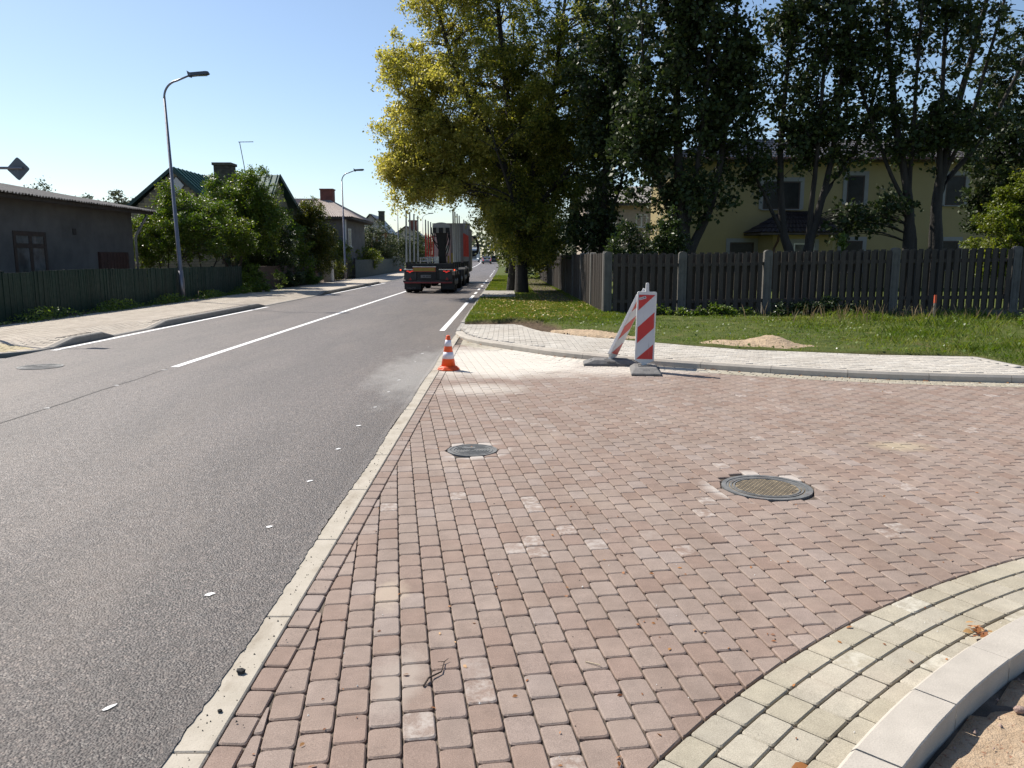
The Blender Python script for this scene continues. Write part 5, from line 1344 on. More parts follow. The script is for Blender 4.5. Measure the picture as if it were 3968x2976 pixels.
# plank fence: boards on both sides of the rails, concrete posts
def plank_mesh(h, w=.118): 
    b = MB(); b.bx(-w / 2, w / 2, -.011, .011, 0, h); return b.mesh('plank', M_PLANK)
def post_mesh(h):
    b = MB(); W = .105
    prof = [(-W, 0), (W, 0), (W, h - .05), (W * .62, h - .012), (0, h), (-W * .62, h - .012), (-W, h - .05)]
    b.prism(prof, 'y', -.085, .085)
    return b.mesh('post', M_POST)
def panel_frame(h, t=.004):
    b = MB(); W = .06
    b.bx(-W, -W + .012, -.094, -.0845, .12, h - .17); b.bx(W - .012, W, -.094, -.0845, .12, h - .17); b.bx(-W + .0125, W - .0125, -.094, -.0845, .12, .132); b.bx(-W + .0125, W - .0125, -.094, -.0845, h - .182, h - .17)
    return b.mesh('post_moulding', M_POST)
def plank_fence(name, label, pts, zb, h, ph, pitch=.197, both=True, start=.16, back_first=False):
    """pts: consecutive post positions (x, y)"""
    root = empty(name, (pts[0][0], pts[0][1], zb), label, 'fence'); O = origin_of(root)
    pm, po, fr = plank_mesh(h), post_mesh(ph), panel_frame(ph)
    for i, p in enumerate(pts):
        q = pts[min(i + 1, len(pts) - 1)] if i < len(pts) - 1 else p; r = pts[max(i - 1, 0)]
        d = Vector((q[0] - r[0], q[1] - r[1], 0)); ang = math.atan2(d.y, d.x)
        o = link('post', po, root, (p[0] - O.x, p[1] - O.y, p[2] if len(p) > 2 else 0), (0, 0, ang)); link('moulding', fr, o)
    for i in range(len(pts) - 1):
        a, b = Vector((pts[i][0], pts[i][1], pts[i][2] if len(pts[i]) > 2 else 0)), Vector((pts[i + 1][0], pts[i + 1][1], pts[i + 1][2] if len(pts[i + 1]) > 2 else 0))
        d = (b - a); L = d.length; u = d / L; nrm = Vector((u.y, -u.x, 0)); ang = math.atan2(u.y, u.x)
        n = max(1, round((L - .2) / pitch)); st = (L - .2) / n
        for k in range(n):
            for side, sh in ((1, .5), (-1, 1.0)):
                if side < 0 and (not both or k == n - 1): continue
                t = .1 + (k + sh) * st; p = a + u * t + nrm * (.055 * side)
                lift = (.07 if side > 0 else .10) + random.gauss(0, .004)
                link('plank', pm, root, (p.x - O.x, p.y - O.y, p.z + lift), (random.gauss(0, .003), random.gauss(0, .003), ang + random.gauss(0, .012)))
        for z in (.36, h - .26):
            m = MB(); P, Q = a + u * .09, b - u * .09; s = nrm * .042
            m.hexa([tuple(P - s + Vector((0, 0, zb + z))), tuple(Q - s + Vector((0, 0, zb + z))), tuple(Q + s + Vector((0, 0, zb + z))), tuple(P + s + Vector((0, 0, zb + z)))],
                   [tuple(P - s + Vector((0, 0, zb + z + .09))), tuple(Q - s + Vector((0, 0, zb + z + .09))), tuple(Q + s + Vector((0, 0, zb + z + .09))), tuple(P + s + Vector((0, 0, zb + z + .09)))])
            m.build('rail', M_PLANK, root)
        m = MB(); P, Q = a + u * .1, b - u * .1; s = nrm * .02
        m.hexa([tuple(P - s + Vector((0, 0, zb - .15))), tuple(Q - s + Vector((0, 0, zb - .15))), tuple(Q + s + Vector((0, 0, zb - .15))), tuple(P + s + Vector((0, 0, zb - .15)))],
               [tuple(P - s + Vector((0, 0, zb + .055))), tuple(Q - s + Vector((0, 0, zb + .055))), tuple(Q + s + Vector((0, 0, zb + .055))), tuple(P + s + Vector((0, 0, zb + .055)))])
        m.build('kickboard', M_POST, root)
    return root
FH, FP = 1.59, 1.73
plank_fence('plank_fence', 'grey brown plank fence with concrete posts facing the camera below the poplars',
            [(2.72, 21.6, 0), (4.68, 21.45, .0), (6.92, 21.35, .04), (10.25, 21.25, .10), (13.4, 21.15, .14), (16.6, 21.05, .14)], .05, FH, FP)
plank_fence('plank_fence', 'plank fence running away along the path under the lindens', [(2.69, 21.8), (2.68, 25.0), (2.66, 28.2), (2.64, 31.4), (2.6, 34.6), (2.56, 38), (2.5, 42), (2.46, 46), (2.4, 51), (2.4, 56)], .05, FH, FP, pitch=.21, both=True)

# brown wall, grey cabinet, iron gate and dark board fence on the left
M_BROWNW = mat('brown_render', (.085, .060, .048), .9, var=.2, scale=3, fine=.1)
m = MB(); m.bx(-11.95, -11.75, 38.2, 50.4, -.1, 1.22); o = m.build('garden_wall', M_BROWNW); tag(o, 'low brown garden wall behind the weeds, left of the grey cabinet', 'wall')
M_CAB = mat('cabinet_grey', (.33, .335, .33), .55, var=.08, scale=3)
cb_ = empty('utility_cabinet', (-11.35, 51.5, .1), 'grey upright utility cabinet standing by the footpath', 'cabinet')
m = MB(); m.bx(-11.62, -11.1, 51.2, 51.95, .12, 1.42); m.bevelled('body', M_CAB, cb_, .015)
m = MB(); m.bx(-11.56, -11.16, 51.165, 51.2, .3, 1.36); d = m.build('door', M_CAB, cb_); m = MB(); m.bx(-11.2, -11.17, 51.14, 51.165, .75, .9); m.build('handle', M_WOODD, d)
m = MB(); m.bx(-11.66, -11.06, 51.15, 52.0, 1.42, 1.46); m.build('lid', M_CAB, cb_)
M_DARKF = mat('dark_green_board', (.022, .035, .034), .7, var=.2, scale=3)
df = empty('board_fence', (-11.5, 70, .1), 'dark close boarded fence under the bright bushes beyond the second lamp', 'fence')
for k in range(70):
    yy = 61.5 + k * .42
    m = MB(); zt = rz(yy); m.bx(-11.52 + rb(yy), -11.49 + rb(yy), yy, yy + .41, .1 + zt, 1.5 + zt); m.build('board', M_DARKF, df)
for k in range(8):
    yy = 61.4 + k * 4; m = MB(); m.bx(-11.58 + rb(yy), -11.5 + rb(yy), yy - .06, yy, 0.05, 1.56 + rz(yy)); m.build('post', M_DARKF, df)
ig = empty('iron_gate', (-11.5, 59.8, .1), 'open bar gate between two dark posts beside the second lamp', 'gate')
for yy in (58.35, 61.2): 
    m = MB(); m.bx(-11.56, -11.46, yy - .05, yy + .05, .05, 1.6); m.build('post', M_WOODD, ig)
for z in (.3, 1.4): m = MB(); m.bx(-11.52, -11.5, 58.42, 61.13, z, z + .035); m.build('rail', M_WOODD, ig)
for k in range(18): m = MB(); yy = 58.5 + k * .15; m.bx(-11.515, -11.5, yy, yy + .015, .3, 1.45); m.build('bar', M_WOODD, ig)
# ------------------------------------------------------------------ street lamps
M_GALV = mat('galvanised_steel', (.20, .20, .225), .40, .6, var=.14, scale=4)
M_LAMPB = mat('lamp_housing', (.095, .10, .115), .45, .3, var=.12, scale=6)
M_LENS = glass('lamp_lens', (.25, .25, .24), .1)
def street_lamp():
    root = empty('street_lamp', (0, 0, 0))
    p = MB(); p.tube([(0, 0, 0), (0, 0, 1.1)], [.085, .084], 12); p.tube([(0, 0, 1.1), (0, 0, 1.12), (0, 0, 7.05)], [.084, .072, .042], 12)
    p.build('pole', M_GALV, root, smooth=True)
    a = MB(); pts = [(0, 0, 7.05)] + [(.55 - .55 * math.cos(t), 0, 7.05 + .58 * math.sin(t)) for t in np.linspace(.15, 1.42, 9)] + [(.95, 0, 7.80)]
    a.tube(pts, [.042] + [.036] * 9 + [.03], 10); a.build('arm', M_GALV, root, smooth=True)
    h = MB(); h.hexa([(.88, -.06, 7.77), (.98, -.12, 7.76), (1.52, -.13, 7.80), (1.60, -.06, 7.82), (1.60, .06, 7.82), (1.52, .13, 7.80), (.98, .12, 7.76), (.88, .06, 7.77)],
                     [(.90, -.05, 7.88), (.99, -.09, 7.875), (1.50, -.10, 7.90), (1.56, -.05, 7.90), (1.56, .05, 7.90), (1.50, .10, 7.90), (.99, .09, 7.875), (.90, .05, 7.88)])
    ho = h.build('lamp_head', M_LAMPB, root); l_ = MB(); l_.bx(1.05, 1.5, -.09, .09, 7.765, 7.775); l_.build('lens', M_LENS, ho)
    f = MB(); f.hexa([(.88, -.02, 7.74), (1.0, -.02, 7.70), (1.0, .02, 7.70), (.88, .02, 7.74)], [(.84, -.02, 7.95), (.95, -.02, 7.885), (.95, .02, 7.885), (.84, .02, 7.95)]); f.build('bracket', M_LAMPB, ho)
    d = MB(); d.bx(.078, .088, -.045, .045, .45, .85); d.build('access_door', M_GALV, root)
    c = MB(); c.lathe([(.13, -.05), (.13, .03), (.09, .05)], n=14); c.build('collar', M_CONC2, root)
    return root
GL = 'street lamps along the left footpath'
lamp0 = street_lamp()
for i, (x, y, lab) in enumerate([(-11.42, 28.4, 'nearest street lamp, tall before the sky by the green fence'), (-11.55, 57.9, 'second street lamp, beside the clipped hedge and the iron gate'),
                              (-11.7, 88, 'third street lamp, by the end of the dark board fence'), (-12.0, 117, 'farthest street lamp, its arm seen between the stakes of the timber truck')]):
    o = lamp0 if i == 0 else copy_tree(lamp0)
    o.location = (x, y, .1 + rz(y)); o.rotation_euler = (0, rad(-1.7 if i == 0 else -.4), 0); o.scale = (1, 1, .975)
    tag(o, lab, 'street lamp', GL)

# ------------------------------------------------------------------ sign on an arm, seen from behind
M_SIGNB = mat('sign_back', (.13, .135, .15), .35, .6, var=.12, scale=5)
sg = empty('road_sign', (-11.15, 16.2, .1), 'diamond sign seen from behind on a shiny arm at the left edge', 'road sign')
m = MB(); m.tube([(-11.15, 16.2, 0), (-11.15, 16.2, 3.5)], .05, 10); m.build('post', M_GALV, sg, smooth=True)
m = MB(); m.tube([(-11.25, 16.2, 3.355), (-9.56, 16.3, 3.36)], .028, 10); m.build('arm', M_GALV, sg, smooth=True)
m = MB(); q = .232; e_ = .03
pts = [(-e_, -q + e_), (0, -q + .012), (e_, -q + e_), (q - e_, -e_), (q - .012, 0), (q - e_, e_), (e_, q - e_), (0, q - .012), (-e_, q - e_), (-q + e_, e_), (-q + .012, 0), (-q + e_, -e_)]
m.prism([(x - 9.66, z + 3.35) for x, z in pts], 'y', 16.325, 16.345); m.build('plate', M_SIGNB, sg)
m = MB(); m.bx(-9.78, -9.54, 16.318, 16.325, 3.33, 3.375); m.build('clamp', M_GALV, sg)

# ------------------------------------------------------------------ traffic cone
def plain(name, col, rough=.5, spec=.5, bump=0):
    return mat(name, col, rough, 0, var=.10, scale=9, bump=bump, bscale=90, spec=spec)
M_ORNG = plain('orange_rubber', (.80, .10, .018), .5)
M_REFL = plain('reflective_white', (.66, .62, .68), .35)
cn = empty('traffic_cone', (-.845, 11.5, .002), 'orange traffic cone with two white bands on the paving edge', 'traffic cone')
def cone_r(z): return .105 + (.026 - .105) * (z - .055) / (.5 - .055)
m = MB(); m.lathe([(cone_r(.055), .055), (cone_r(.495), .495), (cone_r(.5) - .006, .502), (cone_r(.5) - .010, .498)], tuple(origin_of(cn)), 36); m.build('body', M_ORNG, cn, smooth=False)
for z0, z1 in ((.165, .262), (.345, .435)):
    m = MB(); m.lathe([(cone_r(z0) + .0015, z0), (cone_r(z1) + .0015, z1)], tuple(origin_of(cn)), 36); m.build('reflective_band', M_REFL, cn, smooth=True)
m = MB(); n8 = 8
def oct_(r, z): return [(origin_of(cn).x + r * math.cos(math.pi / 8 + k * math.pi / 4), origin_of(cn).y + r * math.sin(math.pi / 8 + k * math.pi / 4), z) for k in range(8)]
m.hexa(oct_(.166, .0), oct_(.168, .026)); m.hexa(oct_(.152, .0265), oct_(.143, .046)); m.lathe([(.128, .0485), (.122, .058), (.105, .060)], (origin_of(cn).x, origin_of(cn).y, 0), 24)
m.bevelled('base', M_ORNG, cn, .006)
for o in cn.children:
    if o.name.startswith('body') or o.name.startswith('reflective'):
        o.data.polygons.foreach_set('use_smooth', [True] * len(o.data.polygons)); o.data.update()

# ------------------------------------------------------------------ striped barrier panels on rubber feet
M_PWHITE = mat('white_plastic', (.62, .615, .60), .45, var=.07, scale=6, spec=.4)
def sheet_mat(name, col, scuff):
    t = NT(name); p = t.obj()
    c = t.ramp(t.noise(p, 3, 4), [(.3, tuple(x * .92 for x in col)), (.7, tuple(min(1, x * 1.06) for x in col))])
    c = t.mix(t.ramp(t.noise(t.scale(p, (22, 4, 3), (0, 0, 0), (0, .6, 0)), 1.0, 6, .7), [(.60, 0), (.74, .7)]), c, scuff)
    t.set(c, .4, 0, .45); return t.m
M_SHWHITE = sheet_mat('reflective_sheet', (.56, .57, .585), (.26, .25, .25))
M_SHRED = sheet_mat('red_sheet', (.50, .030, .028), (.42, .20, .19))
M_RUB = mat('recycled_rubber', (.155, .15, .145), .85, var=.22, scale=14, fine=.2, bump=.5, bscale=70, bdist=.006)
M_INK = mat('sticker_ink', (.05, .055, .07), .6)
def barrier(sticker):
    root = empty('barrier_panel', (0, 0, 0))
    # panel hangs in its own frame so that it can lean
    W, Hh, z0 = .274, .985, .15
    pn = MB(); r = .022
    prof = []
    for cx, cz, a0 in ((W / 2 - r, z0 + Hh - r, 0), (-W / 2 + r, z0 + Hh - r, 90), (-W / 2 + r * .5, z0 + r * .5, 180), (W / 2 - r * .5, z0 + r * .5, 270)):
        for k in range(4):
            a = rad(a0 + k * 30); q = r if a0 < 180 else r * .5; prof.append((cx + q * math.cos(a), cz + q * math.sin(a)))
    pn.prism(prof, 'y', -.022, .022)
    po = pn.bevelled('panel', M_PWHITE, root, .007, local=True)
    fx, fz0, fz1 = .115, z0 + .028, z0 + Hh - .045; fh = fz1 - fz0
    for side in (-1, 1):
        y0 = side * .0222; y1 = side * .0245
        f = MB(); f.prism([(-fx, fz0), (fx, fz0), (fx, fz1), (-fx, fz1)], 'y', min(y0, y1), max(y0, y1)); f.build('reflective_face', M_SHWHITE, po, local=True)
        y2, y3 = side * .0247, side * .0262
        def P(u, v): return ((u - .5) * 2 * fx, fz1 - v * fh)
        for poly in ([(0, 0), (1, 0), (0, .245)], [(1, .265), (1, .51), (0, .755), (0, .508)], [(1, .768), (1, 1), (0, 1), (0, .998)]):
            q = [P(*a) for a in poly]
            s = MB(); s.prism(q, 'y', min(y2, y3), max(y2, y3)); s.build('red_stripe', M_SHRED, po, local=True)
    h = MB(); h.prism([(-.034, z0 + Hh - .004), (.036, z0 + Hh - .004), (.026, z0 + Hh + .018), (.022, z0 + Hh + .115), (.014, z0 + Hh + .125), (-.016, z0 + Hh + .123), (-.022, z0 + Hh + .112), (-.024, z0 + Hh + .018)], 'y', -.02, .02)
    h.bevelled('handle', M_PWHITE, root, .005, local=True)
    n = MB(); n.hexa([(-.034, -.022, .07), (.034, -.022, .07), (.034, .022, .07), (-.034, .022, .07)], [(-.034, -.0215, .11), (.034, -.0215, .11), (.034, .0215, .11), (-.034, .0215, .11)])
    n.hexa([(-.034, -.021, .11), (.034, -.021, .11), (.034, .021, .11), (-.034, .021, .11)], [(-.127, -.0205, .151), (.127, -.0205, .151), (.127, .0205, .151), (-.127, .0205, .151)])
    n.build('foot_pin', M_PWHITE, root, local=True)
    if sticker:
        s = MB(); a = rad(17); c0 = (-.062, z0 + Hh - .092)
        def R(u, v): return (c0[0] + u * math.cos(a) - v * math.sin(a), c0[1] + u * math.sin(a) + v * math.cos(a))
        s.prism([R(-.05, -.017), R(.05, -.017), R(.05, .017), R(-.05, .017)], 'y', -.0275, -.0264); st = s.build('sticker', M_SHWHITE, root, local=True)
        k = MB()
        def ring(cx, cy, rx, ry, t):
            N = 18
            for i in range(N):
                b0, b1 = 2 * math.pi * i / N, 2 * math.pi * (i + 1) / N
                k.prism([R(cx + rx * math.cos(b0), cy + ry * math.sin(b0)), R(cx + rx * math.cos(b1), cy + ry * math.sin(b1)), R(cx + (rx - t) * math.cos(b1), cy + (ry - t) * math.sin(b1)), R(cx + (rx - t) * math.cos(b0), cy + (ry - t) * math.sin(b0))], 'y', -.0284, -.0276)
        ring(-.03, 0, .013, .011, .004)
        for cx, cy, sx, sy in ((-.012, .004, .006, .003), (-.004, -.002, .004, .006), (.006, .001, .004, .006), (.013, -.001, .003, .005)):
            k.prism([R(cx - sx, cy - sy), R(cx + sx, cy - sy), R(cx + sx, cy + sy), R(cx - sx, cy + sy)], 'y', -.0284, -.0276)
        ring(.032, .002, .010, .010, .0098)
        k.build('sticker_print', M_INK, st, local=True)
    return root
def rubber_foot(name, loc, rotz, label):
    """chamfered recycled rubber block, long axis local x"""
    root = empty(name, loc, label, 'base plate', 'rubber feet of the barrier panels')
    L, B, h = .41, .205, .088; b = MB()
    b.hexa([(-L, -B, 0), (L, -B, 0), (L, B, 0), (-L, B, 0)], [(-L, -B, .028), (L, -B, .028), (L, B, .028), (-L, B, .028)])
    b.hexa([(-L, -B, .0285), (L, -B, .0285), (L, B, .0285), (-L, B, .0285)], [(-L * .60, -B * .74, h), (L * .60, -B * .74, h), (L * .60, B * .74, h), (-L * .60, B * .74, h)])
    b.bevelled('block', M_RUB, root, .008, local=True)
    for sx in (-1, 1):
        g_ = MB(); g_.hexa([(sx * .30 - .045, -.05, .046), (sx * .30 + .045, -.05, .046), (sx * .30 + .045, .05, .046), (sx * .30 - .045, .05, .046)], [(sx * .255 - .04, -.045, .081), (sx * .29 + .03, -.045, .070), (sx * .29 + .03, .045, .070), (sx * .255 - .04, .045, .081)]); g_.build('grip', M_RUB, root, local=True)
    s = MB(); s.bx(-.055, .055, -.09, -.055, .0885, .094); s.bx(-.055, .055, .055, .09, .0885, .094); s.bx(-.10, -.06, -.1, .1, .0885, .096); s.bx(.06, .10, -.1, .1, .0885, .096); s.build('slot_rim', M_RUB, root, local=True)
    s = MB(); s.bx(-.06, .06, -B * .98, -B * .75, .05, .074); s.build('carry_slot', M_RUB, root, local=True)
    root.rotation_euler = (0, 0, rotz); return root
GB2 = 'red and white barrier panels'
b1 = barrier(True); b1.location = (1.965, 11.33, .0); b1.rotation_euler = (rad(-1.5), rad(1.2), rad(-4)); tag(b1, 'upright red and white striped barrier panel with a sticker', 'barrier', GB2)
b2 = barrier(False); tag(b2, 'leaning red and white barrier panel behind the upright one', 'barrier', GB2)
b2.matrix_world = Matrix.Translation((1.585, 12.08, .0)) @ Matrix.Translation((0, 0, .09)) @ Matrix.Rotation(rad(25), 4, 'Y') @ Matrix.Rotation(rad(57), 4, 'Z') @ Matrix.Translation((0, 0, -.09))
rubber_foot('rubber_foot', (1.97, 11.25, .002), rad(83), 'grey rubber foot lit on top, under the upright barrier panel')
rubber_foot('rubber_foot', (1.58, 12.06, .002), rad(-4), 'dark sided rubber foot under the leaning barrier panel')

# ------------------------------------------------------------------ manhole covers
def iron_mat():
    t = NT('cast_iron'); p = t.pos()
    c = t.ramp(t.noise(p, 14, 5, .65), [(.3, (.10, .105, .105)), (.7, (.21, .21, .205))])
    c = t.mix(t.ramp(t.noise(p, 6, 5, .7), [(.58, 0), (.75, .7)]), c, (.16, .075, .045))
    t.set(c, .6, .1, .4); t.bump(t.noise(p, 160, 3), .4, .002); return t.m
M_IRON = iron_mat()
M_IRONS = mat('sandy_iron', (.22, .175, .11), .85, var=.3, scale=12, fine=.2)
def ringprism(mb, c, r0, r1, z0, z1, n=48):
    vs = []; fs = []
    for k in range(n):
        a = 2 * math.pi * k / n
        for r_, z_ in ((r0, z0), (r1, z0), (r1, z1), (r0, z1)): vs.append((c[0] + r_ * math.cos(a), c[1] + r_ * math.sin(a), z_))
    for k in range(n):
        j = (k + 1) % n
        for q in range(4): fs.append((k * 4 + q, j * 4 + q, j * 4 + (q + 1) % 4, k * 4 + (q + 1) % 4))
    mb.add(vs, fs)
GM = 'manhole covers'
def manhole(c, R, kind, label, z=0.0):
    root = empty('manhole_cover', (c[0], c[1], z), label, 'manhole cover', GM)
    m = MB(); ringprism(m, c, R * .90, R, -.06, .003 + z); ringprism(m, c, R * .84, R * .895, -.06, -.001 + z); m.build('frame', M_IRON, root)
    m = MB(); m.lathe([(R * .835, -.05 + z), (R * .835, -.003 + z)], (c[0], c[1], 0), 48); cv = m.build('lid', M_IRONS if kind == 'studs' else M_IRON, root)
    if kind == 'rings':
        for k in range(6):
            r_ = R * (.10 + k * .105); m = MB(); ringprism(m, c, r_, r_ + R * .045, -.0035 + z, .002 + z, 40); m.build('rib', M_IRON, cv)
        m = MB(); ringprism(m, c, R * .74, R * .82, -.0035 + z, .002 + z, 48); m.build('rim', M_IRON, cv)
        m = MB(); m.bx(c[0] - R * .45, c[0] + R * .1, c[1] + R * .33, c[1] + R * .5, -.0035 + z, .003 + z); m.build('name_plate', M_IRON, cv)
    else:
        s = MB(); s.bx(-.015, .015, -.006, .006, -.0035, .0035); sm_ = s.mesh('stud', M_IRONS); pit = MB(); pit.bx(-.013, .013, -.0065, .0065, -.0035, -.0022); pm_ = pit.mesh('pit', M_SEAM)
        k = 0
        for i in range(-9, 10):
            for j in range(-12, 13):
                x, y = i * .034 + (.017 if j % 2 else 0), j * .024
                if math.hypot(x, y) < R * .66: link('pit', pm_, cv, (x, y, .0), (0, 0, rad(-8))); k += 1
        m = MB(); ringprism(m, c, R * .70, R * .74, -.0035 + z, .002 + z, 48); ringprism(m, c, R * .77, R * .81, -.0035 + z, .002 + z, 48); m.build('rim', M_IRON, cv)
manhole((-.29, 6.58), .21, 'rings', 'smaller iron manhole cover with concentric rings, nearer the gutter')
manhole((1.84, 5.46), .31, 'studs', 'larger sandy manhole cover with a grid of small pits')
manhole((-6.95, 11.85), .31, 'rings', 'manhole cover set in the asphalt at the left edge', .006)

# ------------------------------------------------------------------ heap of sand, survey stake, loose bits
def heap():
    xs = np.linspace(-1.15, 1.15, 70); ys = np.linspace(-.6, .6, 40); X, Y = np.meshgrid(xs, ys)
    R = np.hypot(X / 1.1, Y / .55); Z = .15 * np.clip(1 - R, 0, 1) ** .8 * (1 + .25 * np.sin(X * 6 + Y * 4)) + RNG.normal(0, .006, X.shape) - .03 * (R > .98)
    Z += .05 * np.exp(-((X - .3) ** 2 / .05 + Y ** 2 / .06)); n = len(xs); idx = np.arange(X.size).reshape(X.shape)
    F = np.stack([idx[:-1, :-1], idx[:-1, 1:], idx[1:, 1:], idx[1:, :-1]], -1)[(R[:-1, :-1] < 1.05)]
    return np_mesh('sand_heap', np.stack([X, Y, Z], -1).reshape(-1, 3), F, M_HEAP, smooth=True)
o = link('sand_heap', heap(), None, (4.35, 13.78, .09), (0, 0, rad(-19))); tag(o, 'low heap of yellow sand tipped at the back of the new pavement', 'sand heap')
M_STKG = mat('weathered_wood', (.22, .20, .175), .85, var=.2, scale=7, streak=True)
M_STKO = plain('orange_spray_paint', (.62, .11, .05), .7)
st = empty('survey_stake', (10.46, 19.5, .08), 'wooden stake with an orange painted tip standing in tall grass', 'stake')
m = MB(); m.bx(10.44, 10.485, 19.48, 19.52, .02, .52); m.build('shaft', M_STKG, st); m = MB(); m.bx(10.438, 10.487, 19.478, 19.522, .52, .72); m.build('painted_tip', M_STKO, st)

M_STONE = mat('field_stone', (.20, .20, .205), .85, var=.3, scale=14, fine=.2, bump=.5, bscale=60)
M_STONE2 = mat('pink_stone', (.30, .215, .18), .85, var=.3, scale=14, fine=.2, bump=.5, bscale=60)
def rock(name, c, s, m, label, cat='stone', group=None, sub=2):
    import bmesh
    bm = bmesh.new(); bmesh.ops.create_icosphere(bm, subdivisions=sub, radius=1)
    for v in bm.verts: v.co *= 1 + .22 * math.sin(v.co.x * 3.1 + c[0] * 50) * math.sin(v.co.y * 2.7 + c[1] * 40) + random.uniform(-.06, .06)
    for v in bm.verts: v.co = Vector((v.co.x * s[0], v.co.y * s[1], v.co.z * s[2]))
    me = bpy.data.meshes.new(name); bm.to_mesh(me); bm.free(); me.materials.append(m)
    o = link(name, me, None, c, (0, 0, random.random() * 3)); tag(o, label, cat, group); return o
GS = 'stones on the bare ground inside the near kerb'
rock('stone', (1.93, 2.42, .018), (.038, .027, .018), M_STONE, 'largest grey stone on the bare ground at the lower right', group=GS)
rock('stone', (2.02, 2.62, .012), (.017, .015, .012), M_STONE, 'small round grey stone just beyond the largest one', group=GS)
rock('stone', (1.83, 2.62, .01), (.022, .016, .014), M_STONE2, 'pinkish stone lying in the shade of the near kerb', group=GS)
rock('stone', (2.16, 2.72, .012), (.02, .014, .012), M_STONE2, 'reddish stone beside dry leaves at the right edge', group=GS)
M_CRUMB = mat('asphalt_crumb', (.02, .02, .02), .8, var=.4, scale=30)
GC = 'crumbs of asphalt'
def crumb(c, s, label):
    o = rock('asphalt_lump', c, (s, s * .8, s * .55), M_CRUMB, label, 'asphalt lump', GC, 1); return o
crumb((-1.035, 2.90, .016), .022, 'asphalt lump on the gutter strip near the bottom left')
crumb((1.365, 2.47, .012), .022, 'asphalt lump on the beige paving against the near kerb')
crumb((-1.02, 2.63, .012), .011, 'smaller asphalt crumb on the gutter, just before the larger lump')
# loose grit
n = 420; V = []; F = []
def grit(n, xf, yf, zf, smin, smax):
    Vs = []; Fs = []; b = 0
    for i in range(n):
        x, y = xf(), yf(); s = random.uniform(smin, smax) * (.6 + .8 * random.random()); z = zf(x, y)
        p = [(x + s * random.uniform(.6, 1) * math.cos(a), y + s * random.uniform(.6, 1) * math.sin(a), z) for a in (0, 2.1, 4.2)] + [(x, y, z + s * 1.1)]
        Vs += p; Fs += [(b, b + 1, b + 3), (b + 1, b + 2, b + 3), (b + 2, b, b + 3)]; b += 4
    return np.array(Vs), np.array(Fs)
V, F = grit(260, lambda: random.gauss(-1.02, .06), lambda: 1.8 + 10 * random.random() ** 1.6, lambda x, y: .006, .002, .006)
tag(link('asphalt_grit', np_mesh('asphalt_grit', V, F, M_CRUMB)), kind='stuff')
V, F = grit(160, lambda: random.uniform(-.85, 4.5), lambda: 2 + 8 * random.random() ** 1.4, lambda x, y: .001, .002, .005)
tag(link('grit', np_mesh('grit', V, F, M_CRUMB)), kind='stuff')
V, F = grit(120, lambda: random.uniform(-.85, 4.5), lambda: 2 + 8 * random.random() ** 1.4, lambda x, y: .001, .002, .006)
tag(link('white_chips', np_mesh('white_chips', V, F, M_WHITE)), kind='stuff')
def pebble_xy():
    a = random.uniform(rad(95), rad(165)); r = random.uniform(4.6, 6.38); return ARC_C[0] + r * math.cos(a), ARC_C[1] + r * math.sin(a)
pp = [pebble_xy() for _ in range(900)]
V, F = grit(900, iter([p[0] for p in pp]).__next__, iter([p[1] for p in pp]).__next__, lambda x, y: .004, .004, .013)
tag(link('gravel', np_mesh('gravel', V, F, M_STONE2)), kind='stuff')
# dry leaf litter
def curled(P, s):
    """small curled leaves: three quads each"""
    Vs = []; Fs = []; b = 0
    for p, q in zip(P, s):
        a = random.random() * 6.28; u = Vector((math.cos(a), math.sin(a), random.uniform(-.2, .3))); w = Vector((-math.sin(a), math.cos(a), random.uniform(-.1, .5))); c = Vector(p)
        up = Vector((0, 0, 1)) * q * random.uniform(.05, .45)
        pts = [c - u * q, c - u * q * .3 + w * q * .42 + up, c + u * q * .35 + w * q * .36 + up * .9, c + u * q, c + u * q * .3 - w * q * .4 + up * .3, c - u * q * .35 - w * q * .36 + up * .4]
        for x in pts: Vs.append((x.x, x.y, max(x.z, p[2] - .001)))
        Fs += [(b, b + 1, b + 4, b + 5), (b + 1, b + 2, b + 3, b + 4)]; b += 6
    return np.array(Vs), np.array(Fs)
GLF = 'dry leaves lying about'
def leaf(c, s, label, n=1, spread=0):
    P = [(c[0] + random.gauss(0, spread), c[1] + random.gauss(0, spread), c[2] + (abs(random.gauss(0, spread * .3)) if n > 1 else 0)) for _ in range(n)]
    V, F = curled([(p[0] - c[0], p[1] - c[1], p[2] - c[2]) for p in P], [s * random.uniform(.6, 1.2) for _ in range(n)])
    o = link('dry_leaf' if n == 1 else 'leaf_pile', np_mesh('dry_leaf', V, F, L_LITTER), None, c); tag(o, label, 'leaf' if n == 1 else 'leaf pile', GLF if n == 1 else None); return o
leaf((2.03, 3.20, .012), .022, 'small pile of crumpled brown leaves on the beige paving by the near kerb', 26, .035)
leaf((.93, 2.31, .004), .024, 'curled brown leaf at the bottom edge on the beige paving')
leaf((-.62, 2.32, .004), .022, 'flat tan leaf on the red pavers near the bottom left')
leaf((1.62, 2.98, .004), .020, 'orange leaf scrap on the beige paving below the leaf pile')
leaf((1.50, 3.28, .004), .020, 'russet leaf scrap at the middle of the beige courses')
leaf((2.10, 2.50, .012), .03, 'crumpled reddish leaf next to the largest grey stone')
lx = []; 
for i in range(170):
    d = 2.2 + 9 * random.random() ** 1.7; lx.append((random.uniform(-.85, min(5.5, d * .62)), d, .003))
V, F = curled(lx, [random.uniform(.006, .014) for _ in lx]); tag(link('leaf_scraps', np_mesh('leaf_scraps', V, F, L_LITTER)), kind='stuff')
lx = [(*pebble_xy(), .012) for _ in range(90)]
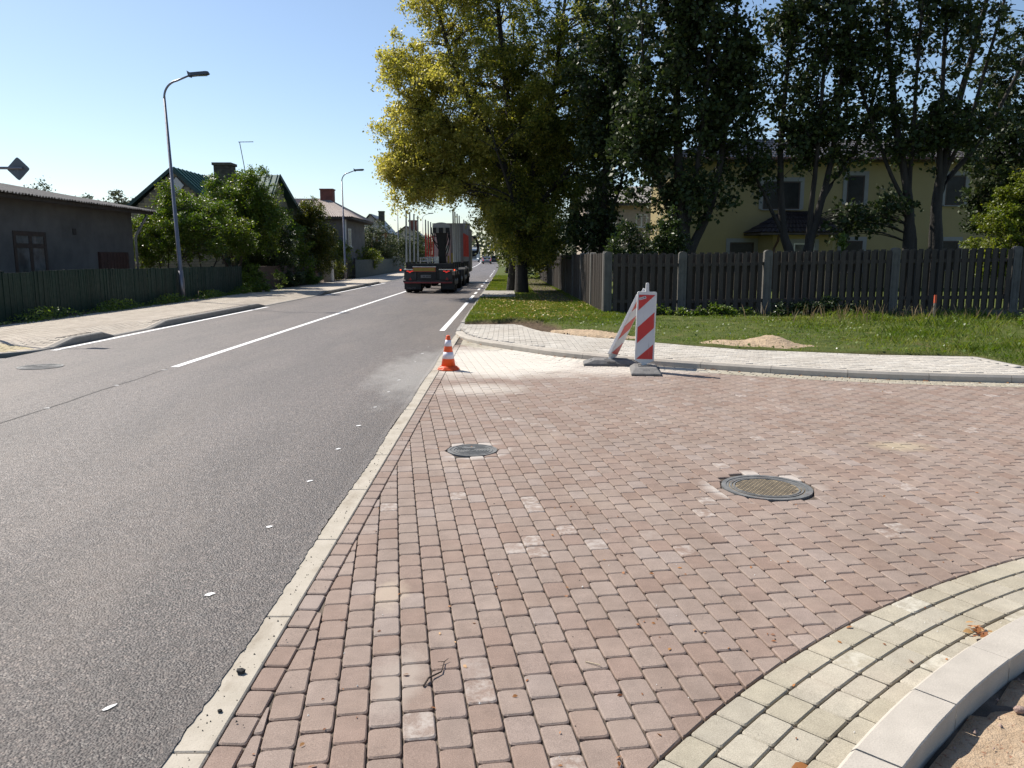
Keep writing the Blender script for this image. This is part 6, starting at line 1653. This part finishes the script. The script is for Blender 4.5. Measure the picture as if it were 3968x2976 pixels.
V, F = curled(lx, [random.uniform(.010, .028) for _ in lx]); tag(link('leaf_litter', np_mesh('leaf_litter', V, F, L_LITTER)), kind='stuff')
lx = []
for i in range(130):
    p, d = on_kerb(random.uniform(.3, 13)); n_ = np.array([d[1], -d[0]]); p = p + n_ * abs(random.gauss(.02, .04)); lx.append((p[0], p[1], .004))
V, F = curled(lx, [random.uniform(.010, .026) for _ in lx]); tag(link('kerb_litter', np_mesh('kerb_litter', V, F, L_LITTER)), kind='stuff')
M_TWIG = mat('twig', (.045, .032, .024), .9)
m = MB(); m.tube([(-.315, 2.80, .006), (-.30, 2.85, .012), (-.255, 2.90, .010), (-.25, 2.98, .008), (-.235, 3.0, .012)], [.004, .004, .003, .002, .001], 6); m.tube([(-.25, 2.98, .008), (-.275, 2.97, .014)], [.002, .001], 5)
tag(m.build('twig', M_TWIG), 'dark crooked twig lying across two pale pavers', 'twig')
M_STRAW = mat('straw', (.45, .37, .25), .8)
m = MB(); m.tube([(.315, 2.985, .004), (.37, 2.95, .008)], .0022, 5); tag(m.build('straw', M_STRAW), 'short pale straw on a red paver', 'straw')

# ------------------------------------------------------------------ timber truck
M_TBLK = mat('truck_black', (.022, .022, .024), .5, .2, var=.3, scale=4)
M_TDK = mat('truck_dark_grey', (.050, .050, .052), .6, .1, var=.3, scale=3)
M_STK = mat('stake_steel', (.26, .265, .275), .45, .5, var=.2, scale=3)
M_TRED = mat('truck_red', (.55, .055, .035), .5, var=.15, scale=3)
M_PINK = mat('sunlit_cab_back', (.55, .40, .37), .5, var=.08, scale=2)
M_HOOD = mat('hood_grey', (.36, .35, .33), .5, var=.08, scale=3)
M_CABW = mat('cab_back_grey', (.19, .175, .16), .55, var=.12, scale=2)
M_BOARDY = mat('board_yellow', (.36, .24, .035), .4, var=.1, scale=4)
M_BOARDR = mat('board_red', (.42, .06, .03), .4, var=.1, scale=4)
M_TYRE = mat('tyre', (.018, .018, .018), .85, var=.3, scale=8)
M_RIM = mat('wheel_rim', (.30, .30, .31), .4, .6, var=.1, scale=8)
M_ALU = mat('aluminium', (.50, .50, .49), .35, .7, var=.1, scale=5)
M_RLENS = lamp_mat('tail_lamp_red', (.70, .03, .02), .45)
M_ALENS = lamp_mat('marker_lamp', (.85, .10, .03), 1.0)
M_RREF = mat('red_reflector', (.33, .02, .02), .35)
M_RSTRIP = mat('red_strip', (.24, .025, .03), .4)
M_PLATE = mat('number_plate', (.20, .20, .21), .5, var=.2, scale=30)
M_LETTER = mat('letter_grey', (.16, .165, .17), .6)
M_HOSE = mat('hose_black', (.014, .014, .014), .5)
TX, TY = -3.62, 37.5
T = empty('timber_truck', (TX, TY, 0), 'timber truck with tall steel stakes and a folded crane driving away', 'truck')
def X(a): return TX + a      # metres from the truck's centre line
def tb(name, x0, x1, y0, y1, z0, z1, m, parent=T, bev=0): 
    b = MB(); b.bx(X(x0), X(x1), TY + y0, TY + y1, z0, z1)
    return b.bevelled(name, m, parent, bev) if bev else b.build(name, m, parent)
tb('chassis', -.42, .42, .3, 16, .78, 1.05, M_TBLK); tb('rear_crossmember', -.6, .6, .12, .3, .5, .98, M_TBLK)
tb('bumper_beam', -1.19, 1.12, -.02, .12, .50, .585, M_TDK, bev=.01); tb('bumper_strip', -1.16, 1.08, -.026, -.0205, .452, .515, M_RSTRIP)
wb = tb('warning_board', -.73, .33, -.03, -.005, .985, 1.19, M_BOARDR); tb('yellow_field', -.70, .30, -.0345, -.0305, 1.015, 1.165, M_BOARDY, wb); tb('board_ledge', -.74, .34, -.04, .14, 1.195, 1.225, M_ALU, wb)
tb('plate_holder', -.55, .33, .02, .11, .6, .96, M_TBLK); npl = tb('number_plate', -.36, .09, .0, .018, .715, .825, M_PLATE); tb('plate_frame', -.375, .105, .0185, .0195, .70, .84, M_LETTER, npl)
for k in range(6): tb('character', -.27 + k * .058 + (.03 if k > 1 else 0), -.27 + k * .058 + .036 + (.03 if k > 1 else 0), -.002, -.0005, .738, .80, M_TDK, npl)
for sx, a, b in ((-1, -1.13, -.57), (1, .50, 1.08)):
    tb('lamp_box', a, b, .0, .3, .60, 1.06, M_TDK, bev=.015); tb('lamp_shelf', a - .03, b + .03, -.03, .45, 1.065, 1.095, M_ALU)
    cx = (a + b) / 2 - (.02 if sx < 0 else -.04)
    tl = tb('tail_lamp', cx - .17, cx + .17, -.03, -.002, .93, 1.05, M_TBLK)
    bb_ = MB(); bb_.prism([(X(cx - .155), 1.035), (X(cx - .155), .995), (X(cx - .06), .985), (X(cx - .035), .94), (X(cx + .035), .94), (X(cx + .06), .985), (X(cx + .155), .995), (X(cx + .155), 1.035), (X(cx + .05), 1.035), (X(cx + .03), 1.0), (X(cx - .03), 1.0), (X(cx - .05), 1.035)][::-1], 'y', TY - .042, TY - .031); bb_.build('lens', M_RLENS, tl)
    tr = MB(); q = cx + (.01 if sx < 0 else .02); tr.prism([(X(q - .075), .60), (X(q + .075), .60), (X(q), .745)], 'y', TY - .012, TY - .002); tr.build('triangle_reflector', M_RREF, T)
    fx0, fx1 = (-1.17, -.40) if sx < 0 else (.59, 1.15)
    mf = tb('mudflap', fx0, fx1, .25, .27, .16, .5, M_TBLK)
    if sx < 0:
        cu = bpy.data.curves.new('letters', 'FONT'); cu.body = 'VOLVO'; cu.size = .105; cu.extrude = .002; cu.align_x = 'CENTER'; cu.space_character = 1.25
        to = bpy.data.objects.new('letters', cu); COL.objects.link(to); bpy.context.view_layer.update()
        me = bpy.data.meshes.new_from_object(to.evaluated_get(bpy.context.evaluated_depsgraph_get())); bpy.data.objects.remove(to)
        me.materials.clear(); me.materials.append(M_LETTER); me.transform(Matrix.Rotation(rad(90), 4, 'X'))
        lo_ = link('letters', me, mf, (-.84, .245, .185))
    mk = MB(); mx = X(sx * 1.30 if sx < 0 else 1.20); mk.tube([(X(sx * 1.12), TY + .05, 1.03), (mx, TY + .02, 1.06)], .018, 6); mko = mk.build('marker_stalk', M_TBLK, T)
    mk = MB(); mk.bx(mx - .03, mx + .03, TY - .03, TY + .05, 1.03, 1.1); mk.build('marker_lamp', M_ALENS, mko)
def wheel(x, y, r=.50, w=.30, par=T):
    root_o = MB(); root_o.lathe([(r * .62, -w / 2), (r * .93, -w / 2), (r, -w / 2 + .05), (r, w / 2 - .05), (r * .93, w / 2), (r * .62, w / 2)], (X(x), TY + y, r + .0), 24, 'x'); t_ = root_o.build('wheel', M_TYRE, par, smooth=False)
    rm = MB(); rm.lathe([(r * .61, -w / 2 + .02), (r * .61, w / 2 - .02)], (X(x), TY + y, r), 18, 'x'); rm.build('rim', M_RIM, t_)
    hb = MB(); sx = 1 if x > 0 else -1; hb.lathe([(.16, sx * (w / 2 - .02)), (.12, sx * (w / 2 + .06))], (X(x), TY + y, r), 12, 'x'); hb.build('hub', M_RIM, t_)
for y in (.95, 2.35, 6.6, 10.2, 11.6, 15.6):
    for x in (-1.02, 1.0): wheel(x, y)
    if y not in (15.6,):
        for x in (-.68, .66): wheel(x, y)
for y in (.95, 2.35, 10.2, 11.6):
    for sx in (-1, 1):
        fd = MB(); pts = [(y + .62 * math.cos(t), .5 + .62 * math.sin(t)) for t in np.linspace(.15, math.pi - .15, 9)]
        ax = X(sx * 1.0)
        for i in range(8):
            (ya, za), (yb, zb) = pts[i], pts[i + 1]
            fd.hexa([(ax - .2, TY + ya, za), (ax + .2, TY + ya, za), (ax + .2, TY + yb, zb), (ax - .2, TY + yb, zb)], [(ax - .2, TY + ya, za + .02), (ax + .2, TY + ya, za + .02), (ax + .2, TY + yb, zb + .02), (ax - .2, TY + yb, zb + .02)])
        fd.build('mudguard', M_TDK, T)
# bunks and stakes
def bunk(y, red):
    bm_ = tb('bunk', -1.15, 1.15, y - .09, y + .09, 1.12, 1.34, M_TBLK)
    for sx in (-1, 1):
        s = MB(); x0 = sx * 1.13; x1 = sx * (1.10 if not red else 1.12); H_ = 3.84
        def sec(x, z, hw, hd): return [(X(x) - hw, TY + y - hd, z), (X(x) + hw, TY + y - hd, z), (X(x) + hw, TY + y + hd, z), (X(x) - hw, TY + y + hd, z)]
        lower = MB(); lower.hexa(sec(x0 - sx * .06, 1.2, .05, .06), sec(x0, 1.42, .045, .06)); lower.build('stake_foot', M_TBLK, bm_)
        if red:
            s.hexa(sec(x0, 1.42, .042, .055), sec(x0, 1.7, .042, .055)); s.hexa(sec(x1, 3.05, .036, .05), sec(x1, H_, .03, .045)); so = s.build('stake', M_STK, bm_)
            r_ = MB(); r_.hexa(sec(x0, 1.701, .046, .057), sec(x1, 3.049, .042, .052)); r_.build('painted_stake', M_TRED, bm_)
        else:
            s.hexa(sec(x0, 1.42, .045, .06), sec(x1, H_, .03, .045)); s.build('stake', M_STK, bm_)
            g_ = MB(); g_.hexa(sec(x0 - sx * .03, 1.43, .008, .064), sec(x1 - sx * .018, H_ - .02, .007, .048)); g_.build('edge_rail', M_ALU, bm_)
for y in (.9, 2.3, 4.1, 5.9): bunk(y, False)
for y in (10.2, 11.8, 13.4, 15.0): bunk(y, True)
tb('bed_floor', -.5, .5, .5, 7.0, 1.06, 1.14, M_TBLK); tb('front_bed', -.5, .5, 9.6, 16, 1.06, 1.14, M_TBLK); tb('drawbar', -.15, .15, 7.0, 9.6, .85, 1.0, M_TBLK); tb('toolbox', .95, 1.2, 8.4, 9.4, .55, 1.0, M_TDK, bev=.02); tb('fuel_tank', .85, 1.22, 12.6, 14.4, .45, 1.05, M_TDK, bev=.08)
# headboard and cab
hbd = tb('headboard', -1.2, 1.2, 16.4, 16.5, 1.2, 3.9, M_CABW); tb('sunlit_headboard_half', -1.17, -.1, 16.385, 16.398, 1.25, 3.2, M_PINK, hbd)  # left half painted paler and pinker, standing for sun on the headboard
cab = tb('cab', -1.22, 1.22, 17.0, 19.2, .7, 3.6, M_CABW, bev=.08); rk_ = MB()
for zz in (1.45, 1.62): rk_.tube([(X(-.95), TY + 5.0, zz), (X(-.1), TY + 5.0, zz)], .025, 6)
for xx in (-.9, -.5, -.15): rk_.tube([(X(xx), TY + 5.0, 1.1), (X(xx), TY + 5.0, 1.62)], .022, 6)
rk_.build('bed_rack', M_ALU, T)
# crane folded upright behind the headboard
cr = MB()
def sect(hw, z, yo): return [(X(-hw), TY + 7.8 + yo, z), (X(hw), TY + 7.8 + yo, z), (X(hw), TY + 8.25 + yo, z), (X(-hw), TY + 8.25 + yo, z)]
cr.hexa(sect(.24, 1.1, .1), sect(.19, 2.1, 0)); cr.hexa(sect(.19, 2.101, 0), sect(.33, 3.06, -.1)); cro = cr.build('crane', M_TBLK, T)
hd = MB(); arc = [(.49 * math.cos(t), 3.34 + .23 * math.sin(t)) for t in np.linspace(0, math.pi, 15)]
hd.prism([(X(a_), b_) for a_, b_ in arc] + [(X(-.45), 3.28), (X(.45), 3.28)], 'y', TY + 7.55, TY + 7.75); hd.build('crane_hood', M_HOOD, cro)
tb('hood_back', -.40, .40, 7.76, 8.2, 3.07, 3.5, M_TDK, cro)
for a, b in ((-.46, -.29), (-.13, .09), (.25, .46)): tb('boom_section', a, b, 7.52, 7.75, 3.02, 3.279, M_TBLK, cro)
for a, b in ((-.285, -.14), (.10, .245)): tb('boom_plate', a, b, 7.60, 7.75, 3.0, 3.278, M_HOOD, cro)
for (x0, z0, x1, z1, x2, z2) in ((-.42, 3.1, -.5, 2.7, -.17, 2.1), (-.36, 3.05, -.4, 2.6, -.16, 2.3), (.44, 3.1, .46, 2.6, .2, 1.9), (.4, 3.0, .36, 2.7, .2, 2.2), (-.2, 1.7, -.42, 1.4, -.15, 1.25), (-.55, 3.3, -.5, 2.9, -.3, 2.8), (.42, 2.9, .44, 2.3, .26, 1.7)):
    h = MB(); h.tube([tuple(p) for p in catmull3([np.array([X(x0), TY + 7.7, z0]), np.array([X(x1), TY + 7.6, z1]), np.array([X(x2), TY + 7.75, z2])], 6)], .028, 6); h.build('hose', M_HOSE, cro)
tb('valve_block', .24, .40, 7.8, 8.1, 1.9, 2.3, M_ALU, cro); tb('crane_foot', -.42, -.16, 7.6, 7.9, 1.3, 1.7, M_ALU, cro); tb('yellow_jack', .30, .40, 8.0, 8.2, 1.25, 1.75, M_BOARDY, cro); tb('yellow_jack', .50, .60, 8.0, 8.2, 1.3, 1.9, M_BOARDY, cro)
ld = MB()
for x in (-.82, -.70): ld.tube([(X(x), TY + 16.3, 1.9), (X(x), TY + 16.3, 2.9)], .018, 5)
for z in (2.0, 2.5): ld.tube([(X(-.9), TY + 16.3, z), (X(-.62), TY + 16.3, z)], .018, 5)
ld.build('ladder', M_TBLK, T)
mh_ = MB(); mh_.tube([tuple(p) for p in catmull3([np.array([X(1.28), TY + 17.5, 3.05]), np.array([X(1.55), TY + 17.5, 2.9]), np.array([X(1.68), TY + 17.5, 2.5]), np.array([X(1.66), TY + 17.5, 2.1]), np.array([X(1.5), TY + 17.5, 1.85]), np.array([X(1.3), TY + 17.5, 1.8])], 5)], .085, 8)
mh_.build('mirror_arm', M_HOSE, T, smooth=True); tb('mirror_glint', 1.27, 1.36, 17.3, 17.4, 2.75, 3.0, M_ALU)

# ------------------------------------------------------------------ oncoming lorry and cars, far down the road
M_VWHITE = mat('vehicle_white', (.62, .63, .65), .3, .1, var=.04, scale=2)
M_VSILV = mat('vehicle_silver', (.33, .35, .39), .3, .5, var=.05, scale=2)
M_VDARK = mat('vehicle_dark', (.03, .032, .036), .3, .2, var=.1, scale=2)
M_HEADL = lamp_mat('head_lamp', (.9, .9, .85), .8)
LY = 215; lx0, lz = -6.75 + rb(LY), rz(LY)
Lr = empty('lorry', (lx0, LY, lz), 'white lorry coming towards the camera far down the road', 'lorry')
def vb(root, name, x0, x1, y0, y1, z0, z1, m, parent=None, bev=0):
    O = origin_of(root); b = MB(); b.bx(O.x + x0, O.x + x1, O.y + y0, O.y + y1, O.z + z0, O.z + z1)
    return b.bevelled(name, m, parent or root, bev) if bev else b.build(name, m, parent or root)
cbn = MB(); O = origin_of(Lr)
cbn.prism([(O.y, O.z + .5), (O.y, O.z + 2.0), (O.y + .25, O.z + 2.9), (O.y + .9, O.z + 3.6), (O.y + 2.2, O.z + 3.7), (O.y + 2.2, O.z + .5)], 'x', O.x - 1.25, O.x + 1.25); cbn.bevelled('cab', M_VWHITE, Lr, .06)
ws = MB(); ws.hexa([(O.x - 1.12, O.y + .005, O.z + 2.02), (O.x + 1.12, O.y + .005, O.z + 2.02), (O.x + 1.12, O.y + .05, O.z + 2.02), (O.x - 1.12, O.y + .05, O.z + 2.02)], [(O.x - 1.05, O.y + .24, O.z + 2.88), (O.x + 1.05, O.y + .24, O.z + 2.88), (O.x + 1.05, O.y + .3, O.z + 2.88), (O.x - 1.05, O.y + .3, O.z + 2.88)])
for v in range(len(ws.v)): ws.v[v] = (ws.v[v][0], ws.v[v][1] - .03, ws.v[v][2])
ws.build('windscreen', M_GLASS, Lr)
gr = vb(Lr, 'grille', -.65, .65, -.03, -.002, .85, 1.7, M_VDARK)
for k in range(4): vb(Lr, 'grille_bar', -.62, .62, -.05, -.031, .95 + k * .2, 1.02 + k * .2, M_VSILV, gr)
for sx in (-1, 1):
    vb(Lr, 'headlight', sx * 1.0 - .22, sx * 1.0 + .22, -.03, -.002, .78, 1.0, M_HEADL); vb(Lr, 'mirror', sx * 1.45 - .12, sx * 1.45 + .12, .1, .25, 2.0, 2.7, M_VDARK)
    for yy in (1.2, 6.0, 8.0):
        w_ = MB(); w_.lathe([(.3, -.15), (.48, -.15), (.5, -.1), (.5, .1), (.48, .15), (.3, .15)], (O.x + sx * 1.05, O.y + yy, O.z + .5), 16, 'x'); w_.build('wheel', M_TYRE, Lr)
vb(Lr, 'bumper', -1.24, 1.24, -.06, .1, .38, .74, M_VWHITE); vb(Lr, 'lamp_bar', -.9, .9, .75, .85, 3.62, 3.78, M_ALU); vb(Lr, 'box_body', -1.27, 1.27, 2.6, 12, .9, 3.95, M_VWHITE); vb(Lr, 'sun_visor', -1.1, 1.1, .0, .18, 2.92, 3.06, M_VDARK)

def car(root, L, W, H_, prof_lo, prof_hi, body, boot):
    """rear view at -y; profiles in (y, z)"""
    O = origin_of(root)
    b = MB(); b.prism([(O.y + p[0], O.z + p[1]) for p in prof_lo], 'x', O.x - W / 2, O.x + W / 2); b.bevelled('body', body, root, .06)
    n = len(prof_hi); g_ = MB()
    lo = [(O.x - W / 2 + .05, O.y + p[0], O.z + p[1]) for p in prof_hi]; z0 = min(p[1] for p in prof_hi); zt = max(p[1] for p in prof_hi)
    def xi(z): return (W / 2 - .06) - .16 * (z - z0) / (zt - z0)
    g_.hexa([(O.x - xi(p[1]), O.y + p[0], O.z + p[1]) for p in prof_hi], [(O.x + xi(p[1]), O.y + p[0], O.z + p[1]) for p in prof_hi]); gh = g_.build('cabin', body, root)
    p, q = prof_hi[0], prof_hi[1]
    def lerp(a, b, t): return a + (b - a) * t
    ya, za, yb, zb = lerp(p[0], q[0], .12), lerp(p[1], q[1], .12), lerp(p[0], q[0], .86), lerp(p[1], q[1], .86)
    wn_ = MB(); wn_.hexa([(O.x - xi(za) + .08, O.y + ya - .015, O.z + za), (O.x + xi(za) - .08, O.y + ya - .015, O.z + za), (O.x + xi(za) - .08, O.y + ya + .02, O.z + za), (O.x - xi(za) + .08, O.y + ya + .02, O.z + za)],
                         [(O.x - xi(zb) + .08, O.y + yb - .015, O.z + zb), (O.x + xi(zb) - .08, O.y + yb - .015, O.z + zb), (O.x + xi(zb) - .08, O.y + yb + .02, O.z + zb), (O.x - xi(zb) + .08, O.y + yb + .02, O.z + zb)]); wn_.build('rear_window', M_GLASS, gh)
    for sx in (-1, 1):
        vb(root, 'tail_lamp', sx * (W / 2 - .17) - .10, sx * (W / 2 - .17) + .10, -.025, .04, boot - .34, boot - .12, M_RLENS)
        for yy in (.75, L - .85):
            w_ = MB(); w_.lathe([(.18, -.1), (.31, -.1), (.33, -.07), (.33, .07), (.31, .1), (.18, .1)], (O.x + sx * (W / 2 - .12), O.y + yy, O.z + .33), 16, 'x'); wo = w_.build('wheel', M_TYRE, root)
        vb(root, 'mirror', sx * (W / 2 + .08) - .09, sx * (W / 2 + .08) + .09, L * .55, L * .58, .95, 1.08, body)
    vb(root, 'bumper', -W / 2 + .05, W / 2 - .05, -.05, .06, .3, .52, M_VDARK); vb(root, 'number_plate', -.26, .26, -.06, -.028, boot - .32, boot - .2, M_PLATE)
CY1 = 165; c1 = empty('car', (-3.35 + rb(CY1), CY1, rz(CY1)), 'silver saloon car with glowing tail lamps on the right lane far ahead', 'car', 'cars far down the road')
car(c1, 4.5, 1.8, 1.45, [(0, .32), (0, .85), (.12, .98), (4.2, .9), (4.48, .6), (4.48, .3)], [(.75, .95), (1.25, 1.42), (2.5, 1.45), (3.3, .93)], M_VSILV, 1.0)
CY2 = 182; c2 = empty('car', (-3.6 + rb(CY2), CY2, rz(CY2)), 'white estate car driving just ahead of the silver saloon', 'car', 'cars far down the road')
car(c2, 4.7, 1.9, 1.75, [(0, .35), (0, .95), (.1, 1.05), (4.3, 1.0), (4.68, .65), (4.68, .33)], [(.15, 1.02), (.55, 1.72), (3.0, 1.75), (3.8, 1.03)], M_VWHITE, 1.25)
CY3 = 172; c3 = empty('car', (-1.75 + rb(CY3), CY3, rz(CY3)), 'dark car with a red lamp half hidden behind linden leaves', 'car', 'cars far down the road')
car(c3, 4.6, 1.85, 1.7, [(0, .35), (0, .95), (.1, 1.05), (4.3, 1.0), (4.58, .65), (4.58, .33)], [(.15, 1.02), (.5, 1.66), (3.0, 1.7), (3.8, 1.03)], M_VDARK, 1.25)
# spilled sand and bare earth at the edge of the lawn behind the barriers
def spill():
    xs = np.linspace(-1.25, 1.25, 60); ys = np.linspace(-.35, .35, 24); X_, Y_ = np.meshgrid(xs, ys)
    R = np.hypot(X_ / 1.2, Y_ / .30) + .12 * np.sin(X_ * 7) * np.sin(Y_ * 9 + X_ * 3); Z = .11 * np.clip(1 - R, 0, 1) ** .6 + RNG.normal(0, .008, X_.shape) - .05 * (R > .98)
    idx = np.arange(X_.size).reshape(X_.shape); F = np.stack([idx[:-1, :-1], idx[:-1, 1:], idx[1:, 1:], idx[1:, :-1]], -1)[R[:-1, :-1] < 1.05]
    return np_mesh('sand_heap', np.stack([X_, Y_, Z], -1).reshape(-1, 3), F, M_HEAP, smooth=True)
o = link('sand_heap', spill(), None, (1.75, 15.75, .09), (0, 0, rad(-52))); tag(o, 'flat spill of pale sand along the lawn edge behind the leaning barrier', 'sand heap')
